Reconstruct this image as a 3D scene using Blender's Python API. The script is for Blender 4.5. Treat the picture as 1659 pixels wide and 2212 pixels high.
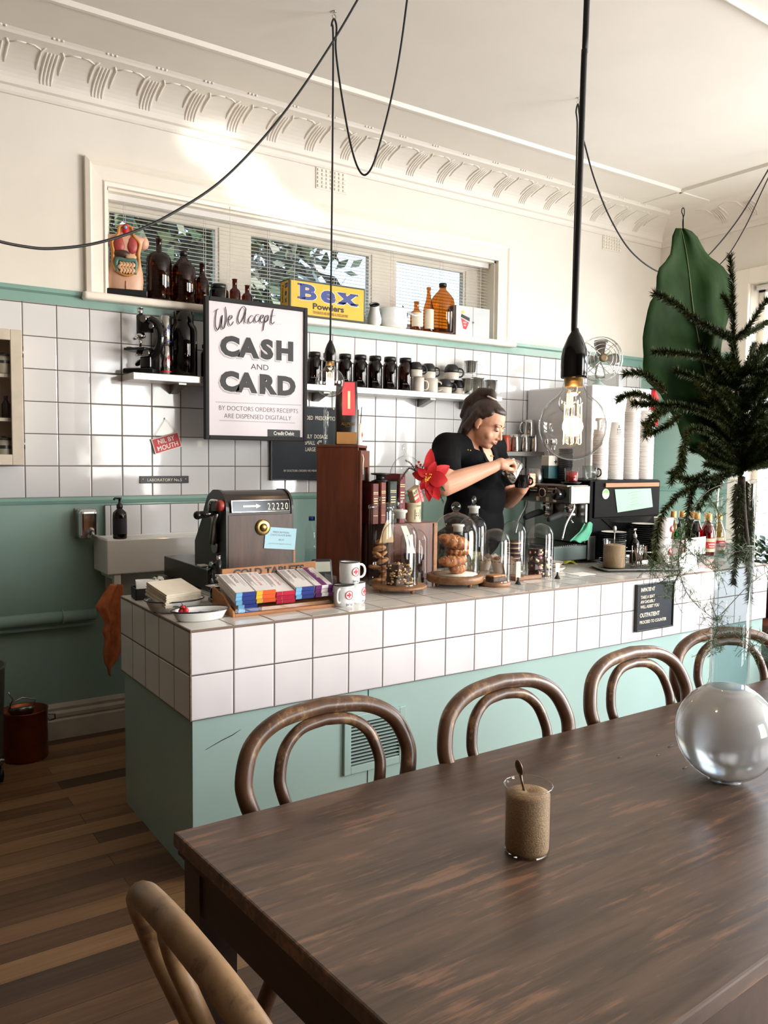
import bpy, bmesh, math, random
from mathutils import Vector, Matrix
# ------------------------------------------------------------------ scene, camera, light
for o in list(bpy.data.objects):
 bpy.data.objects.remove(o)
scn = bpy.context.scene
COL = scn.collection
PI = math.pi
V = Vector
CAM = V((-0.80337, -4.31312, 1.43703))
YAW, PITCH, ROLL, FPX = 0.59803, -0.06900, 0.01142, 1768.3
_cy, _sy, _cp, _sp = math.cos(YAW), math.sin(YAW), math.cos(PITCH), math.sin(PITCH)
FWD = V((_sy * _cp, _cy * _cp, _sp))
_r0 = V((_cy, -_sy, 0))
_u0 = _r0.cross(FWD)
RIGHT = math.cos(ROLL) * _r0 + math.sin(ROLL) * _u0
UP = -math.sin(ROLL) * _r0 + math.cos(ROLL) * _u0
cam = bpy.data.cameras.new('camera')
cam.sensor_fit = 'VERTICAL'
cam.sensor_height = 36.0
cam.lens = FPX * 36.0 / 2212.0
cam.clip_start = 0.02
cam_o = bpy.data.objects.new('camera', cam)
COL.objects.link(cam_o)
cam_o.matrix_world = Matrix(((RIGHT.x, UP.x, -FWD.x, CAM.x), (RIGHT.y, UP.y, -FWD.y, CAM.y), (RIGHT.z, UP.z, -FWD.z, CAM.z), (0, 0, 0, 1)))
scn.camera = cam_o
scn.view_settings.view_transform = 'Standard'
scn.view_settings.look = 'None'
scn.view_settings.gamma = 1.0
scn.view_settings.use_curve_mapping = False
scn.view_settings.exposure = EXPOSURE = 0.27
cy = scn.cycles
cy.max_bounces = 10
cy.diffuse_bounces = 5
cy.glossy_bounces = 4
cy.transmission_bounces = 8
cy.transparent_max_bounces = 24
cy.caustics_reflective = False
cy.caustics_refractive = False
cy.sample_clamp_indirect = 4.0
cy.use_denoising = True
cy.use_adaptive_sampling = True
cy.adaptive_threshold = 0.02
XR, CEIL, FZ = 4.803, 3.30, -0.02          # right wall, ceiling, floor
XL, YB = -1.65, -7.2                         # wall beyond the left of the room, wall behind the viewer
ZC, YF, XC = 0.850, -1.735, 0.1794          # counter top, counter front, counter end
ZT = 0.73                                   # table top
world = bpy.data.worlds.new('sky')
scn.world = world
world.use_nodes = True
_n = world.node_tree.nodes
_bg = _n['Background']
_sky = _n.new('ShaderNodeTexSky')
_sky.sky_type = 'NISHITA'
_sky.sun_disc = False
_sky.sun_elevation = math.radians(28)
_sky.sun_rotation = math.radians(120)
world.node_tree.links.new(_sky.outputs[0], _bg.inputs[0])
_bg.inputs[1].default_value = SKY = 0.55
def lamp(name, kind, loc, direction, energy, color=(1, 1, 1), **kw):
 l = bpy.data.lights.new(name, kind)
 l.energy = energy
 l.color = color
 for k, v in kw.items():
  setattr(l, k, v)
 o = bpy.data.objects.new(name, l)
 COL.objects.link(o)
 o.location = loc
 o.rotation_euler = V(direction).to_track_quat('-Z', 'Y').to_euler()
 return o
# daylight through the openings of the right-hand wall and the street front
lamp('window_daylight', 'AREA', (XR + 0.25, -5.35, 1.75), (-1, 0.40, -0.02), 300, (0.97, 0.98, 1.0), shape='RECTANGLE', size=2.5, size_y=1.9)
lamp('corner_window_daylight', 'AREA', (XR + 0.3, -1.82, 1.68), (-1, 0.0, -0.05), 48, (0.93, 0.97, 1.0), shape='RECTANGLE', size=1.1, size_y=2.1)
lamp('street_front_daylight', 'AREA', (3.0, YB - 0.25, 1.75), (-0.2, 1, -0.02), 92, (0.97, 0.98, 1.0), shape='RECTANGLE', size=1.5, size_y=1.9)
lamp('sun', 'SUN', (8, -8, 6), (-0.572, 0.556, -0.603), 11.0, (1.0, 0.94, 0.86), angle=math.radians(0.6))
# added spot lamps outside, standing in for sun reflections on wall and tiles
for px_, py_, sz_, e_ in ((445, 312, 2.6, 1500), (530, 388, 3.2, 1800), (590, 440, 2.4, 1300), (648, 470, 2.0, 1300), (850, 925, 1.0, 900), (880, 975, 1.0, 700)):
 GLINTS = globals().get('GLINTS', []) + [(px_, py_, sz_, e_)]
# ------------------------------------------------------------------ helpers
def ray(px, py):
 return (FWD + RIGHT * ((px - 829.5) / FPX) - UP * ((py - 1106) / FPX))
def at(px, py, axis, v):
 """the point of the plane  axis = v  that the photograph shows at pixel (px, py)"""
 a = 'xyz'.index(axis)
 d = ray(px, py)
 return CAM + d * ((v - CAM[a]) / d[a])
def pix(p):
 d = V(p) - CAM
 w = d.dot(FWD)
 return (829.5 + FPX * d.dot(RIGHT) / w, 1106 - FPX * d.dot(UP) / w)
def mpp(p):
 return (V(p) - CAM).dot(FWD) / FPX
for px_, py_, sz_, e_ in GLINTS:
 src_ = V((XR + 0.6, -5.2, 1.9))
 lamp('added_glint_spot', 'SPOT', src_, at(px_, py_, 'y', 0) - src_, e_, (1.0, 0.97, 0.92), spot_size=math.radians(sz_), spot_blend=0.9, shadow_soft_size=0.03)  # added spot, makes a bright blotch where it is aimed
class MB:
 """collects shapes and builds ONE mesh object"""
 def __init__(self):
  self.bm = bmesh.new()
  self.mi = 0
  self.smooth = True
 def _fin(self, faces, smooth=None):
  s = self.smooth if smooth is None else smooth
  for f in faces:
   f.material_index = self.mi
   f.smooth = s
  return self
 def box(self, lo, hi, bev=0.0, M=None, seg=2):
  lo, hi = V(lo), V(hi)
  r = bmesh.ops.create_cube(self.bm, size=1.0)
  vs = r['verts']
  c, s = (lo + hi) / 2, hi - lo
  for v in vs:
   v.co = V((v.co.x * s.x + c.x, v.co.y * s.y + c.y, v.co.z * s.z + c.z))
  faces = list({f for v in vs for f in v.link_faces})
  if bev > 0:
   bev = min(bev, 0.45 * min(abs(s.x), abs(s.y), abs(s.z)))
   es = list({e for v in vs for e in v.link_edges})
   r = bmesh.ops.bevel(self.bm, geom=es, offset=bev, segments=seg, affect='EDGES', profile=0.5)
   allv = {v for f in r['faces'] for v in f.verts}
   faces = list({f for v in allv for f in v.link_faces})
   vs = list({v for f in faces for v in f.verts})
  if M is not None:
   for v in vs:
    v.co = M @ v.co
  return self._fin(faces, False)
 def lathe(self, prof, c=(0, 0, 0), seg=32, M=None, cap=True, sx=1.0, sy=1.0, arc=None):
  """prof: (radius, height) pairs from bottom to top"""
  c = V(c)
  rings = []
  full = arc is None
  n = seg if full else seg + 1
  for r, z in prof:
   ring = []
   if r < 1e-6:
    v = self.bm.verts.new(c + V((0, 0, z)))
    ring = [v] * n
   else:
    for k in range(n):
     a = (2 * PI * k / seg) if full else arc[0] + (arc[1] - arc[0]) * k / seg
     ring.append(self.bm.verts.new(c + V((r * math.cos(a) * sx, r * math.sin(a) * sy, z))))
   rings.append(ring)
  faces = []
  for a, b in zip(rings, rings[1:]):
   for k in range(n if full else n - 1):
    k2 = (k + 1) % n
    q = []
    for v in (a[k], a[k2], b[k2], b[k]):
     if v not in q:
      q.append(v)
    if len(q) > 2:
     try:
      faces.append(self.bm.faces.new(q))
     except ValueError:
      pass
  if cap and full:
   for ring, flip in ((rings[0], True), (rings[-1], False)):
    if len(set(ring)) > 2:
     faces.append(self.bm.faces.new(ring[::-1] if flip else ring))
     faces[-1].material_index = self.mi
  if M is not None:
   for v in {v for r in rings for v in r}:
    v.co = M @ v.co
  self._fin(faces, True)
  if cap and full:
   for f in faces[-2:]:
    if len(f.verts) > 4:
     f.smooth = False
  return self
 def cyl(self, p0, p1, r0, r1=None, seg=16, cap=True):
  p0, p1 = V(p0), V(p1)
  r1 = r0 if r1 is None else r1
  d = p1 - p0
  M = Matrix.Translation(p0) @ d.to_track_quat('Z', 'Y').to_matrix().to_4x4()
  return self.lathe([(r0, 0), (r1, d.length)], seg=seg, M=M, cap=cap)
 def tube(self, pts, r, seg=8, closed=False, cap=True, flat=1.0):
  """a round bar along pts; r a number or one number per point"""
  pts = [V(p) for p in pts]
  n = len(pts)
  rs = r if isinstance(r, (list, tuple)) else [r] * n
  rings = []
  up = None
  for i, p in enumerate(pts):
   if closed:
    t = pts[(i + 1) % n] - pts[i - 1]
   else:
    t = pts[min(i + 1, n - 1)] - pts[max(i - 1, 0)]
   if t.length < 1e-9:
    t = V((0, 0, 1))
   t.normalize()
   if up is None:
    up = V((0, 0, 1)) if abs(t.z) < 0.9 else V((1, 0, 0))
   x = t.cross(up)
   if x.length < 1e-4:
    x = t.orthogonal()
   x.normalize()
   up = x.cross(t).normalized()
   rings.append([self.bm.verts.new(p + (x * math.cos(a) + up * math.sin(a) * flat) * rs[i]) for a in [2 * PI * k / seg for k in range(seg)]])
  faces = []
  m = n if closed else n - 1
  for i in range(m):
   a, b = rings[i], rings[(i + 1) % n]
   for k in range(seg):
    k2 = (k + 1) % seg
    faces.append(self.bm.faces.new((a[k], a[k2], b[k2], b[k])))
  if cap and not closed:
   faces.append(self.bm.faces.new(rings[0][::-1]))
   faces.append(self.bm.faces.new(rings[-1]))
  return self._fin(faces, True)
 def ball(self, c, r, seg=16, rings=10, M=None, sc=(1, 1, 1)):
  prof = [(math.sin(PI * k / rings), -math.cos(PI * k / rings)) for k in range(rings + 1)]
  c = V(c)
  T = Matrix.Translation(c) @ (M.to_4x4() if M is not None else Matrix.Identity(4)) @ Matrix.Diagonal((r * sc[0], r * sc[1], r * sc[2], 1))
  return self.lathe([(max(a, 0) if 0 < k < rings else 0, b) for k, (a, b) in enumerate(prof)], seg=seg, M=T, cap=False)
 def prism(self, outline, d0, d1, axes='xz', M=None, bev=0):
  """a 2-D outline pushed along the remaining axis from d0 to d1"""
  ia, ib = 'xyz'.index(axes[0]), 'xyz'.index(axes[1])
  ic = 3 - ia - ib
  def P(p, d):
   q = [0, 0, 0]
   q[ia], q[ib], q[ic] = p[0], p[1], d
   return V(q)
  a = [self.bm.verts.new(P(p, d0)) for p in outline]
  b = [self.bm.verts.new(P(p, d1)) for p in outline]
  n = len(outline)
  fs = [self.bm.faces.new(a[::-1]), self.bm.faces.new(b)]
  for k in range(n):
   fs.append(self.bm.faces.new((a[k], a[(k + 1) % n], b[(k + 1) % n], b[k])))
  vs = a + b
  bmesh.ops.recalc_face_normals(self.bm, faces=fs)
  if bev:
   es = list({e for f in fs[:2] for e in f.edges})
   r = bmesh.ops.bevel(self.bm, geom=es, offset=bev, segments=2, affect='EDGES', profile=0.5)
   vv = {v for f in r['faces'] for v in f.verts}
   fs = list({f for v in vv for f in v.link_faces})
   vs = list({v for f in fs for v in f.verts})
  if M is not None:
   for v in vs:
    v.co = M @ v.co
  return self._fin(fs, False)
 def face(self, pts, smooth=False):
  f = self.bm.faces.new([self.bm.verts.new(V(p)) for p in pts])
  return self._fin([f], smooth)
 def grid(self, rows, smooth=True, thick=0.0):
  """rows of points -> a sheet; thick > 0 gives it a back"""
  vv = [[self.bm.verts.new(V(p)) for p in r] for r in rows]
  fs = []
  for a, b in zip(vv, vv[1:]):
   for k in range(len(a) - 1):
    fs.append(self.bm.faces.new((a[k], a[k + 1], b[k + 1], b[k])))
  self._fin(fs, smooth)
  if thick:
   bmesh.ops.recalc_face_normals(self.bm, faces=fs)
   r = bmesh.ops.solidify(self.bm, geom=fs, thickness=thick)
   self._fin([g for g in r['geom'] if isinstance(g, bmesh.types.BMFace)], smooth)
  return self
 def xf(self, M):
  for v in self.bm.verts:
   v.co = M @ v.co
  return self
 def build(self, name, m, parent=None, loc=None):
  me = bpy.data.meshes.new(name)
  self.bm.normal_update()
  self.bm.to_mesh(me)
  self.bm.free()
  for x in (m if isinstance(m, (list, tuple)) else [m]):
   me.materials.append(x)
  o = bpy.data.objects.new(name, me)
  COL.objects.link(o)
  if parent is not None:
   o.parent = parent
  if loc is not None:
   o.location = loc
  return o
def tag(o, label, cat, group=None, kind=None):
 o['label'] = label
 o['category'] = cat
 if group:
  o['group'] = group
 if kind:
  o['kind'] = kind
 return o
def thing(name, label, cat, loc=(0, 0, 0), rz=0.0, group=None):
 o = bpy.data.objects.new(name, None)
 COL.objects.link(o)
 o.empty_display_size = 0.05
 o.location = loc
 o.rotation_euler = (0, 0, rz)
 return tag(o, label, cat, group)
def struct(o):
 o['kind'] = 'structure'
 return o
def dup(root, loc, rz=None, label=None, scale=None):
 """a copy of a thing with copies of its parts and their sub-parts"""
 def cp(o, parent):
  c = o.copy()
  COL.objects.link(c)
  if parent is not None:
   c.parent = parent
  for ch in o.children:
   cp(ch, c)
  return c
 r = cp(root, None)
 r.location = loc
 if rz is not None:
  r.rotation_euler = (0, 0, rz)
 if label:
  r['label'] = label
 if scale:
  r.scale = scale if isinstance(scale, (tuple, list)) else (scale,) * 3
 return r
def T3(x, y, z):
 return Matrix.Translation((x, y, z))
def RX(a): return Matrix.Rotation(a, 4, 'X')
def RY(a): return Matrix.Rotation(a, 4, 'Y')
def RZ(a): return Matrix.Rotation(a, 4, 'Z')
def spline(pts, n=8, closed=False):
 """Catmull-Rom through pts"""
 pts = [V(p) for p in pts]
 out = []
 m = len(pts)
 for i in range(m if closed else m - 1):
  g = (lambda k: pts[k % m]) if closed else (lambda k: pts[min(max(k, 0), m - 1)])
  p0, p1, p2, p3 = g(i - 1), g(i), g(i + 1), g(i + 2)
  for k in range(n):
   t = k / n
   out.append(0.5 * ((2 * p1) + (p2 - p0) * t + (2 * p0 - 5 * p1 + 4 * p2 - p3) * t * t + (3 * p1 - p0 - 3 * p2 + p3) * t ** 3))
 if not closed:
  out.append(pts[-1])
 return out
def words(parent, name, lines, m, M=None, ext=0.0004):
 """lettering: lines of (text, x, z, height, align, bold, width factor, slant) standing in the local x-z plane, facing -y; ONE mesh"""
 bm = bmesh.new()
 for ln in lines:
  t, x, z, h = ln[:4]
  al = ln[4] if len(ln) > 4 else 'LEFT'
  bold = ln[5] if len(ln) > 5 else 0.0
  wf = ln[6] if len(ln) > 6 else 1.0
  sl = ln[7] if len(ln) > 7 else 0.0
  cu = bpy.data.curves.new('lettering', 'FONT')
  cu.body = t
  cu.align_x = al
  cu.size = h / 0.72
  cu.offset = bold * h
  cu.extrude = 0.0
  cu.shear = sl
  cu.resolution_u = 3
  ob = bpy.data.objects.new('lettering', cu)
  me = bpy.data.meshes.new_from_object(ob)
  mm = T3(x, 0, z) @ RX(PI / 2) @ Matrix.Diagonal((wf, 1, 1, 1))
  me.transform(mm)
  bm.from_mesh(me)
  bpy.data.objects.remove(ob)
  bpy.data.curves.remove(cu)
  bpy.data.meshes.remove(me)
 for v in bm.verts:
  v.co.y -= ext
 mb = MB()
 mb.bm.free()
 mb.bm = bm
 if M is not None:
  mb.xf(M)
 return mb.build(name, m, parent)
# ------------------------------------------------------------------ materials
def srgb(r, g, b):
 def f(c):
  c /= 255.0
  return c / 12.92 if c <= 0.04045 else ((c + 0.055) / 1.055) ** 2.4
 return (f(r), f(g), f(b), 1.0)
class NT:
 def __init__(self, name):
  self.m = bpy.data.materials.new(name)
  self.m.use_nodes = True
  self.t = self.m.node_tree
  self.b = self.t.nodes['Principled BSDF']
  self.out = self.t.nodes['Material Output']
  self._co = None
 def n(self, kind, **kw):
  nd = self.t.nodes.new('ShaderNode' + kind)
  for k, v in kw.items():
   setattr(nd, k, v)
  return nd
 def l(self, a, b):
  self.t.links.new(a, b)
 def co(self):
  if self._co is None:
   self._co = self.n('TexCoord').outputs['Object']
  return self._co
 def math(self, op, a, b=None, c=None):
  nd = self.n('Math', operation=op)
  for i, x in enumerate((a, b, c)):
   if x is None:
    continue
   if isinstance(x, (int, float)):
    nd.inputs[i].default_value = x
   else:
    self.l(x, nd.inputs[i])
  return nd.outputs[0]
 def mapping(self, scale=(1, 1, 1), rot=(0, 0, 0), loc=(0, 0, 0), src=None):
  mp = self.n('Mapping')
  mp.inputs['Scale'].default_value = scale
  mp.inputs['Rotation'].default_value = rot
  mp.inputs['Location'].default_value = loc
  self.l(src or self.co(), mp.inputs[0])
  return mp.outputs[0]
 def noise(self, scale=5, detail=4, rough=0.55, src=None, dist=0.0):
  nd = self.n('TexNoise')
  nd.inputs['Scale'].default_value = scale
  nd.inputs['Detail'].default_value = detail
  nd.inputs['Roughness'].default_value = rough
  nd.inputs['Distortion'].default_value = dist
  self.l(src or self.co(), nd.inputs['Vector'])
  return nd.outputs['Fac']
 def ramp(self, fac, stops):
  nd = self.n('ValToRGB')
  e = nd.color_ramp.elements
  while len(e) < len(stops):
   e.new(0.5)
  for el, (p, c) in zip(e, stops):
   el.position = p
   el.color = c
  self.l(fac, nd.inputs[0])
  return nd.outputs[0]
 def mix(self, fac, a, b, mode='MIX'):
  nd = self.n('MixRGB', blend_type=mode)
  for i, x in enumerate((fac, a, b)):
   if isinstance(x, (int, float)):
    nd.inputs[i].default_value = x
   elif isinstance(x, (tuple, list)):
    nd.inputs[i].default_value = x
   else:
    self.l(x, nd.inputs[i])
  return nd.outputs[0]
 def set(self, **kw):
  names = dict(col='Base Color', rough='Roughness', metal='Metallic', spec='Specular IOR Level', coat='Coat Weight', trans='Transmission Weight', ior='IOR', sub='Subsurface Weight', sheen='Sheen Weight')
  for k, v in kw.items():
   s = self.b.inputs[names[k]]
   if isinstance(v, (int, float, tuple, list)):
    s.default_value = v
   else:
    self.l(v, s)
  return self
 def bump(self, h, strength=0.3, dist=0.01):
  nd = self.n('Bump')
  nd.inputs['Strength'].default_value = strength
  nd.inputs['Distance'].default_value = dist
  self.l(h, nd.inputs['Height'])
  self.l(nd.outputs[0], self.b.inputs['Normal'])
  return self
def plain(name, c, rough=0.5, metal=0.0, var=0.06, scale=14, bump=0.0, coat=0.0, bscale=None):
 t = NT(name)
 c = srgb(*c)
 f = t.noise(scale)
 dk = tuple(x * (1 - var * 2) for x in c[:3]) + (1,)
 lt = tuple(min(1, x * (1 + var)) for x in c[:3]) + (1,)
 t.set(col=t.ramp(f, [(0.3, dk), (0.7, lt)]), rough=rough, metal=metal, coat=coat)
 if bump:
  t.bump(t.noise(bscale or scale * 6), bump, 0.004)
 return t.m
def wood(name, dark, light, scale=(2, 30, 30), rough=0.45, wear=None, bump=0.15, coat=0.0, worn_end=0.0):
 t = NT(name)
 mp = t.mapping(scale)
 g = t.noise(1.0, 6, 0.65, mp, 0.6)
 col = t.ramp(g, [(0.3, srgb(*dark)), (0.72, srgb(*light))])
 if wear:
  w = t.noise(1.0, 5, 0.7, t.mapping(tuple(s * 1.7 for s in scale), loc=(3, 1, 5)))
  big = t.noise(6.0, 3)
  w = t.math('MULTIPLY', w, t.math('ADD', big, 0.5))
  if worn_end:
   sp = t.n('SeparateXYZ')
   t.l(t.co(), sp.inputs[0])
   e_ = t.math('MULTIPLY', t.math('MAXIMUM', t.math('SUBTRACT', 1.0, t.math('DIVIDE', sp.outputs[0], 0.75)), 0.0), worn_end)
   w = t.math('ADD', w, e_)
  wf = t.ramp(w, [(0.58, (0, 0, 0, 1)), (0.72, (1, 1, 1, 1))])
  col = t.mix(wf, col, srgb(*wear))
 t.set(col=col, rough=rough, coat=coat).bump(g, bump, 0.002)
 return t.m
def glass(name, tint=(1, 1, 1), edge=0.55, ior=1.45, rough=0.0, gloss=1.0, start=0.55):
 """a thin wall of glass: clear where you look straight through, darker and more reflecting at its edges"""
 t = NT(name)
 t.t.nodes.remove(t.b)
 tr, gl, mx = t.n('BsdfTransparent'), t.n('BsdfGlossy'), t.n('MixShader')
 lw = t.n('LayerWeight')
 lw.inputs['Blend'].default_value = 0.35
 c0 = tuple(tint) + (1,)
 c1 = tuple(x * edge for x in tint) + (1,)
 t.l(t.ramp(lw.outputs['Facing'], [(start, c0), (0.97, c1)]), tr.inputs[0])
 gl.inputs['Roughness'].default_value = rough
 f0 = ((ior - 1) / (ior + 1)) ** 2 * 1.6
 l2 = t.n('LayerWeight')
 l2.inputs['Blend'].default_value = 0.5
 t.l(t.math('MULTIPLY', t.math('ADD', t.math('MULTIPLY', t.math('POWER', l2.outputs['Facing'], 4.5), 1 - f0), f0), 0.85 * gloss), mx.inputs[0])
 t.l(tr.outputs[0], mx.inputs[1])
 t.l(gl.outputs[0], mx.inputs[2])
 t.l(mx.outputs[0], t.out.inputs[0])
 return t.m
def emit(name, c, strength):
 t = NT(name)
 t.b.inputs['Emission Color'].default_value = srgb(*c)
 t.b.inputs['Emission Strength'].default_value = strength
 return t.m
def tiled(name, axes, origin, pitch, grout=0.0045, tile=(225, 225, 226), gcol=(92, 80, 74), rough=0.08, wob=0.25):
 """glossy square tiles: axes e.g. 'xz', origin and pitch per axis"""
 t = NT(name)
 sp = t.n('SeparateXYZ')
 t.l(t.co(), sp.inputs[0])
 masks, cells = [], []
 for a, o, p in zip(axes, origin, pitch):
  u = t.math('DIVIDE', t.math('SUBTRACT', sp.outputs['XYZ'.index(a.upper())], o), p)
  fl = t.math('FLOOR', u)
  fr = t.math('SUBTRACT', u, fl)
  d = t.math('MINIMUM', fr, t.math('SUBTRACT', 1.0, fr))
  masks.append(t.math('MULTIPLY', d, p))
  cells.append(fl)
 dist = t.math('MINIMUM', masks[0], masks[1])
 g = t.math('LESS_THAN', dist, grout / 2)
 cb = t.n('CombineXYZ')
 t.l(cells[0], cb.inputs[0])
 t.l(cells[1], cb.inputs[1])
 wn = t.n('TexWhiteNoise', noise_dimensions='3D')
 t.l(cb.outputs[0], wn.inputs['Vector'])
 base = srgb(*tile)
 var = t.mix(wn.outputs['Value'], tuple(x * 0.94 for x in base[:3]) + (1,), base)
 t.set(col=t.mix(g, var, srgb(*gcol)), rough=t.mix(g, (rough,) * 3 + (1,), (0.8, 0.8, 0.8, 1)))
 h1 = t.math('MULTIPLY', t.math('MINIMUM', t.math('DIVIDE', dist, grout * 1.3), 1.0), 0.0025)
 h2 = t.math('MULTIPLY', t.noise(9, 1), 0.004 * wob)
 tilt = t.math('MULTIPLY', t.math('SUBTRACT', wn.outputs['Value'], 0.5), t.math('MULTIPLY', masks[0], 0.02))
 t.bump(t.math('ADD', t.math('ADD', h1, h2), tilt), 0.8, 1.0)
 return t.m
M = {}
M['cream'] = plain('cream_wall_paint', (231, 225, 214), 0.55, var=0.02, scale=3, bump=0.08, bscale=60)
M['cream_gloss'] = plain('cream_gloss_paint', (240, 233, 219), 0.3, var=0.02, scale=5)
M['plaster'] = plain('white_plaster', (234, 228, 217), 0.6, var=0.015, scale=4)
M['ceiling'] = plain('ceiling_paint', (238, 232, 222), 0.7, var=0.02, scale=2)
M['green'] = plain('mint_green_gloss_paint', (150, 180, 170), 0.22, var=0.04, scale=2.2, bump=0.06, bscale=25)
M['green_body'] = plain('mint_green_panel_paint', (164, 192, 186), 0.3, var=0.02, scale=3)
M['green_rail'] = plain('mint_green_rail_paint', (130, 168, 158), 0.3, var=0.05, scale=5)
M['wall_tile'] = tiled('wall_tile', 'xz', (0.0, 1.208), (0.158, 0.158))
M['front_tile'] = tiled('counter_front_tile', 'xz', (XC, 0.5403), (0.1549, 0.1549), tile=(228, 224, 226))
M['side_tile'] = tiled('counter_side_tile', 'yz', (YF, 0.5403), (0.1560, 0.1549), tile=(240, 238, 236))
M['top_tile'] = tiled('counter_top_tile', 'xy', (XC, YF), (0.1549, 0.1560), tile=(214, 210, 202), rough=0.12)
M['sink_tile'] = tiled('sink_tile', 'xz', (0.405, 0.965), (0.158, 0.2))
M['edge'] = wood('timber_edge_strip', (92, 74, 60), (138, 116, 98), (6, 60, 60))
M['black'] = plain('black_paint', (22, 22, 23), 0.35, var=0.1)
M['black_gloss'] = plain('black_gloss', (14, 14, 15), 0.12, var=0.1)
M['black_matte'] = plain('black_matte', (24, 24, 26), 0.75, var=0.15)
M['cordm'] = plain('black_cord', (16, 16, 18), 0.6, var=0.2, scale=80)
M['steel'] = plain('polished_steel', (196, 194, 190), 0.16, 1.0, var=0.03)
M['steel_dk'] = plain('brushed_steel', (150, 148, 144), 0.3, 1.0, var=0.05)
M['chrome'] = plain('chrome', (222, 222, 222), 0.07, 1.0, var=0.01)
M['brass'] = plain('brass', (176, 148, 92), 0.32, 1.0, var=0.05)
M['copper'] = plain('copper_pot_metal', (150, 84, 58), 0.28, 1.0, var=0.12)
M['white'] = plain('white_glaze', (228, 226, 221), 0.12, var=0.01)
M['white_matte'] = plain('white_card', (240, 238, 232), 0.7, var=0.02)
M['paper'] = plain('cream_paper', (226, 216, 196), 0.8, var=0.03, scale=30)
M['enamel'] = plain('white_enamel', (232, 234, 232), 0.14, var=0.02)
M['navy'] = plain('navy_rim', (30, 32, 44), 0.25)
M['red'] = plain('red_ink', (200, 34, 44), 0.5, var=0.05)
M['blue'] = plain('blue_ink', (36, 58, 134), 0.5, var=0.05)
M['ltblue'] = plain('light_blue_ink', (120, 184, 224), 0.5, var=0.04)
M['orange'] = plain('orange_ink', (228, 96, 42), 0.5, var=0.05)
M['yellow'] = plain('yellow_ink', (232, 190, 60), 0.5, var=0.04)
M['purple'] = plain('purple_ink', (104, 36, 104), 0.5, var=0.05)
M['pinkred'] = plain('crimson_ink', (188, 26, 62), 0.5, var=0.05)
M['ink'] = plain('black_ink', (34, 34, 36), 0.6, var=0.05)
M['greyink'] = plain('grey_ink', (176, 174, 176), 0.6, var=0.05)
M['midink'] = plain('faint_grey_print', (128, 124, 122), 0.7, var=0.05)
M['clear'] = glass('clear_glass', (0.98, 0.985, 0.983), 0.55)
M['clear_thick'] = glass('thick_clear_glass', (0.93, 0.95, 0.945), 0.40, 1.5)
M['pane'] = glass('window_glass', (0.97, 0.98, 0.98), 0.9)
M['amber'] = glass('amber_glass', (0.27, 0.09, 0.03), 0.2, 1.5)
M['amber_lt'] = glass('light_amber_glass', (0.62, 0.27, 0.05), 0.25, 1.5)
M['amber_dk'] = glass('dark_amber_glass', (0.10, 0.035, 0.018), 0.2, 1.5)
M['darkwood'] = wood('dark_table_wood', (62, 49, 41), (104, 84, 71), (3.0, 34, 34), 0.36, wear=(128, 96, 76), bump=0.1, worn_end=0.075)
M['darkwood_side'] = wood('dark_apron_wood', (44, 30, 23), (72, 50, 38), (30, 3, 20), 0.45)
M['bentwood'] = wood('bentwood', (66, 44, 32), (112, 80, 58), (14, 14, 9), 0.32, wear=(150, 118, 84), bump=0.08)
M['bentwood_pale'] = wood('worn_pale_bentwood', (104, 78, 54), (158, 126, 90), (11, 11, 9), 0.36, wear=(92, 66, 44), bump=0.08)
M['mahogany'] = wood('mahogany', (74, 36, 22), (112, 58, 36), (22, 22, 3), 0.4)
M['walnut'] = wood('dark_walnut', (46, 28, 20), (84, 54, 38), (22, 22, 3), 0.38)
M['boardwood'] = wood('turned_board_wood', (104, 70, 46), (162, 118, 80), (4, 26, 26), 0.45)
M['boxwood'] = wood('orange_box_wood', (142, 88, 46), (184, 124, 68), (3, 30, 30), 0.5)
M['leafgreen'] = plain('dark_green_leaf', (36, 66, 30), 0.35, var=0.15, scale=6)
# ------------------------------------------------------------------ the room
t = NT('floor_boards')
bk = t.n('TexBrick', offset=0.37, offset_frequency=2)
bk.inputs['Scale'].default_value = 1.0
bk.inputs['Mortar Size'].default_value = 0.0012
bk.inputs['Brick Width'].default_value = 1.9
bk.inputs['Row Height'].default_value = 0.098
bk.inputs['Color1'].default_value = (0, 0, 0, 1)
bk.inputs['Color2'].default_value = (1, 1, 1, 1)
bk.inputs['Mortar'].default_value = (0.4, 0.4, 0.4, 1)
t.l(t.co(), bk.inputs['Vector'])
g = t.noise(1.0, 7, 0.7, t.mapping((1.6, 42, 1)), 0.5)
g2 = t.noise(1.0, 3, 0.6, t.mapping((0.7, 5, 1), loc=(2, 2, 0)))
pl = t.math('ADD', t.math('MULTIPLY', bk.outputs['Color'], 0.42), t.math('ADD', t.math('MULTIPLY', g, 0.52), t.math('MULTIPLY', g2, 0.18)))
col = t.ramp(pl, [(0.25, srgb(52, 33, 22)), (0.5, srgb(100, 70, 45)), (0.8, srgb(156, 118, 80))])
col = t.mix(bk.outputs['Fac'], col, srgb(24, 16, 12))
t.set(col=col, rough=0.42).bump(t.math('SUBTRACT', g, t.math('MULTIPLY', bk.outputs['Fac'], 3.0)), 0.12, 0.004)
M['floor'] = t.m
struct(MB().box((XL, YB, FZ - 0.1), (XR + 0.3, 0.3, FZ)).build('floor', M['floor']))
struct(MB().box((XL - 0.2, YB - 0.2, CEIL), (XR + 0.4, 0.45, CEIL + 0.1)).build('ceiling', M['ceiling']))
OX0, OX1, OZ0, OZ1 = 0.407, 3.04, 2.215, 2.775        # opening of the back window
mb = MB()
mb.box((XL - 0.2, 0, FZ - 0.1), (XR + 0.3, 0.22, OZ0))
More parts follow.
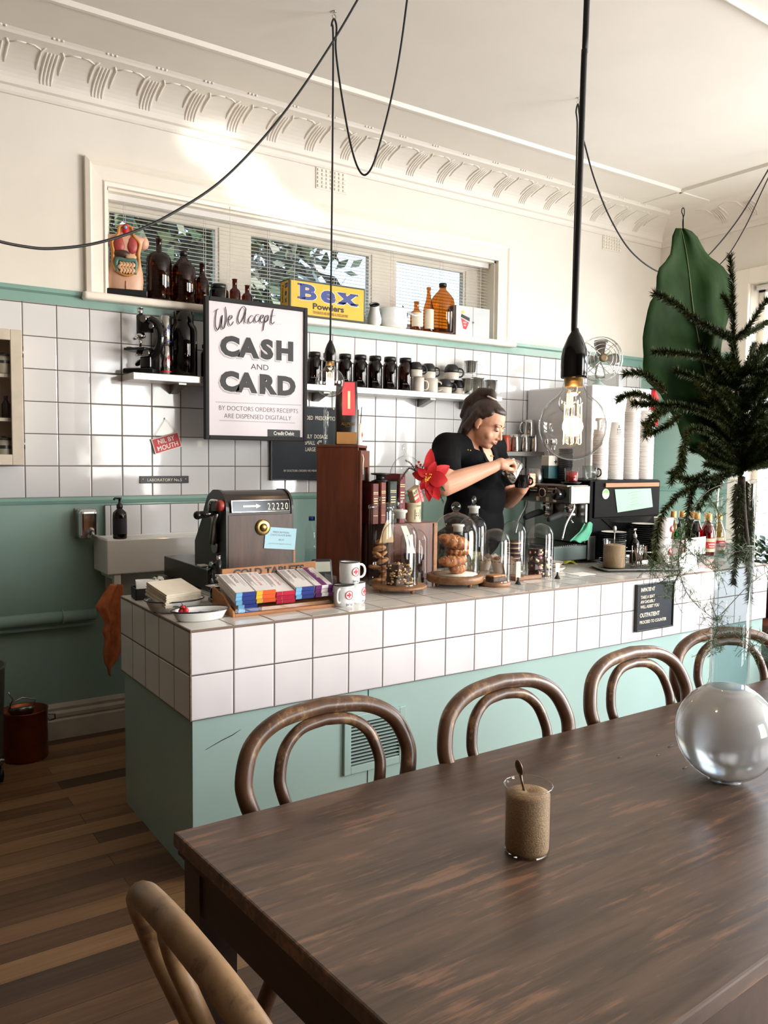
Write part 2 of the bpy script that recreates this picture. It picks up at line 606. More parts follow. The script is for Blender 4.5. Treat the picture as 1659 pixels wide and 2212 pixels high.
mb.box((XL - 0.2, 0, OZ1), (XR + 0.3, 0.22, CEIL))
mb.box((XL - 0.2, 0, OZ0), (OX0, 0.22, OZ1))
mb.box((OX1, 0, OZ0), (XR + 0.3, 0.22, OZ1))
wb = struct(mb.build('wall_back', M['cream']))
TX1 = 4.60
MB().box((XL, -0.010, 1.208), (TX1, 0.001, 2.165)).build('tile_cladding', M['wall_tile'], wb)
MB().box((XL, -0.006, FZ), (XR, 0.001, 1.208)).build('green_dado', M['green'], wb)
MB().box((TX1, -0.008, 1.208), (XR, 0.001, 2.165)).build('green_panel', M['green'], wb)
# right-hand wall with the corner window and the street window
def wall_x(name, x0, x1, holes, m, y0, y1):
 mb = MB()
 ys = [y0] + [v for h in holes for v in h[:2]] + [y1]
 for a, b in zip(ys[::2], ys[1::2]):
  mb.box((x0, a, FZ - 0.1), (x1, b, CEIL))
 for h in holes:
  mb.box((x0, h[0], FZ - 0.1), (x1, h[1], h[2]))
  mb.box((x0, h[0], h[3]), (x1, h[1], CEIL))
 return struct(mb.build(name, m))
W2 = (-2.35, -0.80, 0.56, 2.71)
W3 = (-6.75, -3.35, 0.85, 3.00)
wr = wall_x('wall_right', XR, XR + 0.24, [W3, W2], M['cream'], YB, 0.0)
for a, b, z0, z1 in ((YB, W3[0], FZ, 2.16), (W3[1], W2[0], FZ, 2.16), (W2[1], 0, FZ, 2.16), (W3[0], W3[1], FZ, W3[2]), (W2[0], W2[1], FZ, W2[2])):
 MB().box((XR - 0.006, a, z0), (XR + 0.001, b, z1)).build('green_dado', M['green'], wr)
struct(MB().box((XL - 0.2, YB, FZ - 0.1), (XL, 0, CEIL)).build('wall_left', plain('dark_painted_wall', (66, 58, 50), 0.6)))  # unseen wall, set near and dark to cut bounced light on the counter end
mb = MB()                                                # street front with a wide shop window
FX0, FX1, FZ0, FZ1 = 2.1, 3.9, 0.75, 2.72
mb.box((XL - 0.2, YB - 0.2, FZ - 0.1), (FX0, YB, CEIL)).box((FX1, YB - 0.2, FZ - 0.1), (XR + 0.3, YB, CEIL))
mb.box((FX0, YB - 0.2, FZ - 0.1), (FX1, YB, FZ0)).box((FX0, YB - 0.2, FZ1), (FX1, YB, CEIL))
struct(mb.build('wall_front', M['walnut']))
# picture rail, dado moulding, skirting
def mould_x(name, prof, x0, x1, m):
 """a moulding along the back wall: prof in (y, z)"""
 return struct(MB().prism(prof, x0, x1, 'yz').build(name, m))
RAIL = [(0, 2.160), (-0.016, 2.160), (-0.016, 2.205), (-0.030, 2.215), (-0.030, 2.234), (0, 2.240)]
mould_x('trim_1', RAIL, XL, XR, M['green_rail'])
struct(MB().prism([(XR + y, z) for y, z in RAIL], -0.70, -0.03, 'xz').build('trim_2', M['green_rail']))
mould_x('trim_3', [(0, 1.172), (-0.012, 1.176), (-0.016, 1.192), (-0.012, 1.208), (0, 1.208)], XL, XR, M['green_rail'])
struct(MB().prism([(XR + y, z) for y, z in [(0, 1.172), (-0.014, 1.18), (-0.014, 1.204), (0, 1.208)]], -0.70, -0.016, 'xz').build('trim_4', M['green_rail']))
SK = [(0, FZ), (-0.032, FZ), (-0.032, 0.075), (-0.026, 0.085), (-0.030, 0.095), (-0.030, 0.112), (-0.020, 0.125), (-0.022, 0.140), (-0.012, 0.158), (0, 0.162)]
M['skirt'] = plain('skirting_paint', (196, 186, 172), 0.35, var=0.05, scale=8)
mould_x('baseboard_back', SK, XL, XR, M['skirt'])
# ---- plaster cornice: cove with fluted ornaments, flat ceiling border
COVE = []
for k in range(11):                                      # from the wall bead up to the ceiling
 a = PI / 2 * k / 10
 COVE.append((-0.05 - 0.25 * (1 - math.cos(a)), 3.165 + 0.105 * math.sin(a)))
PROF = [(0, 3.12), (-0.014, 3.12), (-0.022, 3.130), (-0.030, 3.150), (-0.048, 3.155)] + COVE + [(-0.31, 3.278), (-0.325, 3.286), (-0.62, 3.288), (-0.63, 3.281), (-0.65, 3.281), (-0.66, 3.30), (0, 3.30)]
mb = MB()
mb.prism(PROF, XL, XR, 'yz')
def cove_pt(s, out=0.0):
 """s 0..1 along the cove, pushed out of its surface"""
 a = PI / 2 * s
 y, z = -0.05 - 0.25 * (1 - math.cos(a)), 3.165 + 0.105 * math.sin(a)
 n = V((0, -0.105 * math.cos(a), -0.25 * math.sin(a))).normalized()
 return V((0, y, z)) + n * out
for k in range(-20, 20):
 x = 0.115 + 0.2385 * k
 if not XL < x < XR - 0.30:
  continue
 for j, dx in enumerate((-0.024, -0.008, 0.008, 0.024)):      # four fluted ribs
  pts = [cove_pt(s) + V((x + dx, 0, 0)) for s in (0.10, 0.2, 0.35, 0.5, 0.65, 0.78)]
  mb.tube(pts, [0.003, 0.006, 0.007, 0.007, 0.007, 0.004], 6)
 for sgn in (-1, 1):                                          # side brackets and swept shoulders
  pts = [cove_pt(s) + V((x + sgn * 0.050, 0, 0)) for s in (0.38, 0.5, 0.65, 0.78)] + [cove_pt(0.86) + V((x + sgn * 0.036, 0, 0))]
  mb.tube(pts, [0.003, 0.007, 0.007, 0.006, 0.005], 6)
  pts = [cove_pt(0.80) + V((x + sgn * 0.052, 0, 0)), cove_pt(0.86) + V((x + sgn * 0.085, 0, 0)), cove_pt(0.86) + V((x + sgn * 0.119, 0, 0))]
  mb.tube(pts, [0.004, 0.005, 0.004], 6)
 for j in range(3):                                           # small beads on the border line
  mb.ball((x - 0.02 + 0.02 * j, -0.322, 3.285), 0.007, 8, 6)
struct(mb.build('trim_5', M['plaster']))
mb = MB()
mb.prism([(XR + y, z) for y, z in PROF], YB, -0.02, 'xz')
for k in range(1, 25):
 y0 = -0.36 - 0.24 * k
 for dy in (-0.024, -0.008, 0.008, 0.024):
  mb.tube([V((XR + cove_pt(s).y, y0 + dy, cove_pt(s).z)) for s in (0.10, 0.25, 0.5, 0.7)], [0.003, 0.006, 0.007, 0.004], 6)
 for sgn in (-1, 1):
  mb.tube([V((XR + cove_pt(s).y, y0 + sgn * 0.05, cove_pt(s).z)) for s in (0.38, 0.55, 0.78)] + [V((XR + cove_pt(0.86).y, y0 + sgn * 0.119, cove_pt(0.86).z))], [0.003, 0.006, 0.006, 0.004], 6)
struct(mb.build('trim_6', M['plaster']))
# crossing ceiling batten near the front of the room
p0, p1 = at(1560, -10, 'z', 3.29), at(1680, 60, 'z', 3.29)
d = (p1 - p0).normalized()
mb = MB().tube([p0 - d * 0.6, p0, p1, p1 + d * 2.0], 0.012, 6)
struct(mb.build('trim_7', M['plaster']))
# ---- back window: architrave, sill, sashes, panes
w1 = struct(thing('window_1', '', ''))
for k in ('label', 'category'):
 del w1[k]
AX0, AX1, AZ1 = 0.300, 3.155, 2.905
mb = MB()
def arch(mb, x0, x1, z0, z1, ix0, ix1, iz1):
 """a moulded architrave on three sides, mitred"""
 steps = [(0.0, -0.030), (0.20, -0.038), (0.30, -0.030), (0.78, -0.026), (0.86, -0.034), (1.0, -0.030)]
 loops = []
 for s, y in steps:
  a, b, c = x0 + (ix0 - x0) * s, x1 + (ix1 - x1) * s, z1 + (iz1 - z1) * s
  loops.append([V((a, y, z0)), V((a, y, c)), V((b, y, c)), V((b, y, z0))])
 for A, B in zip(loops, loops[1:]):
  for k in range(3):
   mb.face((A[k], A[k + 1], B[k + 1], B[k]))
 o, i = loops[0], loops[-1]
 for k in range(3):
  mb.face((V((o[k].x, 0, o[k].z)), V((o[k + 1].x, 0, o[k + 1].z)), o[k + 1], o[k]))
  mb.face((i[k], i[k + 1], V((i[k + 1].x, 0.0, i[k + 1].z)), V((i[k].x, 0.0, i[k].z))))
arch(mb, AX0, AX1, 2.235, AZ1, OX0, OX1, OZ1)
mb.build('architrave', M['cream_gloss'], w1)
mb = MB()
mb.box((OX0 - 0.13, -0.075, 2.196), (AX1 + 0.035, 0.0, 2.236), 0.014, seg=3)
mb.box((OX0, -0.01, 2.196), (OX1, 0.20, 2.232))
mb.build('window_sill', M['cream_gloss'], w1)
mb = MB()
mb.box((OX0, 0.0, 2.23), (OX0 + 0.012, 0.2, OZ1)).box((OX1 - 0.012, 0.0, 2.23), (OX1, 0.2, OZ1)).box((OX0, 0.0, OZ1 - 0.012), (OX1, 0.2, OZ1))
mb.build('reveal', M['cream_gloss'], w1)
PANES = [(0.46, 1.05), (1.27, 2.085), (2.30, 2.86)]
mb = MB()
mb.box((OX0, 0.13, 2.232), (OX1, 0.17, 2.300)).box((OX0, 0.13, 2.70), (OX1, 0.17, OZ1))
xs = [OX0] + [v for p in PANES for v in p] + [OX1]
for a, b in zip(xs[::2], xs[1::2]):
 mb.box((a, 0.13, 2.300), (b, 0.17, 2.70))
 mb.box((a + 0.02, 0.122, 2.29), (b - 0.02, 0.13, 2.71))
mb.build('window_frame', M['cream_gloss'], w1)
for a, b in PANES:
 MB().box((a, 0.147, 2.300), (b, 0.151, 2.70)).build('window_pane', M['pane'], w1)
# venetian blind hanging in the back window
BL = thing('venetian_blind', 'white slatted venetian blind hanging in the long window above the tiles', 'blind', (0, 0, 0))
MB().box((OX0 + 0.02, 0.045, OZ1 - 0.042), (OX1 - 0.02, 0.085, OZ1 - 0.010), 0.003).build('head_rail', M['white'], BL)
M['slat'] = plain('blind_slat_enamel', (226, 224, 218), 0.35, var=0.02)
mb = MB()
zz = OZ1 - 0.055
while zz > 2.262:
 mb.grid([[(x, 0.065 + 0.0125 * math.cos(0.42) * s, zz + 0.0125 * math.sin(0.42) * s + 0.0016 * (1 - s * s)) for x in (OX0 + 0.025, OX1 - 0.025)] for s in (-1, -0.4, 0.4, 1)])
 zz -= 0.0205
mb.build('slats', M['slat'], BL)
MB().box((OX0 + 0.02, 0.052, 2.238), (OX1 - 0.02, 0.078, 2.250), 0.003).build('bottom_rail', M['white'], BL)
for x in (0.52, 0.96, 1.35, 1.80, 2.22, 2.62, 2.95):
 MB().tube([(x, 0.050, OZ1 - 0.03), (x, 0.050, 2.245)], 0.0012, 5).tube([(x, 0.080, OZ1 - 0.03), (x, 0.080, 2.245)], 0.0012, 5).build('ladder_cord', M['white'], BL)
# ---- corner window in the right-hand wall
w2 = struct(bpy.data.objects.new('window_2', None))
COL.objects.link(w2)
mb = MB()
y0, y1, z0, z1 = W2
for (a, b, c, d) in ((y1, y1 + 0.11, z0 - 0.05, z1 + 0.11), (y0 - 0.11, y0, z0 - 0.05, z1 + 0.11)):
 mb.box((XR - 0.035, a, c), (XR, b, d), 0.008)
mb.box((XR - 0.036, y0 - 0.005, z1), (XR, y1 + 0.005, z1 + 0.11), 0.008)
mb.build('architrave', M['cream_gloss'], w2)
mb = MB().box((XR - 0.07, y0 - 0.14, z0 - 0.05), (XR + 0.1, y1 + 0.14, z0), 0.01)
mb.build('window_sill', M['mahogany'], w2)
mb = MB()
for a, b, c, d in ((y0, y0 + 0.05, z0, z1), (y1 - 0.05, y1, z0, z1), (y0, y1, z0, z0 + 0.06), (y0, y1, z1 - 0.05, z1), (y0, y1, 1.50, 1.54)):
 mb.box((XR + 0.10, a, c), (XR + 0.15, b, d))
mb.build('window_frame', M['cream_gloss'], w2)
MB().box((XR + 0.12, y0 + 0.05, z0 + 0.06), (XR + 0.124, y1 - 0.05, z1 - 0.05)).build('window_pane', M['pane'], w2)
B2 = thing('venetian_blind', 'white slatted blind half drawn up in the window of the right wall', 'blind', (0, 0, 0))
MB().box((XR + 0.03, y0 + 0.02, z1 - 0.04), (XR + 0.07, y1 - 0.02, z1 - 0.01), 0.003).build('head_rail', M['white'], B2)
mb = MB()
zz = z1 - 0.055
while zz > 2.44:
 mb.grid([[(XR + 0.05 + 0.0125 * math.cos(0.2) * s, y, zz + 0.0125 * math.sin(0.2) * s) for y in (y0 + 0.025, y1 - 0.025)] for s in (-1, 0, 1)])
 zz -= 0.022
mb.build('slats', M['slat'], B2)
MB().box((XR + 0.036, y0 + 0.02, zz - 0.006), (XR + 0.064, y1 - 0.02, zz + 0.006), 0.003).build('bottom_rail', M['white'], B2)
for y in (y1 - 0.10, y1 - 0.16):
 MB().tube([(XR + 0.034, y, z1 - 0.03), (XR + 0.034, y, 2.0)], 0.0014, 5).build('pull_cord', M['white'], B2)
# street windows behind the viewer: plain frames and panes
for nm, wall in (('window_3', 'x'), ('window_4', 'y')):
 wo = struct(bpy.data.objects.new(nm, None))
 COL.objects.link(wo)
 mb = MB()
 if wall == 'x':
  a0, a1, c0, c1 = W3
  for a, b, c, d in ((a0, a0 + 0.06, c0, c1), (a1 - 0.06, a1, c0, c1), (a0, a1, c0, c0 + 0.06), (a0, a1, c1 - 0.06, c1), (a0 + 2.35, a0 + 2.41, c0, c1)):
   mb.box((XR + 0.08, a, c), (XR + 0.13, b, d))
 else:
  a0, a1, c0, c1 = FX0, FX1, FZ0, FZ1
  for a, b, c, d in ((a0, a0 + 0.06, c0, c1), (a1 - 0.06, a1, c0, c1), (a0, a1, c0, c0 + 0.06), (a0, a1, c1 - 0.06, c1), (a0 + 0.02, a0 + 0.06, c0, c1)):
   mb.box((a, YB - 0.13, c), (b, YB - 0.08, d))
 mb.build('window_frame', M['cream_gloss'], wo)
# wall vents
def vent(px, py, label):
 c = at(px, py, 'y', 0)
 v = thing('wall_vent', label, 'vent', (c.x, 0, c.z), group=None)
 mb = MB().box((-0.105, -0.006, -0.062), (0.105, 0, 0.062), 0.003)
 mb.build('vent_plate', M['cream'], v)
 mb = MB()
 for i in range(7):
  for j in range(5):
   x, z = -0.087 + 0.029 * i, -0.046 + 0.023 * j
   mb.prism([(x - 0.009, z - 0.007), (x + 0.009, z - 0.007), (x + 0.009, z + 0.007), (x - 0.009, z + 0.007)], -0.014, -0.005, 'xz', bev=0.003)
 mb.build('studs', M['cream_gloss'], v)
vent(715, 391, 'small square-studded plaster vent high on the wall above the long window')
vent(1321, 525, 'small studded plaster vent high on the wall near the corner')
# ------------------------------------------------------------------ outside
random.seed(4)
def leaf_mass(mb, n, lo, hi, size, rnd=random):
 for _ in range(n):
  c = V([lo[k] + (hi[k] - lo[k]) * rnd.random() for k in range(3)])
  a, b = V((rnd.uniform(-1, 1), rnd.uniform(-0.4, 0.4), rnd.uniform(-1, 1))).normalized(), V((rnd.uniform(-1, 1), rnd.uniform(-0.6, 0.6), rnd.uniform(-1, 1)))
  b = (b - a * b.dot(a)).normalized()
  s = size * rnd.uniform(0.6, 1.4)
  mb.face((c - a * s, c + b * s * 0.45, c + a * s, c - b * s * 0.45))
tr = thing('tree', 'dense dark leafy tree outside the long back window', 'tree', (0, 0, 0))
mb = MB()
leaf_mass(mb, 8200, (-1.2, 1.8, 1.6), (3.05, 3.6, 4.9), 0.10)
leaf_mass(mb, 260, (3.0, 1.7, 1.6), (3.6, 3.0, 2.75), 0.11)
M['treeleaf'] = plain('tree_leaf', (44, 62, 36), 0.35, var=0.3, scale=3)
mb.build('leaves', M['treeleaf'], tr)
MB().tube([(0.9, 2.6, -0.4), (0.95, 2.6, 1.6), (1.1, 2.7, 3.0), (1.0, 2.6, 4.4)], [0.16, 0.13, 0.1, 0.05], 10).build('trunk', M['walnut'], tr)
struct(MB().box((-9, -14, -0.30), (16, 9, -0.14)).build('ground', plain('pavement', (150, 146, 140), 0.8)))
fe = thing('weatherboard_fence', 'white weatherboard fence in sunlight outside the right wall window', 'fence', (0, 0, 0))
mb = MB()
for k in range(20):
 z = -0.12 + 0.115 * k
 mb.prism([(XR + 2.00, z), (XR + 2.03, z), (XR + 2.03, z + 0.112), (XR + 2.02, z + 0.112)], -2.9, 1.8, 'xz')
mb.build('boards', plain('white_weatherboard', (236, 240, 246), 0.6), fe)
mb = MB()
for y in (-2.8, -1.3, 0.2, 1.7):
 mb.box((XR + 2.03, y - 0.05, -0.14), (XR + 2.12, y + 0.05, 2.18))
mb.build('posts', plain('white_post', (220, 224, 230), 0.6), fe)
aw = thing('sunblocker', 'unseen canvas awning over the street window', 'sunblocker', (0, 0, 0))
MB().face(((XR + 0.245, -7.0, 2.80), (XR + 0.245, -3.0, 2.80), (XR + 1.5, -3.0, 2.70), (XR + 1.5, -7.0, 2.70))).face(((XR + 0.25, -7.0, 2.80), (XR + 0.25, -3.86, 2.80), (XR + 0.25, -3.86, 3.15), (XR + 0.25, -7.0, 3.15))).build('canvas', M['green_rail'], aw)  # added out of view, blocks the sun down to a narrow slot
MB().tube([(XR + 0.26, -7.0, 2.3), (XR + 1.5, -7.0, 2.69)], 0.012, 6).tube([(XR + 0.26, -3.0, 2.3), (XR + 1.5, -3.0, 2.69)], 0.012, 6).build('stay', M['steel'], aw)
# ------------------------------------------------------------------ the counter
XE, YK = 3.587, -0.955                                  # far end and back of the counter
ZB = 0.5403                                             # lower edge of the tiled band
ct = thing('counter', 'long white tiled serving counter with mint green panelled base', 'counter', (0, 0, 0))
mb = MB()
mb.box((XC, YF, ZB), (XE, YF + 0.010, ZC - 0.009))
mb.build('front_tiles', M['front_tile'], ct)
MB().box((XC, YF + 0.010, ZB), (XC + 0.010, YK, ZC - 0.009)).build('end_tiles', M['side_tile'], ct)
MB().box((XE - 0.010, YF + 0.010, ZB), (XE, YK, ZC - 0.009)).build('far_end_tiles', M['side_tile'], ct)
MB().box((XC + 0.004, YF + 0.004, ZC - 0.03), (XE - 0.004, YK, ZC)).build('top_tiles', M['top_tile'], ct)
mb = MB()
mb.box((XC - 0.001, YF - 0.001, ZC - 0.010), (XE + 0.001, YF + 0.005, ZC - 0.0005), 0.002)
mb.box((XC - 0.001, YF + 0.005, ZC - 0.010), (XC + 0.005, YK, ZC - 0.0005), 0.002)
mb.box((XC - 0.001, YF - 0.0012, ZB), (XC + 0.004, YF + 0.004, ZC - 0.010))
mb.build('edge_strip', M['edge'], ct)
mb = MB()
mb.box((XC + 0.012, YF + 0.012, FZ), (XE - 0.012, YK - 0.008, ZB))
mb.box((XC + 0.010, YF + 0.009, FZ), (XC + 0.034, YF + 0.013, ZB))          # corner cover strip
mb.build('base_panel', M['green_body'], ct)
mb = MB()
mb.box((0.896, YF + 0.0105, FZ), (0.899, YF + 0.0125, ZB))
p = [at(444, 1620, 'y', YF + 0.011), at(478, 1600, 'y', YF + 0.011), at(502, 1588, 'y', YF + 0.011), at(520, 1576, 'y', YF + 0.011)]
mb.tube(p, [0.0006, 0.0012, 0.0014, 0.0005], 5)
mb.build('joint_and_scratch', M['black_matte'], ct)
MB().box((2.42, YK, ZC - 0.04), (XE, -0.66, ZC)).build('machine_bay_top', M['top_tile'], ct)
MB().box((2.44, YK, FZ), (XE - 0.012, -0.68, ZC - 0.04)).build('machine_bay_base', M['green_body'], ct)
MB().box((XC + 0.02, YF + 0.3, ZC - 0.05), (XE - 0.02, YK - 0.004, ZC - 0.028)).build('carcass_top', M['green_body'], ct)
# louvred grille in the base
gv = bpy.data.objects.new('louvre_grille', None)
COL.objects.link(gv)
gv.parent = ct
GX0, GX1, GZ0, GZ1 = 0.785, 1.070, 0.222, 0.448
yg = YF + 0.012
mb = MB()
b = 0.030
for lo, hi in (((GX0, yg - 0.012, GZ0), (GX0 + b, yg, GZ1)), ((GX1 - b, yg - 0.012, GZ0), (GX1, yg, GZ1)), ((GX0 + b, yg - 0.012, GZ0), (GX1 - b, yg, GZ0 + b)), ((GX0 + b, yg - 0.012, GZ1 - b), (GX1 - b, yg, GZ1))):
 mb.box(lo, hi, 0.002)
mb.build('grille_frame', M['green_body'], gv)
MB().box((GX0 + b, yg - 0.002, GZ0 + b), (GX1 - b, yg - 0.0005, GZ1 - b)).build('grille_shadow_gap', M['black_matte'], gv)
mb = MB()
for k in range(12):
 z = GZ0 + b + 0.008 + 0.0135 * k
 mb.prism([(yg - 0.0105, z - 0.0015), (yg - 0.003, z), (yg - 0.003, z + 0.0025), (yg - 0.0105, z + 0.001)], GX0 + b, GX1 - b, 'yz')
mb.build('louvres', M['green_body'], gv)
# letter board fixed on the counter front
def letter_board(name, label, p0, p1, z0, z1, y, th, lines, frame=0.008, cat='sign', rot=0.0):
 c = V(((p0 + p1) / 2, y, (z0 + z1) / 2))
 o = thing(name, label, cat, c)
 o.rotation_euler = (0, rot, 0)
 w, h = (p1 - p0) / 2, (z1 - z0) / 2
 mb = MB()
 for lo, hi in (((-w, -th, -h), (-w + frame, 0, h)), ((w - frame, -th, -h), (w, 0, h)), ((-w + frame, -th, -h), (w - frame, 0, -h + frame)), ((-w + frame, -th, h - frame), (w - frame, 0, h))):
  mb.box(lo, hi, 0.002)
 mb.build('frame', M['black'], o)
 mb = MB()
 mb.box((-w + frame, -th * 0.6, -h + frame), (w - frame, 0, h - frame))
 z = -h + frame + 0.003
 while z < h - frame - 0.002:
  mb.box((-w + frame, -th * 0.6 - 0.0014, z), (w - frame, -th * 0.6, z + 0.0032))
  z += 0.0062
 mb.build('grooved_felt', M['board_felt'], o)
 words(o, 'lettering', lines, M['letter_cream'], T3(0, -th * 0.6 - 0.0022, 0))
 return o
M['board_felt'] = plain('board_felt', (30, 36, 44), 0.7, var=0.1)
M['letter_cream'] = plain('cream_plastic_letters', (232, 222, 200), 0.5, var=0.02)
letter_board('letter_board', 'small black letter board reading INPATIENT and OUTPATIENT on the counter front', 2.437, 2.724, 0.590, 0.824, YF, 0.018,
 [('INPATIENT', -0.113, 0.079, 0.019, 'LEFT', 0.03, 0.82), ('TAKE A SEAT', -0.113, 0.044, 0.0155, 'LEFT', 0.02, 0.84), ('AN ORDERLY', -0.113, 0.021, 0.0155, 'LEFT', 0.02, 0.84),
  ('WILL ASSIST YOU', -0.113, -0.004, 0.0155, 'LEFT', 0.02, 0.84), ('OUTPATIENT', -0.116, -0.048, 0.021, 'LEFT', 0.03, 0.86), ('PROCEED TO COUNTER', -0.116, -0.080, 0.0155, 'LEFT', 0.02, 0.86)])
letter_board('menu_board', 'large black letter board of prices on the tiles behind the framed sign', 1.318, 1.900, 1.285, 1.722, -0.012, 0.022,
 [('RECOMMENDED  PRESCRIPTION', -0.190, 0.140, 0.024, 'LEFT', 0.0, 0.72), ('DAILY  DOSAGE', -0.083, 0.030, 0.024, 'LEFT', 0.0, 0.72),
  ('SMALL  4\u2070\u2070', -0.066, -0.008, 0.024, 'LEFT', 0.0, 0.72), ('LARGE  4\u2075\u2070', -0.063, -0.047, 0.024, 'LEFT', 0.0, 0.72), ('BY DOCTORS ORDERS WE MEAN', -0.205, -0.168, 0.012, 'LEFT', 0.0, 0.9)])
# ------------------------------------------------------------------ back wall fittings
# sink in its tiled splashback
MB().box((0.378, -0.030, 0.965), (1.24, -0.0105, 1.165), 0.002).build('splashback', M['sink_tile'], wb)
MB().box((0.378, -0.030, 0.62), (1.24, -0.0105, 0.965), 0.002).build('splashback_lower', M['white'], wb)
sk = thing('sink', 'white rectangular ceramic trough sink below the splashback', 'sink', (0.315, -0.28, 0.838))
mb = MB()
L, D, H, tck = 0.82, 0.245, 0.172, 0.022
for lo, hi in (((0, 0, 0), (L, tck, H)), ((0, D - tck, 0), (L, D, H)), ((0, tck, 0), (tck, D - tck, H)), ((L - tck, tck, 0), (L, D - tck, H)), ((tck, tck, 0), (L - tck, D - tck, 0.03))):
 mb.box(lo, hi, 0.006)
mb.build('basin', M['white'], sk)
for x in (0.035, L - 0.075):
 mb = MB()
 mb.box((x, 0.010, -0.40), (x + 0.035, 0.045, 0.0), 0.004)
 mb.box((x, 0.045, -0.030), (x + 0.035, D, 0.0), 0.004)
 mb.build('bracket', M['white'], sk)
MB().tube([(L * 0.6, 0.13, 0.0), (L * 0.6, 0.13, -0.15), (L * 0.6, 0.2, -0.2), (L * 0.6, 0.24, -0.2)], 0.018, 10).build('waste_pipe', M['white'], sk)
# pump bottle on its ledge
def pump_bottle(name, label, loc, r, h, m_body, lab=None, group=None, pump='black'):
 o = thing(name, label, 'bottle', loc, 0.5, group)
 MB().lathe([(r * 0.92, 0), (r, 0.004), (r, h * 0.56), (r * 0.92, h * 0.64), (r * 0.4, h * 0.72), (r * 0.36, h * 0.76)], seg=24).build('body', m_body, o)
 if lab:
  MB().lathe([(r * 1.01, h * 0.12), (r * 1.01, h * 0.5)], seg=24, cap=False).build('paper_label', lab, o)
 mb = MB()
 mb.lathe([(r * 0.42, h * 0.74), (r * 0.45, h * 0.75), (r * 0.45, h * 0.83), (r * 0.2, h * 0.86), (r * 0.16, h * 0.95), (r * 0.3, h * 0.955), (r * 0.3, h)], seg=16)
 mb.tube([(0, 0, h * 0.975), (-r * 0.9, 0, h * 0.985), (-r * 1.1, 0, h * 0.95)], r * 0.16, 8)
 mb.build('pump', M[pump], o)
 return o
M['soap_label'] = plain('dark_soap_label', (38, 36, 40), 0.5)
pump_bottle('soap_bottle', 'dark amber pump soap bottle standing on the white sink', (0.392, -0.232, 1.010), 0.034, 0.205, M['amber_dk'], M['soap_label'])
# steel soap dispenser on the green wall
c = at(187, 1131, 'y', -0.05)
o = thing('soap_dispenser', 'small polished steel soap dispenser on the green wall', 'dispenser', (c.x, 0, c.z))
MB().box((-0.048, -0.105, -0.076), (0.048, -0.008, 0.076), 0.022, seg=4).build('tank', M['chrome'], o)
MB().box((-0.050, -0.012, -0.078), (0.050, -0.006, 0.078), 0.003).build('back_plate', M['steel_dk'], o)
mb = MB().ball((0.01, -0.112, -0.028), 0.012, 12, 8).tube([(0.01, -0.108, -0.036), (0.01, -0.13, -0.046), (0.012, -0.128, -0.062)], 0.007, 8)
mb.build('push_valve', M['steel'], o)
# heating pipe along the wall
p0, p1 = at(0, 1341, 'y', -0.06), at(222, 1326, 'y', -0.06)
zp = (p0.z + p1.z) / 2
o = thing('heating_pipe', 'thick green painted pipe running along the lower wall', 'pipe', (0, 0, 0))
MB().tube([(XL + 0.05, -0.07, zp), (0.31, -0.07, zp)], 0.030, 14).build('pipe_run', M['green'], o)
MB().tube([(XL + 0.05, -0.05, zp - 0.052), (0.31, -0.05, zp - 0.052)], 0.010, 8).build('thin_pipe', M['green'], o)
for x in (-0.6, 0.15):
 mb = MB()
 mb.tube([(x, -0.07 + 0.032 * math.cos(a), zp + 0.032 * math.sin(a)) for a in [2 * PI * k / 16 for k in range(16)]], 0.004, 6, closed=True).box((x - 0.005, -0.042, zp - 0.005), (x + 0.005, 0, zp + 0.005))
 mb.build('pipe_clip', M['green'], o)
# orange cloth over the end of the sink bracket
random.seed(8)
def cloth(name, label, px_rows, y, m, cat='cloth', amp=0.012):
 """a hanging cloth, rows of pixel spans from its top to its hem"""
 rows = []
 for j, (x0, x1, py) in enumerate(px_rows):
  r = []
  for k in range(13):
   s = k / 12
   q = at(x0 + (x1 - x0) * s, py, 'y', y)
   q.y += amp * math.sin(s * 11 + j * 0.35) + 0.5 * amp * math.sin(s * 23 + j)
   r.append(q)
  rows.append(r)
 c = V(rows[0][6])
 rows = [[p - c for p in r] for r in rows]
 fine = []
 for a, b in zip(rows, rows[1:]):
  for k in range(3):
   fine.append([p.lerp(q, k / 3) for p, q in zip(a, b)])
 fine.append(rows[-1])
 mb = MB().grid(fine, True, 0.002)
 return tag(mb.build(name, m, loc=c), label, cat)
M['orange_cloth'] = plain('orange_tea_towel', (204, 118, 72), 0.9, var=0.12, scale=25, bump=0.4, bscale=200)
cloth('tea_towel', 'faded orange tea towel hanging beside the white sink at the counter end',
   [(238, 264, 1262), (226, 264, 1280), (214, 264, 1300), (207, 264, 1312), (217, 264, 1326), (226, 263, 1345), (222, 262, 1364), (228, 262, 1380), (224, 262, 1410), (226, 252, 1430), (231, 240, 1442), (234, 237, 1458)], -0.31, M['orange_cloth'])
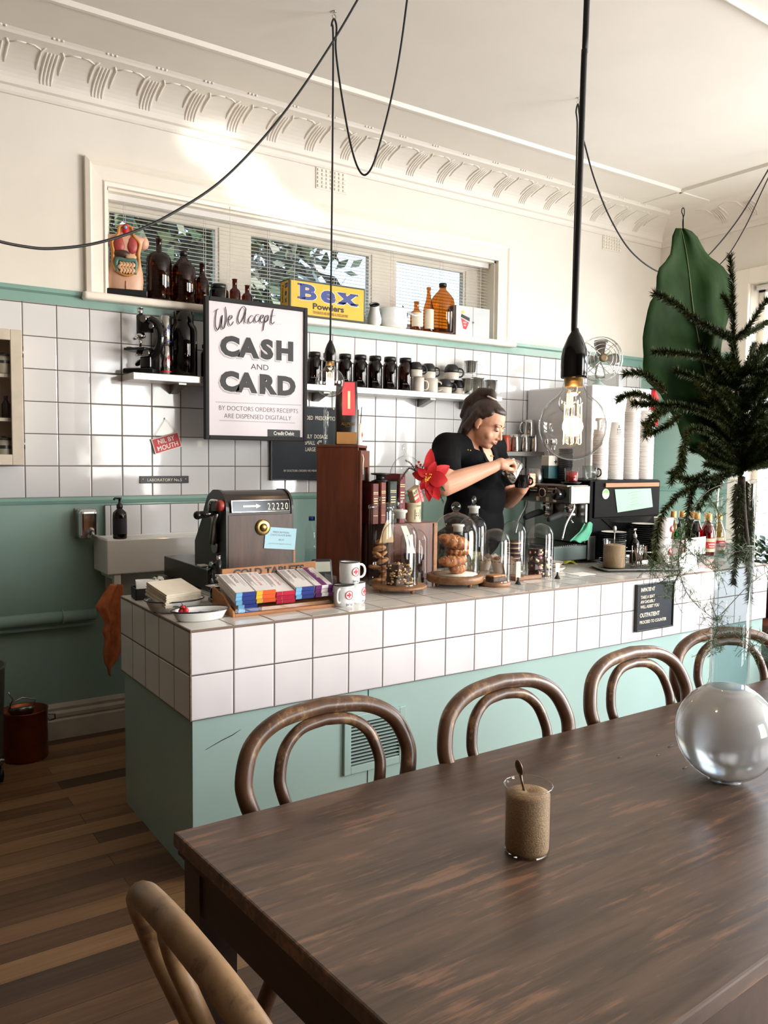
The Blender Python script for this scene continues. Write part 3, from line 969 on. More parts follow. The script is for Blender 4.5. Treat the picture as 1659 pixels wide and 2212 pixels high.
# wall cupboard with glass door at the left
M['cupboard_paint'] = plain('cupboard_paint', (206, 194, 176), 0.45, var=0.04)
o = thing('wall_cupboard', 'cream painted wall cupboard with a glass door full of jars', 'cupboard', (0, 0, 0))
cx1, cz0, cz1 = -0.028, 1.372, 2.002
cx0, cyf = cx1 - 0.62, -0.15
mb = MB()
mb.box((cx0, cyf + 0.02, cz0), (cx0 + 0.02, 0, cz1)).box((cx1 - 0.02, cyf + 0.02, cz0), (cx1, 0, cz1)).box((cx0, cyf + 0.02, cz0), (cx1, 0, cz0 + 0.02)).box((cx0, cyf + 0.02, cz1 - 0.02), (cx1, 0, cz1)).box((cx0, -0.012, cz0), (cx1, 0, cz1))
mb.build('carcass', M['cupboard_paint'], o)
for z in (1.585, 1.790):
 mb = MB()
 mb.box((cx0 + 0.02, cyf + 0.03, z - 0.008), (cx1 - 0.02, -0.012, z + 0.008))
 mb.build('shelf', M['cupboard_paint'], o)
d = MB()
fw = 0.052
for lo, hi in (((cx0, cyf, cz0), (cx0 + fw, cyf + 0.02, cz1)), ((cx1 - fw, cyf, cz0), (cx1, cyf + 0.02, cz1)), ((cx0 + fw, cyf, cz0), (cx1 - fw, cyf + 0.02, cz0 + 0.05)), ((cx0 + fw, cyf, cz1 - 0.05), (cx1 - fw, cyf + 0.02, cz1))):
 d.box(lo, hi, 0.003)
dr = d.build('door', M['cupboard_paint'], o)
MB().box((cx0 + fw, cyf + 0.008, cz0 + 0.05), (cx1 - fw, cyf + 0.011, cz1 - 0.05)).build('door_glass', M['clear'], dr)
for z in (cz0 + 0.1, cz1 - 0.1):
 mb = MB()
 mb.cyl((cx1 + 0.003, cyf + 0.01, z - 0.025), (cx1 + 0.003, cyf + 0.01, z + 0.025), 0.004)
 mb.build('hinge', M['steel_dk'], o)
M['jar_dark'] = plain('dark_jar', (44, 42, 42), 0.3)
M['jar_cream'] = plain('cream_stoneware_jar', (172, 162, 144), 0.4)
first = None
for (x, z, r, h, mm, lb) in ((-0.105, 1.393, 0.040, 0.115, 'jar_cream', 'cream lidded jar on the bottom shelf of the wall cupboard'), (-0.105, 1.798, 0.042, 0.10, 'jar_cream', 'cream lidded jar on the top shelf of the wall cupboard'),
        (-0.093, 1.593, 0.020, 0.105, 'jar_dark', 'narrow dark bottle on the middle cupboard shelf nearest the door hinge'), (-0.140, 1.593, 0.021, 0.115, 'jar_dark', 'narrow dark bottle second from the hinge on the middle cupboard shelf')):
 j = thing('jar' if mm == 'jar_cream' else 'bottle', lb, 'jar' if mm == 'jar_cream' else 'bottle', (x, -0.085, z))
 if mm == 'jar_cream':
  MB().lathe([(r * 0.9, 0), (r, 0.006), (r, h * 0.7), (r * 0.8, h * 0.8), (r * 0.8, h * 0.84)], seg=20).build('body', M[mm], j)
  MB().lathe([(r * 0.85, h * 0.84), (r * 0.85, h * 0.93), (r * 0.25, h * 0.95), (r * 0.25, h)], seg=20).build('lid', M['jar_dark'], j)
  MB().lathe([(r * 1.01, h * 0.48), (r * 1.01, h * 0.62)], seg=20, cap=False).build('printed_band', M['jar_dark'], j)
 else:
  MB().lathe([(r, 0), (r, h * 0.62), (r * 0.5, h * 0.78), (r * 0.45, h * 0.86)], seg=16).build('body', M['amber_dk'], j)
  MB().lathe([(r * 0.6, h * 0.86), (r * 0.6, h)], seg=16).build('cap', M[mm], j)
# small signs on the tiles
c = at(355, 1036, 'y', -0.01)
o = thing('name_plate', 'narrow black plate reading LABORATORY on the tiles', 'sign', (c.x, -0.010, c.z))
MB().box((-0.1345, -0.006, -0.0195), (0.1345, 0, 0.0195), 0.001).build('plate', M['black'], o)
words(o, 'lettering', [('LABORATORY No.5', 0, -0.009, 0.016, 'CENTER', 0.0, 0.98), ('\u00b7', -0.117, -0.006, 0.02, 'CENTER', 0.03), ('\u00b7', 0.117, -0.006, 0.02, 'CENTER', 0.03)], M['letter_cream'], T3(0, -0.0062, 0))
c = at(360, 957, 'y', -0.022)
o = thing('hanging_sign', 'small tilted red sign reading NIL BY MOUTH on a string', 'sign', (c.x, -0.022, c.z))
Rt = RY(-0.295)
MB().box((-0.076, -0.003, -0.041), (0.076, 0.003, 0.041), M=Rt).build('board', M['white_matte'], o)
MB().box((-0.072, -0.0036, -0.037), (0.072, -0.003, 0.037), M=Rt).build('red_field', M['red'], o)
words(o, 'lettering', [('NIL BY', 0, 0.005, 0.025, 'CENTER', 0.03, 0.92), ('MOUTH', 0, -0.029, 0.025, 'CENTER', 0.03, 0.95)], M['white_matte'], Rt @ T3(0, -0.0037, 0))
nail = at(358, 904, 'y', -0.02) - V((c.x, -0.022, c.z))
MB().tube([Rt @ V((-0.07, 0, 0.038)), nail, Rt @ V((0.07, 0, 0.038))], 0.0012, 5).build('string', M['paper'], o)
MB().cyl(nail + V((0, 0.012, 0)), nail + V((0, -0.004, 0)), 0.004).build('hook', M['steel'], o)
# ------------------------------------------------------------------ long wall shelf
SZ = 1.838
M['shelfm'] = plain('shelf_steel', (206, 202, 196), 0.3, 0.35, var=0.03)
sh = thing('wall_shelf', 'long narrow steel shelf on the tiles below the window', 'shelf', (0, 0, 0))
MB().box((0.476, -0.20, SZ - 0.036), (2.945, -0.010, SZ), 0.003).build('board', M['shelfm'], sh)
for x in (0.75, 1.05, 1.62, 2.40, 2.75):
 mb = MB()
 mb.prism([(-0.010, SZ - 0.036), (-0.15, SZ - 0.036), (-0.15, SZ - 0.044), (-0.022, SZ - 0.085), (-0.010, SZ - 0.085)], x - 0.02, x + 0.02, 'yz')
 mb.build('bracket', M['steel_dk'], sh)
LZ = 1.474
s2 = thing('wall_shelf', 'short steel shelf on the tiles holding milk jugs', 'shelf', (0, 0, 0))
MB().box((2.90, -0.20, LZ - 0.032), (3.78, -0.010, LZ), 0.003).build('board', M['steel_dk'], s2)
for x in (3.0, 3.33, 3.7):
 mb = MB()
 mb.box((x - 0.012, -0.016, LZ - 0.12), (x + 0.012, -0.010, LZ - 0.032)).box((x - 0.012, -0.16, LZ - 0.04), (x + 0.012, -0.010, LZ - 0.032))
 mb.build('bracket', M['white'], s2)
# ------------------------------------------------------------------ things along the shelf and the window sill
def bottle_prof(r, h, kind):
 if kind == 'dome':      # big round shoulders, thin neck
  return [(r * 0.9, 0), (r, 0.008), (r, h * 0.60), (r * 0.96, h * 0.68), (r * 0.78, h * 0.745), (r * 0.45, h * 0.78), (r * 0.23, h * 0.80), (r * 0.22, h * 0.985), (r * 0.27, h * 0.99), (r * 0.27, h)]
 if kind == 'slope':     # sloping shoulders
  return [(r * 0.9, 0), (r, 0.008), (r, h * 0.62), (r * 0.93, h * 0.70), (r * 0.62, h * 0.80), (r * 0.34, h * 0.87), (r * 0.28, h * 0.9), (r * 0.28, h)]
 if kind == 'slim':
  return [(r * 0.92, 0), (r, 0.006), (r, h * 0.56), (r * 0.85, h * 0.64), (r * 0.5, h * 0.70), (r * 0.42, h * 0.73), (r * 0.40, h * 0.97), (r * 0.48, h * 0.975), (r * 0.48, h)]
 if kind == 'beer':
  return [(r * 0.92, 0), (r, 0.006), (r, h * 0.50), (r * 0.9, h * 0.56), (r * 0.55, h * 0.70), (r * 0.36, h * 0.86), (r * 0.36, h * 0.94), (r * 0.44, h * 0.945), (r * 0.44, h)]
 if kind == 'jar':       # wide mouth
  return [(r * 0.9, 0), (r, 0.008), (r, h * 0.72), (r * 0.92, h * 0.78), (r * 0.76, h * 0.82), (r * 0.74, h * 0.85), (r * 0.74, h)]
 if kind == 'wine':
  return [(r * 0.95, 0), (r, 0.006), (r, h * 0.58), (r * 0.88, h * 0.66), (r * 0.5, h * 0.76), (r * 0.4, h * 0.84), (r * 0.38, h)]
def bottle(name, label, px, py, y, z, wpx, hpx, kind, m, group=None, cat='bottle', cap=None, cap_m='black', lab=None, lab_z=(0.15, 0.45), arc=None, fill=None, dy=0):
 p = at(px, py, 'y', y) if y is not None else at(px, py, 'z', z)
 k = mpp(p)
 r, h = wpx * k / 2, hpx * k
 o = thing(name, label, cat, (p.x, p.y, z), 0.0, group)
 MB().lathe(bottle_prof(r, h, kind), seg=28, cap=True).build('body', M[m], o)
 if fill:
  MB().lathe([(r * 0.88, 0.006), (r * 0.93, 0.014), (r * 0.93, h * fill[1]), (0, h * fill[1])], seg=24).build('contents', M[fill[0]], o)
 if cap:
  rr = bottle_prof(r, h, kind)[-1][0] * 1.15
  MB().lathe([(rr, h * (1 - cap)), (rr, h * 1.005), (rr * 0.9, h * 1.012)], seg=20).build('cap', M[cap_m], o)
 if lab:
  a = arc or (PI * 1.05, PI * 1.95)
  MB().lathe([(r * 1.012, h * lab_z[0]), (r * 1.012, h * lab_z[1])], seg=16, cap=False, arc=a).build('paper_label', M[lab], o)
 return o
SILL = 2.2365
bottle('bottle', 'largest dark brown bottle on the window sill, beside the anatomical torso', 344, 650, -0.015, SILL, 54, 131, 'dome', 'amber', 'brown bottles on the window sill', arc=None)
bottle('bottle', 'brown bottle with sloping shoulders and black cap, second along the sill from the torso', 397, 653, -0.015, SILL, 51, 110, 'slope', 'amber', 'brown bottles on the window sill', cap=0.08)
bottle('bottle', 'slim embossed brown bottle on the sill above the sign, third from the torso', 437, 652, -0.015, SILL, 28, 90, 'slim', 'amber', 'brown bottles on the window sill')
bottle('jar', 'squat dark brown jar on the window sill behind the framed sign', 473, 655, 0.0, SILL, 40, 50, 'jar', 'amber_dk', 'brown bottles on the window sill', cat='jar', cap=0.2)
bottle('bottle', 'small brown bottle just right of the squat jar on the window sill', 507, 656, 0.0, SILL, 25, 66, 'slim', 'amber', 'brown bottles on the window sill')
bottle('bottle', 'smallest brown bottle on the window sill, beside the yellow box', 534, 658, 0.0, SILL, 24, 56, 'slim', 'amber', 'brown bottles on the window sill')
bottle('bottle', 'small amber bottle with a torn paper label beside the white pot', 899, 716, -0.03, SILL, 27, 62, 'slim', 'amber_lt', 'brown bottles on the window sill', lab='paper', lab_z=(0.12, 0.6))
bottle('bottle', 'tall narrow amber bottle with a long paper label on the sill', 925, 719, -0.03, SILL, 23, 95, 'beer', 'amber_lt', 'brown bottles on the window sill', lab='paper', lab_z=(0.06, 0.5))
bottle('bottle', 'large amber glass flagon glowing on the sill beside the first aid cabinet', 955, 722, -0.025, SILL, 52, 106, 'slope', 'amber_lt', 'brown bottles on the window sill', cap=0.06)
# shelf under the window, left stub
bottle('jar', 'large dark brown wide mouthed jar on the shelf beside two cans', 397, 805, -0.10, SZ, 58, 138, 'jar', 'amber_dk', cat='jar')
bottle('jar', 'tall black jar half hidden by the framed sign on the shelf', 452, 808, -0.10, SZ, 36, 72, 'jar', 'amber_dk', 'black capped jars', cat='jar', cap=0.1)
DJ = ['black capped dark jar nearest the framed sign in the shelf row', 'black capped dark jar behind the small hanging bulb', 'black capped dark jar third along the shelf row from the framed sign', 'black capped dark jar in the middle of the shelf row of seven',
   'black capped dark jar third from the cups in the shelf row', 'black capped dark jar second from the cups in the shelf row', 'black capped dark jar at the cups end of the shelf row']
M['faint_white'] = plain('faint_white_print', (150, 150, 150), 0.6)
for i, px in enumerate((679, 711, 745, 778, 810, 842, 875)):
 o = bottle('jar', DJ[i], px, 826 + (px - 679) * 0.061, -0.10, SZ, 30.5, 71, 'jar', 'amber_dk', 'black capped jars', cat='jar', cap=0.13)
 k = mpp(o.location)
 r = 15.3 * k
 words(o, 'lettering', [('BY DOCTORS ORDERS', 0, 0.042, 0.005, 'CENTER', 0.02, 0.62)], M['faint_white'], RZ(-0.45) @ T3(0, -r * 1.03, 0))
# cans
def can(px, py, y, z, w, h, lab, m, label):
 p = at(px, py, 'y', y)
 k = mpp(p)
 r, hh = w * k / 2, h * k
 o = thing('drink_can', label, 'can', (p.x, p.y, z), 0, 'silver cans stacked on the shelf')
 MB().lathe([(r * 0.85, 0), (r, 0.006), (r, hh - 0.01), (r * 0.86, hh - 0.002), (r * 0.86, hh), (r * 0.8, hh - 0.004), (0, hh - 0.004)], seg=28).build('body', M['steel'], o)
 mb = MB()
 n = 5
 for q in range(2 * n):                       # a star emblem wrapped on the can
  a0 = -0.95 + 0.0
  rad = lambda t: (0.030 if t % 2 == 0 else 0.013)
  t0, t1 = 2 * PI * q / (2 * n), 2 * PI * (q + 1) / (2 * n)
  pts = [(0, 0), (rad(q) * math.sin(t0), rad(q) * math.cos(t0)), (rad(q + 1) * math.sin(t1), rad(q + 1) * math.cos(t1))]
  mb.face([V((r * 1.015 * math.sin(a / r + 0.15), -r * 1.015 * math.cos(a / r + 0.15), hh * 0.52 + b)) for a, b in pts])
 mb.build('star_emblem', M[m], o)
 MB().lathe([(r * 1.008, hh * 0.12), (r * 1.008, hh * 0.16)], seg=24, cap=False).build('stripe', M[m], o)
 return p, r, hh
p, r, hh = can(358, 803, -0.09, SZ, 27, 64, None, 'red', 'lower silver can with a red star beside the brown jar')
can(358, 803, -0.09, SZ + hh, 27, 64, None, 'blue', 'upper silver can with a blue star stacked on another can')
# microscopes
def microscope(name, label, loc, s, rz, cat='microscope', arm_top=True):
 o = thing(name, label, cat, loc, rz)
 S = lambda *a: V(a) * s
 mb = MB()
 mb.prism([(-0.055 * s, -0.075 * s), (0.055 * s, -0.075 * s), (0.045 * s, 0.02 * s), (0.03 * s, 0.075 * s), (-0.03 * s, 0.075 * s), (-0.045 * s, 0.02 * s)], 0, 0.028 * s, 'xy', bev=0.006 * s)
 mb.box(S(-0.025, 0.0, 0.028), S(0.025, 0.06, 0.085), 0.006 * s)
 mb.build('foot', M['black_gloss'], o)
 mb = MB()
 arm = spline([S(0, 0.045, 0.075), S(0, 0.088, 0.12), S(0, 0.102, 0.18), S(0, 0.085, 0.235), S(0, 0.045, 0.262)], 6)
 mb.tube(arm, [0.021 * s] * len(arm), 10)
 mb.box(S(-0.014, 0.0, 0.20), S(0.014, 0.055, 0.27), 0.004 * s)
 mb.build('arm', M['black_gloss'], o)
 MB().box(S(-0.062, -0.065, 0.112), S(0.062, 0.055, 0.124), 0.002 * s).build('stage', M['black'], o)
 MB().box(S(-0.012, -0.05, 0.1245), S(0.06, -0.03, 0.128)).build('slide_clip', M['steel'], o)
 mb = MB().cyl(S(0, -0.012, 0.195), S(0, -0.012, 0.285), 0.019 * s)
 mb.build('body_tube', M['black'], o)
 mb = MB().cyl(S(0, -0.012, 0.285), S(0, -0.012, 0.318), 0.0135 * s).cyl(S(0, -0.012, 0.318), S(0, -0.012, 0.322), 0.016 * s)
 mb.build('eyepiece', M['chrome'], o)
 mb = MB().lathe([(0.012 * s, 0.172 * s), (0.026 * s, 0.18 * s), (0.022 * s, 0.196 * s)], (0, -0.012 * s, 0), 20)
 mb.cyl(S(0, -0.012, 0.178), S(0, -0.014, 0.134), 0.009 * s, 0.006 * s).cyl(S(0.004, -0.02, 0.182), S(-0.036, -0.035, 0.160), 0.009 * s, 0.007 * s).cyl(S(0, -0.02, 0.182), S(0.03, -0.035, 0.168), 0.008 * s, 0.006 * s)
 mb.build('objective_turret', M['chrome'], o)
 for z, y, r in ((0.262, 0.03, 0.017), (0.225, 0.075, 0.012), (0.098, 0.045, 0.017)):
  MB().cyl(S(-0.038, y, z), S(-0.026, y, z), r * s, seg=20).cyl(S(-0.026, y, z), S(0.026, y, z), 0.004 * s).cyl(S(0.026, y, z), S(0.040, y, z), r * s, seg=20).build('focus_knob', M['steel'], o)
 mb = MB().lathe([(0.024 * s, 0.088 * s), (0.026 * s, 0.094 * s), (0.018 * s, 0.112 * s)], (0, -0.012 * s, 0), 20).lathe([(0.022 * s, 0), (0.022 * s, 0.006 * s)], seg=20, M=T3(0, -0.02 * s, 0.055 * s) @ RX(0.7))
 mb.build('condenser', M['steel'], o)
 return o
p = at(308, 798, 'y', -0.10)
microscope('microscope', 'black and chrome microscope standing on the end of the wall shelf', (p.x, -0.105, SZ), 1.05, -2.5)
# cups: black and cream two-tone cups upside down, cream mugs, glass infuser cups
def handle_tube(mb, r, z0, z1, out, th, ang, flat=1.0):
 d = V((math.cos(ang), math.sin(ang), 0))
 zc, hz = (z0 + z1) / 2, (z1 - z0) / 2
 pts = [d * (r * 0.97) + V((0, 0, z1))] + [d * (r + out * math.sin(PI * k / 8) ** 0.7) + V((0, 0, zc + hz * math.cos(PI * k / 8))) for k in range(1, 8)] + [d * (r * 0.97) + V((0, 0, z0))]
 mb.tube(pts, th, 8)
def two_tone(label, px, py, y, z, w, h, ang=-0.5):
 p = at(px, py, 'y', y)
 k = mpp(p)
 r, hh = w * k / 2, h * k
 o = thing('cup', label, 'cup', (p.x, p.y, z), 0, 'black and cream cups on the shelf')
 MB().lathe([(r * 0.93, 0), (r * 0.96, 0.003), (r, hh * 0.46)], seg=28).build('cream_half', M['jug_cream'], o)
 MB().lathe([(r, hh * 0.46), (r * 1.0, hh * 0.58), (r * 0.9, hh * 0.82), (r * 0.66, hh * 0.97), (r * 0.6, hh), (0, hh)], seg=28).build('black_half', M['black_sat'], o)
 mb = MB()
 handle_tube(mb, r * 0.97, hh * 0.2, hh * 0.75, r * 0.65, r * 0.11, ang)
 mb.build('handle', M['black_sat'], o)
 return hh
M['jug_cream'] = plain('cream_stoneware', (216, 208, 196), 0.45, var=0.02)
M['black_sat'] = plain('satin_black_glaze', (26, 26, 28), 0.4, var=0.05)
def cream_mug(label, px, py, y, z, w, h, ang=-0.45):
 p = at(px, py, 'y', y)
 k = mpp(p)
 r, hh = w * k / 2, h * k
 o = thing('mug', label, 'mug', (p.x, p.y, z), 0, 'cream mugs on the shelf')
 MB().lathe([(r * 0.94, 0), (r, 0.004), (r, hh), (r * 0.93, hh), (r * 0.92, 0.01), (0, 0.01)], seg=28).build('body', M['jug_cream'], o)
 mb = MB()
 handle_tube(mb, r * 0.97, hh * 0.18, hh * 0.82, r * 0.75, r * 0.13, ang)
 mb.build('handle', M['jug_cream'], o)
 return hh
def infuser(label, px, py, y, z, w, h, ang=-0.5):
 p = at(px, py, 'y', y)
 k = mpp(p)
 r, hh = w * k / 2, h * k
 o = thing('glass_cup', label, 'glass', (p.x, p.y, z), 0, 'glass infuser cups on the shelf')
 MB().lathe([(0, 0.001), (r * 0.95, 0), (r, 0.006), (r, hh), (r * 0.95, hh), (r * 0.94, 0.01), (0, 0.01)], seg=28, cap=False).build('glass_body', M['clear'], o)
 MB().lathe([(r * 0.60, hh * 0.25), (r * 0.70, hh * 0.27), (r * 0.84, hh * 0.94), (r * 1.05, hh * 0.97), (r * 1.05, hh * 1.0), (r * 0.8, hh)], seg=28).build('steel_infuser', M['steel'], o)
 mb = MB()
 handle_tube(mb, r * 0.97, hh * 0.15, hh * 0.8, r * 0.85, r * 0.10, ang)
 mb.build('handle', M['clear_thick'], o)
 return hh
h1 = cream_mug('cream mug beside the last dark jar, under the two-tone cups', 903, 840, -0.09, SZ, 26, 32)
cream_mug('second cream mug from the dark jars on the shelf', 932, 842, -0.08, SZ, 27, 32)
two_tone('two-tone cup on the cream mug nearest the dark jars', 897, 840, -0.13, SZ + h1, 30, 31)
two_tone('two-tone cup on the second cream mug', 925, 842, -0.05, SZ + h1, 31, 33)
h2 = two_tone('two-tone cup in the lower row beside the second cream mug', 960, 845, -0.09, SZ, 32, 32)
two_tone('two-tone cup in the lower row beside the infuser glasses', 990, 847, -0.08, SZ, 28, 32)
two_tone('two-tone cup stacked alone on top of the lower pair', 975, 846, -0.085, SZ + h2, 32, 33)
infuser('infuser glass on the shelf, behind the lower two-tone cups', 1010, 846, -0.13, SZ, 26, 36)
h3 = infuser('infuser glass in the middle of the lower row of glasses', 1030, 850, -0.08, SZ, 30, 40)
infuser('infuser glass at the far end of the shelf', 1060, 852, -0.09, SZ, 28, 37)
infuser('infuser glass stacked on top of the other glasses', 1016, 848, -0.10, SZ + h3, 29, 34)
# milk jugs on the short shelf
def jug(name, label, px, py, y, z, w, h, m, ang, group='milk jugs on the short shelf', cat='jug', handle=True):
 p = at(px, py, 'y', y) if z is None or y is not None else at(px, py, 'z', z)
 k = mpp(p)
 r, hh = w * k / 2, h * k
 o = thing(name, label, cat, (p.x, p.y, z), 0, group)
 MB().lathe([(r * 0.98, 0), (r, 0.004), (r * 0.97, hh * 0.5), (r * 0.86, hh * 0.8), (r * 0.9, hh), (r * 0.86, hh), (r * 0.82, hh * 0.8), (r * 0.92, hh * 0.1), (0, 0.006)], seg=28).build('body', M[m], o)
 if handle:
  mb = MB()
  handle_tube(mb, r * 0.94, hh * 0.2, hh * 0.85, r * 0.7, r * 0.1, ang)
  mb.build('handle', M[m], o)
 return hh
M['orange_jug'] = plain('orange_coated_jug', (198, 74, 44), 0.35, var=0.04)
jug('milk_jug', 'steel milk jug behind the barista on the short shelf, nearest her face', 1073, 977, -0.11, LZ, 20, 36, 'steel', 2.6)
hj = jug('milk_jug', 'orange milk jug on the short shelf beside the steel ones', 1091, 976, -0.10, LZ, 23, 35, 'orange_jug', 2.6)
jug('milk_jug', 'steel milk jug just right of the orange jug', 1112, 977, -0.10, LZ, 23, 37, 'steel', 2.6)
jug('milk_jug', 'steel milk jug second right of the orange jug', 1133, 977, -0.10, LZ, 22, 37, 'steel', 2.6)
jug('milk_jug', 'steel milk jug third right of the orange jug, partly behind the bulb', 1153, 977, -0.10, LZ, 22, 37, 'steel', 2.6)
jug('milk_jug', 'steel milk jug at the bulb end of the short shelf', 1175, 977, -0.10, LZ, 22, 37, 'steel', 2.6)
jug('milk_jug', 'large steel milk jug stacked on top of the row', 1142, 977, -0.10, LZ + 0.106, 27, 36, 'steel', 2.8)
# yellow powder box
a, b_ = at(625, 690, 'y', -0.070), at(788, 705, 'y', -0.070)
bw = b_.x - a.x
bh = (at(625, 600, 'y', -0.070).z - SILL)
o = thing('powder_box', 'yellow printed powder box standing on the window sill', 'box', (a.x, -0.070, SILL))
MB().box((0, 0, 0), (bw, 0.115, bh), 0.002).build('carton', M['box_green'] if 'box_green' in M else plain('dark_green_card', (62, 72, 58), 0.6), o)
M['box_yellow'] = plain('yellow_card', (232, 180, 44), 0.55, var=0.03)
mb = MB().box((0.010, -0.0012, 0.010), (bw - 0.010, 0.0002, bh - 0.010)).box((-0.0012, 0.010, 0.010), (0.0002, 0.105, bh - 0.010))
mb.build('yellow_panel', M['box_yellow'], o)
def slab(mb, x0, x1, z0, z1, y=-0.0016):
 mb.box((x0, y - 0.0004, z0), (x1, y, z1))
# heavy slab-serif lettering
def poly_letters(kind):
 """outlines in a unit box"""
 B = [[(0, 0), (0.62, 0), (0.85, 0.08), (0.97, 0.22), (0.95, 0.38), (0.80, 0.52), (0.93, 0.66), (0.93, 0.82), (0.80, 0.94), (0.60, 1), (0, 1), (0, 0.86), (0.10, 0.86), (0.10, 0.14), (0, 0.14)],
   [(0.40, 0.14), (0.40, 0.45), (0.56, 0.45), (0.64, 0.38), (0.64, 0.22), (0.56, 0.14)], [(0.40, 0.58), (0.40, 0.86), (0.54, 0.86), (0.62, 0.79), (0.62, 0.66), (0.54, 0.58)]]
 return B
U = bh - 0.02
W = bw
bl = [('B', W * 0.115, bh * 0.475, bh * 0.42, 'LEFT', 0.055, 1.68), ('e', W * 0.40, bh * 0.475, bh * 0.46, 'LEFT', 0.06, 1.50), ('x', W * 0.645, bh * 0.475, bh * 0.46, 'LEFT', 0.06, 1.68)]
wl = [(t_, x, z, h, al, bo + 0.03, wf) for t_, x, z, h, al, bo, wf in bl]
words(o, 'letter_outline', wl, M['white_matte'], T3(0, -0.0014, 0))
words(o, 'blue_lettering', bl, M['blue'], T3(0, -0.0024, 0))
mb = MB()
for x0, x1, z in ((0.10, 0.20, 0.475), (0.10, 0.20, 0.845), (0.635, 0.735, 0.475), (0.80, 0.905, 0.475), (0.635, 0.735, 0.745), (0.79, 0.90, 0.745)):
 slab(mb, W * x0, W * x1, bh * z, bh * (z + 0.05), -0.0024)
mb.build('letter_serifs', M['blue'], o)
words(o, 'dark_lettering', [('Powders', W * 0.50, bh * 0.235, bh * 0.165, 'CENTER', 0.045, 1.28), ('FOR HEADACHE AND NERVE AND ALL MUSCULAR PAINS', W * 0.53, bh * 0.10, bh * 0.085, 'CENTER', 0.0, 0.38)], M['ink'], T3(0, -0.0018, 0))
Ms = T3(-0.0014, 0, 0) @ RZ(-PI / 2)
Mr = Ms @ RY(PI / 2)
words(o, 'side_lettering', [('B e x', -bh * 0.90, -0.052, 0.034, 'LEFT', 0.05, 1.15)], M['blue'], Mr)
words(o, 'side_small_lettering', [('Powders', -bh * 0.86, -0.086, 0.017, 'LEFT', 0.03, 1.2)], M['ink'], Mr)
# white enamel pieces on the sill
p = at(805, 706, 'y', -0.03)
o = thing('enamel_jug', 'white enamel jug leaning with its black mouth forward beside the yellow box', 'jug', (p.x, -0.03, SILL))
R1 = T3(0.012, 0.0, 0.045) @ RZ(-0.6) @ RX(0.55)
mb = MB().lathe([(0.0, -0.05), (0.030, -0.048), (0.043, -0.03), (0.044, 0.0), (0.036, 0.03), (0.029, 0.06), (0.029, 0.088)], seg=28, M=R1, cap=False)
mb.build('body', M['enamel'], o)
MB().lathe([(0.026, 0.087), (0.031, 0.086), (0.032, 0.091), (0.026, 0.092)], seg=28, M=R1, cap=False).lathe([(0.027, 0.084), (0.0, 0.084)], seg=28, M=R1, cap=False).build('black_rim', M['black_gloss'], o)
mb = MB().tube([R1 @ V(q) for q in ((0, 0.03, 0.085), (0, 0.055, 0.075), (0, 0.065, 0.04), (0, 0.042, 0.0))], 0.006, 8)
mb.build('handle', M['enamel'], o)
p = at(853, 712, 'y', -0.02)
o = thing('enamel_pot', 'round white enamel pot with a long handle on the window sill', 'pot', (p.x, -0.01, SILL))
r = 32 * mpp(p)
hh = 42 * mpp(p)
MB().lathe([(r * 0.8, 0), (r * 0.95, 0.012), (r, hh * 0.45), (r * 0.93, hh * 0.85), (r * 1.02, hh * 0.95), (r * 1.04, hh), (r * 0.96, hh), (r * 0.9, hh * 0.8), (r * 0.9, 0.02), (0, 0.012)], seg=32, sy=0.72).build('body', M['enamel'], o)
MB().tube([(r * 0.95, -0.02, hh * 0.9), (r * 1.35, -0.045, hh * 0.72), (r * 1.85, -0.06, hh * 0.74)], [0.008, 0.007, 0.008], 8).build('handle', M['enamel'], o)
# first aid cabinet
a, b_ = at(984, 730, 'y', -0.045), at(1057, 733, 'y', -0.045)
fw_, fh_ = b_.x - a.x, at(1000, 660, 'y', -0.045).z - SILL
o = thing('first_aid_cabinet', 'small white metal first aid cabinet on the window sill', 'cabinet', (a.x, -0.045, SILL))
M['aid_white'] = plain('pale_enamelled_steel', (192, 198, 202), 0.35, var=0.03)
MB().box((0, 0.004, 0), (fw_, 0.09, fh_), 0.003).build('case', M['aid_white'], o)
d1 = MB().box((0.001, 0, 0.001), (fw_ * 0.5 - 0.001, 0.006, fh_ - 0.001), 0.002).build('door', M['aid_white'], o)
d2 = MB().box((fw_ * 0.5 + 0.001, 0, 0.001), (fw_ - 0.001, 0.006, fh_ - 0.001), 0.002).build('door', M['aid_white'], o)
MB().lathe([(0.006, 0), (0.006, 0.006), (0.003, 0.009)], seg=14, M=T3(fw_ * 0.5, 0.0, fh_ * 0.48) @ RX(PI / 2)).build('knob', M['steel'], d2)
mb = MB().prism([(fw_ * 0.14, fh_ * 0.62), (fw_ * 0.40, fh_ * 0.50), (fw_ * 0.40, fh_ * 0.62), (fw_ * 0.16, fh_ * 0.72)], -0.0008, 0.0, 'xz')
mb.build('badge_dark', M['ink'], d1)
mb = MB().prism([(fw_ * 0.15, fh_ * 0.58), (fw_ * 0.38, fh_ * 0.46), (fw_ * 0.30, fh_ * 0.22), (fw_ * 0.22, fh_ * 0.24)], -0.0008, 0.0, 'xz')
mb.build('badge_red', M['red'], d1)
MB().lathe([(0.011, 0), (0.011, 0.001)], seg=16, M=T3(fw_ * 0.2, 0.0, fh_ * 0.78) @ RX(PI / 2)).build('badge_sun', M['yellow'], d1)
words(d1, 'lettering', [('FIRST', fw_ * 0.265, fh_ * 0.42, 0.0105, 'CENTER', 0.02, 0.9), ('AID', fw_ * 0.26, fh_ * 0.33, 0.0105, 'CENTER', 0.02, 0.9)], M['white_matte'], T3(0, -0.0012, 0))
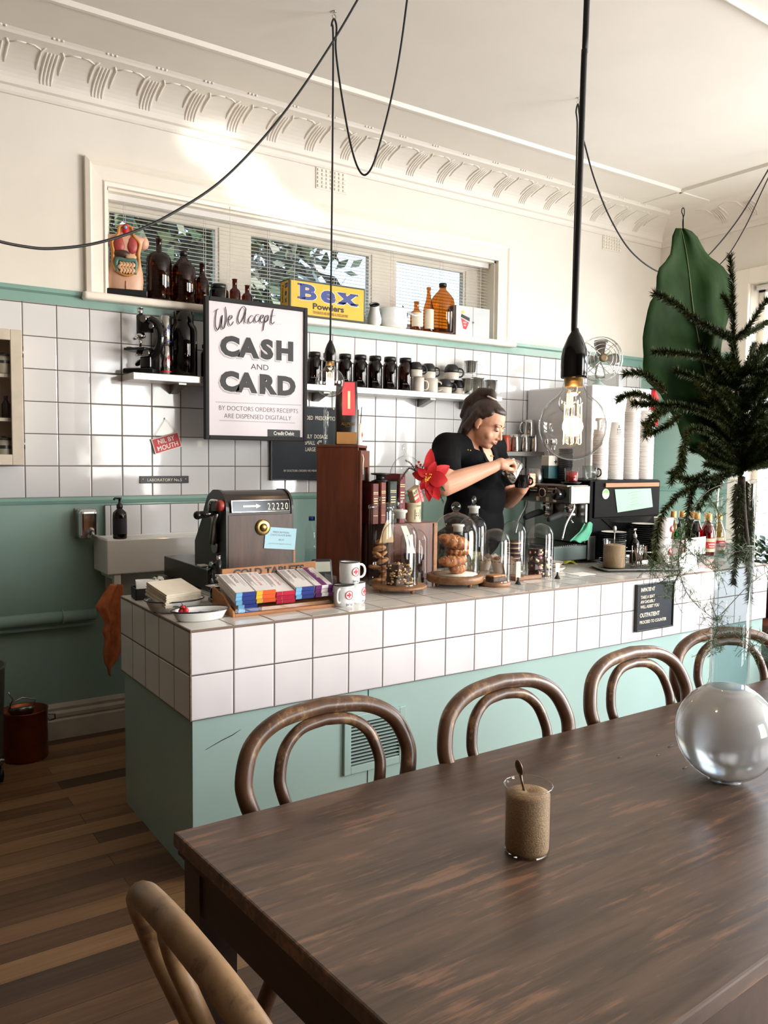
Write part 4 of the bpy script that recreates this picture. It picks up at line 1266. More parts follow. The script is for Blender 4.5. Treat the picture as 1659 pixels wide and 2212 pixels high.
# ------------------------------------------------------------------ anatomical torso
p = at(272, 640, 'y', -0.01)
o = thing('anatomical_torso', 'small anatomical torso model with open organs on the window sill', 'anatomical model', (p.x, -0.012, SILL), -0.25)
k = mpp(p)
M['skin_model'] = plain('model_skin', (222, 176, 148), 0.4, var=0.05)
M['lung'] = plain('model_lung', (176, 74, 70), 0.4, var=0.12, scale=60)
M['gut'] = plain('model_gut', (222, 178, 136), 0.4, var=0.06, scale=60)
M['liver'] = plain('model_liver', (76, 48, 40), 0.35, var=0.1)
M['cut_flesh'] = plain('model_cut_edge', (206, 142, 68), 0.45, var=0.1)
M['teal'] = plain('model_teal_colon', (86, 122, 112), 0.45, var=0.1)
H = 152 * k
MB().box((-0.105, -0.045, 0), (0.105, 0.04, 0.034), 0.006).build('base', M['black'], o)
secs = [(0.03, 0.082, 0.036), (0.10, 0.088, 0.042), (0.16, 0.085, 0.042), (0.22, 0.076, 0.036), (0.27, 0.072, 0.036), (0.32, 0.076, 0.040), (0.355, 0.092, 0.044), (0.385, 0.108, 0.040), (0.398, 0.098, 0.032), (0.41, 0.055, 0.028), (0.425, 0.034, 0.026), (0.475, 0.030, 0.026), (0.478, 0.0, 0.0)]
sc = (H - 0.0) / 0.478
rows = []
for z, rx, ry in secs:
 z = 0.030 + (z - 0.03) * (H - 0.03) / 0.448
 rows.append([(rx * math.copysign(abs(math.cos(a)) ** 0.85, math.cos(a)), ry * math.sin(a), z) for a in [2 * PI * q / 32 for q in range(33)]])
mb = MB().grid(rows)
for s in (-1, 1):
 mb.ball((s * 0.090, 0.004, 0.030 + 0.338 * (H - 0.03) / 0.448), 0.030, 14, 10, sc=(0.9, 0.95, 1.15))
mb.tube([(0, -0.040, 0.034), (0, -0.043, 0.075)], 0.003, 6)
mb.build('torso', M['skin_model'], o)
zf = lambda z: 0.030 + (z - 0.03) * (H - 0.03) / 0.448
mb = MB()
edge = spline([(0, -0.046, zf(0.125)), (-0.050, -0.044, zf(0.16)), (-0.064, -0.032, zf(0.22)), (-0.060, -0.034, zf(0.28)), (-0.066, -0.036, zf(0.35)), (-0.038, -0.036, zf(0.40)), (-0.026, -0.022, zf(0.46)), (0.026, -0.022, zf(0.46)), (0.038, -0.036, zf(0.40)), (0.066, -0.036, zf(0.35)), (0.060, -0.034, zf(0.28)), (0.064, -0.032, zf(0.22)), (0.050, -0.044, zf(0.16))], 5, True)
mb.tube(edge, 0.007, 8, closed=True)
mb.build('cut_edge', M['cut_flesh'], o)
mb = MB()
for s in (-1, 1):
 mb.ball((s * 0.031, -0.034, zf(0.335)), 0.03, 14, 10, sc=(0.95, 0.5, 1.45))
mb.build('lungs', M['lung'], o)
mb = MB().ball((0, -0.026, zf(0.44)), 0.02, 12, 8, sc=(0.85, 0.5, 1.5))
mb.build('throat', M['red'], o)
MB().ball((0, -0.037, zf(0.452)), 0.009, 10, 8, sc=(0.9, 0.5, 0.9)).build('larynx', M['ltblue'], o)
MB().ball((-0.018, -0.038, zf(0.272)), 0.036, 14, 10, sc=(1.1, 0.42, 0.55)).build('liver', M['liver'], o)
MB().ball((0.024, -0.045, zf(0.252)), 0.026, 14, 10, sc=(1.1, 0.4, 0.6)).build('stomach', M['gut'], o)
mb = MB().tube(spline([(-0.044, -0.042, zf(0.15)), (-0.048, -0.042, zf(0.20)), (-0.040, -0.046, zf(0.232)), (0, -0.048, zf(0.226)), (0.040, -0.046, zf(0.232)), (0.048, -0.042, zf(0.20)), (0.040, -0.042, zf(0.14))], 5), 0.011, 8)
mb.build('colon', M['teal'], o)
random.seed(3)
mb = MB()
for i in range(5):
 x0 = -0.030 + 0.015 * i
 mb.tube(spline([(x0, -0.045, zf(0.212)), (x0 + 0.008, -0.052, zf(0.195)), (x0 - 0.006, -0.053, zf(0.178)), (x0 + 0.007, -0.053, zf(0.160)), (x0 - 0.002 - 0.1 * x0, -0.050, zf(0.142))], 5), 0.0075, 8)
mb.build('small_intestine', M['gut'], o)
# ------------------------------------------------------------------ framed sign
a, b_ = at(441, 638, 'y', -0.235), at(663, 663, 'y', -0.235)
c_ = at(443, 949, 'y', -0.235)
fw_, fh_ = b_.x - a.x, a.z - c_.z
o = thing('framed_sign', 'black framed poster reading We Accept Cash and Card hanging before the shelf', 'sign', (a.x, -0.235, c_.z))
FB = 0.023
mb = MB()
for lo, hi in (((0, -0.012, 0), (FB, 0.02, fh_)), ((fw_ - FB, -0.012, 0), (fw_, 0.02, fh_)), ((FB, -0.012, 0), (fw_ - FB, 0.02, FB)), ((FB, -0.012, fh_ - FB), (fw_ - FB, 0.02, fh_))):
 mb.box(lo, hi, 0.004)
mb.build('frame', M['black_matte'], o)
M['poster'] = plain('poster_paper', (222, 216, 222), 0.65, var=0.01, scale=2)
MB().box((FB, -0.002, FB), (fw_ - FB, 0.015, fh_ - FB)).build('poster', M['poster'], o)
fx = lambda u: FB + (u - 90) / (1455 - 90) * (fw_ - 2 * FB)     # poster drawing coordinates
def fz(u, v):
 top, bot = 62 + (u - 80) * 0.115, 2065 + (u - 100) * 0.025
 return FB + (1 - (v - top) / (bot - top)) * (fh_ - 2 * FB)
def stroke(mb, pts, w, dx=0, dz=0, y=-0.003):
 q = spline([(fx(u) + dx, y, fz(u, v) + dz) for u, v in pts], 5)
 ws = [w * (0.7 + 0.3 * math.sin(PI * i / (len(q) - 1))) for i in range(len(q))]
 mb.tube(q, ws, 8, flat=0.15)
SCRIPT = [[(170, 215), (195, 205), (228, 185)], [(200, 205), (185, 330), (185, 440), (212, 500), (250, 420), (275, 280), (268, 400), (275, 470), (305, 460), (330, 330), (328, 220), (318, 155)],
    [(352, 350), (400, 330), (410, 290), (380, 285), (360, 350), (375, 420), (405, 420), (430, 370)],
    [(605, 180), (570, 145), (525, 200), (492, 320), (505, 390), (540, 370), (590, 250), (605, 180), (592, 300), (590, 380), (612, 385)],
    [(705, 290), (680, 280), (645, 330), (650, 385), (690, 375), (715, 340)], [(790, 270), (765, 262), (732, 310), (738, 370), (775, 362), (800, 330)],
    [(800, 330), (845, 310), (855, 275), (828, 270), (808, 320), (818, 375), (850, 372), (872, 340)],
    [(885, 280), (870, 370), (852, 500)], [(880, 300), (915, 270), (928, 310), (905, 365), (880, 365), (935, 340)],
    [(1000, 178), (975, 300), (970, 385), (1000, 395), (1015, 370)], [(945, 285), (1030, 275)]]
mb = MB()
for s in SCRIPT:
 stroke(mb, s, 0.0046, -0.007, -0.007, -0.0022)
mb.build('script_shadow', M['greyink'], o)
mb = MB()
for s in SCRIPT:
 stroke(mb, s, 0.0054)
for u in (1030, 1065, 1100):
 stroke(mb, [(u - 9, 402), (u + 9, 404)], 0.002)
mb.build('script_lettering', M['ink'], o)
def big(word, us, v0, hpx, m, dx, dz, y, bold):
 L = []
 hh = hpx / 2000 * (fh_ - 2 * FB)
 for ch, u in zip(word, us):
  L.append((ch, fx(u) + dx, fz(u, v0 + (u - 380) * 0.075) + dz, hh, 'CENTER', bold, 1.12))
 return L
CASHU = (378, 640, 905, 1172)
CARDU = (372, 612, 905, 1195)
L = big('CASH', CASHU, 868, 278, None, 0, 0, 0, 0.085) + big('CARD', CARDU, 1390, 278, None, 0, 0, 0, 0.085)
words(o, 'block_shadow', [(t_, x - 0.0085, z - 0.010, h, al, bo, wf) for t_, x, z, h, al, bo, wf in L], M['greyink'], T3(0, -0.0022, 0))
words(o, 'block_outline', [(t_, x - 0.002, z - 0.0025, h, al, bo + 0.012, wf) for t_, x, z, h, al, bo, wf in L], M['poster'], T3(0, -0.0025, 0))
words(o, 'block_lettering', L[:4], M['ink'], T3(0, -0.0029, 0))
words(o, 'block_lettering', L[4:], M['ink'], T3(0, -0.0029, 0))
hs = (fh_ - 2 * FB) / 2000
words(o, 'small_lettering', [('AND', fx(805), fz(805, 1085), 88 * hs, 'CENTER', -0.005, 1.15), ('BY DOCTORS ORDERS RECEIPTS', fx(800), fz(800, 1712), 72 * hs, 'CENTER', -0.02, 0.93), ('ARE DISPENSED DIGITALLY', fx(785), fz(785, 1825), 72 * hs, 'CENTER', -0.02, 0.95)], M['ink'], T3(0, -0.0024, 0))
mb = MB()
for u0, u1, v in ((180, 1430, 1575), (232, 1330, 1850)):
 q0, q1 = (fx(u0), fz(u0, v)), (fx(u1), fz(u1, v + (u1 - u0) * 0.035))
 mb.prism([(q0[0], q0[1]), (q1[0], q1[1]), (q1[0], q1[1] + 0.004), (q0[0], q0[1] + 0.004)], -0.003, -0.0022, 'xz')
mb.build('rule_lines', M['greyink'], o)
MB().box((fx(920), -0.0042, FB), (fx(1410), -0.002, fz(1160, 1985))).build('credit_plate', M['ink'], o)
words(o, 'credit_lettering', [('Credit\u00b7Debit', fx(1160), FB + 0.009, 0.021, 'CENTER', 0.02, 0.84)], M['white_matte'], T3(0, -0.0046, 0))
w0 = at(497, 487, 'y', -0.034) - o.location
MB().tube([(fw_ * 0.20, 0.01, fh_ - 0.002), w0, (fw_ * 0.24, 0.01, fh_ - 0.002)], 0.0012, 5).tube([w0, w0 + V((0, 0, 0.10))], 0.0012, 5).build('hanging_wire', M['paper'], o)
w1_ = at(640, 512, 'y', -0.034) - o.location
MB().tube([(fw_ * 0.86, 0.01, fh_ - 0.002), w1_, w1_ + V((0, 0, 0.08))], 0.0012, 5).build('hanging_wire', M['paper'], o)
# ------------------------------------------------------------------ fridge, fan and box on top
yf = -0.62
a, b_ = at(1280, 830, 'y', yf), at(1408, 850, 'y', yf)
fx0, fx1, fz1 = a.x, b_.x, a.z
o = thing('fridge', 'tall white fridge standing against the back wall beside the coffee machine', 'fridge', (fx0, yf, FZ))
H = fz1 - FZ
M['fridge_white'] = plain('fridge_enamel', (230, 230, 232), 0.25, var=0.01)
MB().box((0, 0.05, 0.03), (fx1 - fx0, 0.60, H), 0.012).build('case', M['fridge_white'], o)
dr = MB().box((0.002, 0, 0.08), (fx1 - fx0 - 0.002, 0.048, H), 0.010).build('door', M['fridge_white'], o)
MB().box((0.03, -0.028, H - 0.75), (0.05, -0.012, H - 0.35), 0.006).box((0.03, -0.014, H - 0.74), (0.05, 0.002, H - 0.70)).box((0.03, -0.014, H - 0.40), (0.05, 0.002, H - 0.36)).build('handle', M['steel'], dr)
cc = at(1392, 878, 'y', yf) - o.location
MB().tube([(cc.x + 0.055 * math.cos(a_), -0.001, cc.z + 0.065 * math.sin(a_)) for a_ in [2 * PI * q / 28 for q in range(28)]], 0.004, 6, closed=True).build('red_ring_print', M['red'], dr)
MB().box((0.05, 0.1, 0), (0.1, 0.5, 0.03)).box((fx1 - fx0 - 0.1, 0.1, 0), (fx1 - fx0 - 0.05, 0.5, 0.03)).build('foot', M['black'], o)
# desk fan
p = at(1291, 822, 'y', -0.40)
M['fan_green'] = plain('pale_green_hammertone', (176, 198, 190), 0.35, var=0.04)
o = thing('desk_fan', 'old pale green desk fan with a wire cage on top of the fridge', 'fan', (p.x, -0.40, fz1), -0.55)
k = mpp(p)
R = 47 * k
zc = 62 * k
MB().lathe([(0.080, 0), (0.080, 0.012), (0.05, 0.028), (0.024, 0.045), (0.018, 0.07), (0.018, zc - 0.05)], seg=28).build('base', M['fan_green'], o)
MB().lathe([(0.0, -0.02), (0.035, -0.01), (0.05, 0.03), (0.046, 0.09), (0.0, 0.11)], seg=24, M=T3(0, 0.0, zc) @ RX(-PI / 2), cap=False).build('motor', M['fan_green'], o)
mb = MB()
def ringpts(r, y, n=40):
 return [(r * math.cos(2 * PI * q / n), y, zc + r * math.sin(2 * PI * q / n)) for q in range(n)]
for r, y in ((R, -0.045), (R * 0.97, -0.075), (R * 0.80, -0.098), (R * 0.62, -0.108), (R * 0.44, -0.114), (R * 0.99, 0.0)):
 mb.tube(ringpts(r, y), 0.0022, 6, closed=True)
for q in range(4):
 a_ = PI / 4 + PI / 2 * q
 mb.tube([(R * 1.03 * math.cos(a_), -0.02, zc + R * 1.03 * math.sin(a_)), (R * 0.97 * math.cos(a_), -0.078, zc + R * 0.97 * math.sin(a_)), (R * 0.6 * math.cos(a_), -0.110, zc + R * 0.6 * math.sin(a_)), (R * 0.2 * math.cos(a_), -0.118, zc + R * 0.2 * math.sin(a_))], 0.003, 6)
 mb.tube([(R * 1.0 * math.cos(a_), -0.02, zc + R * math.sin(a_)), (R * 0.9 * math.cos(a_), 0.03, zc + R * 0.9 * math.sin(a_)), (0.04 * math.cos(a_), 0.05, zc + 0.04 * math.sin(a_))], 0.0024, 6)
mb.build('cage', M['steel'], o)
MB().lathe([(0.030, 0), (0.030, 0.006), (0.018, 0.012)], seg=24, M=T3(0, -0.112, zc) @ RX(PI / 2)).build('badge', plain('dull_hub', (120, 104, 76), 0.4, 0.5), o)
mb = MB()
for q in range(4):
 rows = []
 for i in range(6):
  rr = R * (0.14 + 0.74 * i / 5)
  hw = 0.50 * (1 - 0.25 * (i / 5)) if i < 5 else 0.30
  rows.append([(rr * math.cos(PI / 2 * q + hw * s), -0.05 + 0.020 * s, zc + rr * math.sin(PI / 2 * q + hw * s)) for s in (-1, -0.5, 0, 0.5, 1)])
 mb.grid(rows, True, 0.0015)
mb.build('blades', M['steel_dk'], o)
c0 = at(1407, 893, 'y', -0.45)
o = thing('fire_extinguisher', 'red fire extinguisher half hidden by the tall leaf beside the fridge', 'fire extinguisher', (c0.x + 0.02, -0.45, 0))
MB().lathe([(0.034, c0.z - 0.09), (0.038, c0.z - 0.08), (0.038, c0.z + 0.12), (0.02, c0.z + 0.15), (0.014, c0.z + 0.17)], seg=24).build('tank', M['red'], o)
MB().box((-0.012, -0.05, c0.z + 0.17), (0.012, 0.03, c0.z + 0.185), 0.003).build('lever', M['black'], o)
MB().box((-0.05, 0.05, c0.z - 0.06), (0.05, 0.452, c0.z - 0.03)).build('wall_bracket', M['black'], o)
# grey-fronted box on top of the fridge
a, b_ = at(1342, 826, 'y', -0.35), at(1392, 826, 'y', -0.35)
o = thing('microwave', 'small white oven with a grey front on top of the fridge', 'oven', (a.x - 0.03, -0.35, fz1))
w_ = fx1 - a.x + 0.02
MB().box((0, 0.02, 0.004), (w_, 0.30, 0.135), 0.006).build('case', M['fridge_white'], o)
MB().box((0.0, 0, 0.004), (w_, 0.02, 0.135), 0.004).build('front', M['fridge_white'], o)
MB().box((0.05, -0.003, 0.02), (w_ - 0.02, 0, 0.118), 0.002).build('grey_window', plain('grey_screen', (120, 122, 126), 0.3), o)
# ------------------------------------------------------------------ on the counter: till end
bb = thing('bench', 'low dark bench behind the counter carrying the back of the till', 'bench', (0, 0, 0))
MB().box((0.50, YK + 0.004, ZC - 0.04), (1.10, -0.44, ZC - 0.002), 0.004).build('top', M['walnut'], bb)
for x in (0.53, 1.07):
 MB().box((x - 0.02, YK + 0.02, FZ), (x + 0.02, YK + 0.06, ZC - 0.04)).build('leg', M['walnut'], bb)
 MB().box((x - 0.02, -0.50, FZ), (x + 0.02, -0.46, ZC - 0.04)).build('leg', M['walnut'], bb)
# till
RX0, RX1, RY0, RY1, RZ0 = 0.560, 0.875, -1.15, -0.80, 0.944
o = thing('cash_register', 'antique wooden cash register with a side crank on the counter', 'cash register', (RX0, RY0, ZC))
loc = V((RX0, RY0, ZC))
z0 = RZ0 - ZC
W, D, HT = RX1 - RX0, RY1 - RY0, 1.285 - ZC
MB().box((-0.035, -0.02, 0.002), (W + 0.03, 0.66, z0), 0.004).build('drawer_base', M['walnut_blk'] if 'walnut_blk' in M else plain('ebonised_wood', (38, 32, 30), 0.3, var=0.1), o)
M['ebon'] = bpy.data.materials['ebonised_wood']
def reg_prof(hood=0.0):
 """side outline (y, z) of the till"""
 a = [(0.0, z0), (0.0, HT - 0.115)]
 for k in range(9):
  t_ = PI / 2 * k / 8
  a.append((0.085 - 0.085 * math.cos(t_), HT - 0.085 + 0.085 * math.sin(t_)))
 a += [(0.14, HT - 0.002), (0.20, HT - 0.03), (0.24, HT - 0.085), (0.27, HT - 0.14), (D, HT - 0.24), (D, z0)]
 return a
pf = reg_prof()
for x_ in (0.0, W - 0.010):
 MB().prism(pf, x_, x_ + 0.010, 'yz').build('side_panel', M['ebon'], o)
inner = [(y + (0.006 if y < 0.1 else -0.004), z - (0.004 if z > z0 + 0.01 else 0)) for y, z in pf]
MB().prism(inner, 0.010, W - 0.010, 'yz').build('case', M['ebon'], o)
MB().box((0.010, -0.002, z0), (W - 0.010, 0.008, HT - 0.105), 0.001).build('front_panel', M['walnut'], o)
mb = MB()
wz0, wz1 = HT - 0.096, HT - 0.036
Rh = T3(0, -0.003, wz0) @ RX(-0.14)
for lo, hi in (((0.022, -0.006, 0.002), (W - 0.022, 0.004, 0.006)), ((0.022, -0.006, 0.050), (W - 0.022, 0.004, 0.054)), ((0.022, -0.006, 0.006), (0.026, 0.004, 0.050)), ((W - 0.026, -0.006, 0.006), (W - 0.022, 0.004, 0.050))):
 mb.box(lo, hi, 0.001, M=Rh)
mb.build('indicator_frame', M['chrome'], o)
MB().box((0.028, -0.002, 0.006), (W - 0.028, 0.003, 0.050), M=Rh).build('indicator_window', M['black_gloss'], o)
words(o, 'digits', [('2', 0.188 + 0.021 * i, 0.011, 0.030, 'LEFT', 0.0, 0.72) for i in range(4)] + [('0', 0.188 + 0.021 * 4, 0.011, 0.030, 'LEFT', 0.0, 0.72)], M['letter_cream'], Rh @ T3(0, -0.0026, 0))
MB().prism([(0.075, 0.024), (0.135, 0.024), (0.135, 0.018), (0.158, 0.028), (0.135, 0.038), (0.135, 0.032), (0.075, 0.032)], -0.0032, -0.0024, 'xz', M=Rh).build('arrow', M['white_matte'], o)
bz = at(567, 1139, 'y', RY0).z - ZC
bx = at(567, 1139, 'y', RY0).x - RX0
MB().lathe([(0.034, 0), (0.034, 0.006), (0.026, 0.009), (0.0, 0.007)], seg=28, M=T3(bx, -0.002, bz) @ RX(PI / 2)).build('brass_medallion', M['brass'], o)
MB().lathe([(0.012, 0), (0.018, 0.004), (0.008, 0.009), (0, 0.01)], seg=12, M=T3(bx, -0.009, bz) @ RX(PI / 2)).build('medallion_relief', M['brass'], o)
# crank and lock on the left side
mb = MB().tube(spline([V((-0.003, 0.10, HT - 0.17)), V((-0.03, 0.10, HT - 0.09)), V((-0.030, 0.09, HT - 0.05)), V((-0.028, 0.04, HT - 0.045)), V((-0.012, 0.02, HT - 0.06))], 6), 0.0075, 8)
mb.build('handle_loop', M['chrome'], o)
mb = MB().tube([(-0.012, 0.10, HT - 0.23), (-0.016, 0.085, HT - 0.14), (-0.02, 0.05, HT - 0.095)], [0.020, 0.014, 0.012], 10)
mb.lathe([(0.026, -0.006), (0.026, 0.008)], seg=20, M=T3(-0.006, 0.10, HT - 0.245) @ RY(-PI / 2))
mb.build('crank', M['steel_dk'], o)
MB().tube([(-0.02, 0.05, HT - 0.095), (-0.06, 0.045, HT - 0.098), (-0.105, 0.04, HT - 0.102)], [0.008, 0.013, 0.017], 12).ball((-0.108, 0.04, HT - 0.102), 0.018, 12, 8).build('crank_grip', M['black_gloss'], o)
mb = MB().lathe([(0.0, -0.01), (0.022, -0.01), (0.025, 0), (0.025, 0.012), (0.020, 0.020), (0, 0.020)], seg=24, M=T3(-0.010, 0.03, HT - 0.065) @ RY(-PI / 2), cap=False)
mb.build('red_button', plain('red_bakelite', (150, 50, 44), 0.4), o)
MB().box((W, 0.004, z0), (W + 0.012, 0.05, HT - 0.24), 0.002).build('side_rail', M['boxwood'], o)
# pale blue notice stuck on the till
c = at(606, 1163, 'y', RY0 - 0.006)
o2 = thing('notice_card', 'pale blue chocolate bar notice stuck to the front of the till', 'card', (c.x, RY0 - 0.005, c.z))
Rc = RY(0.10)
MB().box((-0.074, -0.0010, -0.046), (0.074, 0.0008, 0.046), M=Rc).build('card', plain('pale_blue_card', (168, 206, 220), 0.7, var=0.01), o2)
words(o2, 'lettering', [('PRESCRIPTION', 0, 0.022, 0.0085, 'CENTER', -0.01, 1.0), ('CHOCOLATE BARS', 0, 0.010, 0.0085, 'CENTER', -0.01, 1.0), ('$8.50', 0.004, -0.010, 0.0085, 'CENTER', -0.01, 1.0), ('just what the doctor ordered.', 0, -0.026, 0.0065, 'CENTER', -0.02, 1.0)], M['midink'], Rc @ T3(0, -0.0012, 0))
o2 = tag(MB().box((-0.035, -0.028, 0), (0.035, 0.028, 0.007), 0.002).build('coaster', M['white_matte'], loc=(at(383, 1212, 'z', RZ0 + 0.004).x + 0.06, at(383, 1212, 'z', RZ0 + 0.004).y - 0.2, RZ0 + 0.001)), 'small white pad lying on the dark drawer base of the till', 'pad')
# box of cards
p = at(322, 1291, 'z', ZC)
o = thing('card_box', 'small black open box holding index cards at the counter corner', 'box', (p.x, p.y, ZC), -0.12)
mb = MB()
w, d, h = 0.062, 0.050, 0.046
for lo, hi in (((-w, -d, 0), (w, -d + 0.004, h)), ((-w, d - 0.004, 0), (w, d, h)), ((-w, -d, 0), (-w + 0.004, d, h)), ((w - 0.004, -d, 0), (w, d, h)), ((-w, -d, 0), (w, d, 0.003))):
 mb.box(lo, hi, 0.001)
mb.build('box', M['black_matte'], o)
for i in range(4):
 c_ = thing('index_card', 'white index cards leaning in the small black box', 'card', (p.x - 0.012 + 0.004 * i, p.y - 0.03 + 0.016 * i, ZC + 0.006), -0.12, 'index cards in the black box')
 MB().box((-0.045, -0.0006, 0), (0.045, 0.0006, 0.068), M=RX(-0.25)).build('card', M['white_matte'], c_)
M['grey_plastic'] = plain('grey_green_plastic', (176, 178, 164), 0.5)
for i in range(6):
 c_ = thing('slide_holder', 'grey plastic slide clips standing in the small black box', 'clip', (p.x + 0.030 + 0.012 * (i % 3) - 0.004, p.y + 0.012 + 0.014 * (i // 2) - 0.01, ZC + 0.040 + 0.004 * (i % 2)), 0.3, 'slide clips in the black box')
 MB().box((-0.012, -0.004, 0), (0.012, 0.004, 0.036), 0.002, M=RY(0.25)).build('clip', M['grey_plastic'], c_)
 MB().box((-0.006, -0.005, 0.018), (0.006, -0.004, 0.028), M=RY(0.25)).build('window', M['black'], c_)
# oval enamel dishes
def oval_dish(label, p, rx, ry, h, name='enamel_dish'):
 o = thing(name, label, 'dish', (p.x, p.y, ZC + 0.0005), -0.05)
 mb = MB().lathe([(0.0, 0.0), (0.72, 0.0), (0.80, 0.1), (0.95, 0.85), (1.0, 0.97), (0.985, 1.0), (0.90, 0.88), (0.76, 0.14), (0, 0.1)], seg=44, M=Matrix.Diagonal((rx, ry, h, 1)), cap=False)
 mb.build('dish', M['enamel'], o)
 MB().tube([(rx * 1.0 * math.cos(a), ry * 1.0 * math.sin(a), h * 0.99) for a in [2 * PI * k / 44 for k in range(44)]], 0.0026, 8, closed=True).build('navy_rim', M['navy'], o)
 return o
p = at(377, 1318, 'z', ZC)
oval_dish('white enamel pie dish under the stack of napkins', p, 0.110, 0.085, 0.044)
random.seed(5)
ns = thing('napkin_stack', 'stack of cream paper napkins in the white enamel dish', 'napkins', (p.x - 0.006, p.y + 0.004, ZC + 0.040), 0.22)
ns.rotation_euler = (0.24, 0, 0.22)
mb = MB()
for k in range(19):
 dx, dy, a = random.uniform(-0.002, 0.002), random.uniform(-0.002, 0.002), random.uniform(-0.015, 0.015)
 zb = 0.0028 * k
 mb.box((-0.074 + dx, -0.070 + dy, zb), (0.074 + dx, 0.070 + dy, zb + 0.0022), 0.0008, M=RZ(a))
mb.build('napkins', M['paper'], ns)
p = at(440, 1341, 'z', ZC)
p.y += 0.032
oval_dish('shallow white enamel dish with coins at the counter corner', p, 0.104, 0.062, 0.036)
for dx, dy, lb in ((-0.028, 0.012, 'silver coin beside the radishes in the shallow enamel dish'), (0.012, 0.016, 'large silver coin in the middle of the shallow enamel dish'), (0.055, 0.004, 'silver coin at the empty end of the shallow enamel dish')):
 c_ = tag(MB().lathe([(0.013, 0), (0.014, 0.001), (0.013, 0.0024), (0.010, 0.0018)], seg=20, M=RX(0.5) @ RY(0.2)).build('coin', M['steel_dk'], loc=(p.x + dx, p.y + dy, ZC + 0.016)), lb, 'coin', 'coins in the dish')
for i, (dx, dy, dz) in enumerate(((-0.068, 0.004, 0.034), (-0.055, -0.006, 0.038), (-0.060, 0.012, 0.044))):
 r_ = thing('radish', ['red radish nearest the leaf in the enamel dish', 'red radish at the front rim of the enamel dish', 'red radish on top of two others in the enamel dish'][i], 'radish', (p.x + dx, p.y + dy, ZC + dz), 0, 'radishes in the dish')
 MB().ball((0, 0, 0), 0.0105, 14, 10).build('root', M['red'], r_)
 MB().tube([(0, 0, 0.01), (-0.004, 0, 0.018)], 0.0015, 6).build('stem', M['leafgreen'], r_)
def leaf_sheet(mb, base, d, up, L, W, n=7, bend=0.2, cup=0.12):
 d, up = V(d).normalized(), V(up).normalized()
 s = d.cross(up).normalized()
 rows = []
 for i in range(n):
  t_ = i / (n - 1)
  w = W * math.sin(PI * (0.06 + 0.92 * t_)) ** 0.8
  c_ = V(base) + d * L * t_ + up * (bend * L * t_ * (1 - t_) - bend * L * 0.5 * t_ * t_)
  rows.append([c_ + s * w * q + up * cup * w * abs(q) for q in (-1, -0.5, 0, 0.5, 1)])
 mb.grid(rows)
mb = MB()
for a in (-2.6, 3.1, 2.5):
 leaf_sheet(mb, (0, 0, 0), (math.cos(a), math.sin(a), 0.35), (0, 0, 1), 0.034, 0.012)
tag(mb.build('radish_leaf', M['leafgreen'], loc=(p.x - 0.066, p.y + 0.008, ZC + 0.042)), 'sprig of dark green leaf on the rim of the enamel dish', 'leaf')
# little microscope holding cards
p = at(468, 1300, 'z', ZC)
mo = microscope('microscope', 'small black microscope on the counter in front of the till', (p.x, p.y - 0.01, ZC), 0.58, 0.15)
q = V((p.x - 0.012, p.y - 0.055, ZC + 0.0735))
for i in range(3):
 cd = thing('business_card', ['top business card on the stage of the counter microscope', 'middle business card on the stage of the counter microscope', 'bottom business card on the stage of the counter microscope'][2 - i], 'card', q + V((0.004 * i, -0.003 * i, 0.0016 * i)), 0.1 + 0.06 * i, 'business cards on the microscope')
 MB().box((-0.046, -0.028, 0), (0.046, 0.028, 0.001)).build('card', M['white_matte'], cd)
 if i == 2:
  mb = MB()
  for r_ in (0.012, 0.018):
   mb.tube([(r_ * 1.6 * math.cos(a), r_ * math.sin(a), 0.0012) for a in [PI * 0.1 + 1.3 * PI * k / 16 for k in range(17)]], 0.0012, 5)
  mb.build('print', M['ink'], cd)
# chocolate bar display
bx0, bx1, by0, by1 = 0.395, 0.828, -1.612, -1.42
o = thing('display_box', 'wooden counter display box lettered COLD TABLETS holding chocolate bars', 'display box', (bx0, by0, ZC))
W, D = bx1 - bx0, by1 - by0
HB = 1.006 - ZC
mb = MB().box((0, 0.006, 0), (W, D, 0.006)).box((0, 0, 0), (W, 0.008, 0.012), 0.002)
mb.build('tray', M['boxwood'], o)
endp = [(0, 0), (D, 0), (D, 0.085), (0.09, 0.065), (0.035, 0.03), (0.006, 0.022), (0, 0.012)]
for x_ in (-0.008, W):
 MB().prism(endp, x_, x_ + 0.008, 'yz').build('end_panel', M['boxwood'], o)
MB().prism([(0.028, 0), (W, 0), (W, HB), (0.028, HB - 0.006)], D - 0.010, D, 'xz', bev=0.001).build('back_board', M['boxwood'], o)
words(o, 'lettering', [('COLD TABLETS', W * 0.52, HB - 0.037, 0.027, 'CENTER', 0.05, 1.18)], M['ink'], T3(0, D - 0.0105, 0))
words(o, 'small_lettering', [('Tablets 1/6 - Powders 1/6', W * 0.66, HB - 0.062, 0.011, 'CENTER', 0.0, 1.0)], plain('rust_print', (120, 50, 34), 0.6), T3(0, D - 0.0105, 0))
MB().box((0.004, 0.0085, 0.006), (W - 0.004, 0.0105, 0.060)).build('clear_front', M['clear'], o)
MB().box((W + 0.001, 0.02, 0.03), (W + 0.003, 0.11, 0.115)).build('clear_side', M['clear'], o)
MB().box((0.12, 0.03, 0.006), (W - 0.02, 0.10, 0.022), 0.002).build('inner_block', M['boxwood'], o)
M['wrap'] = plain('bar_wrapper', (226, 222, 220), 0.4, var=0.02)
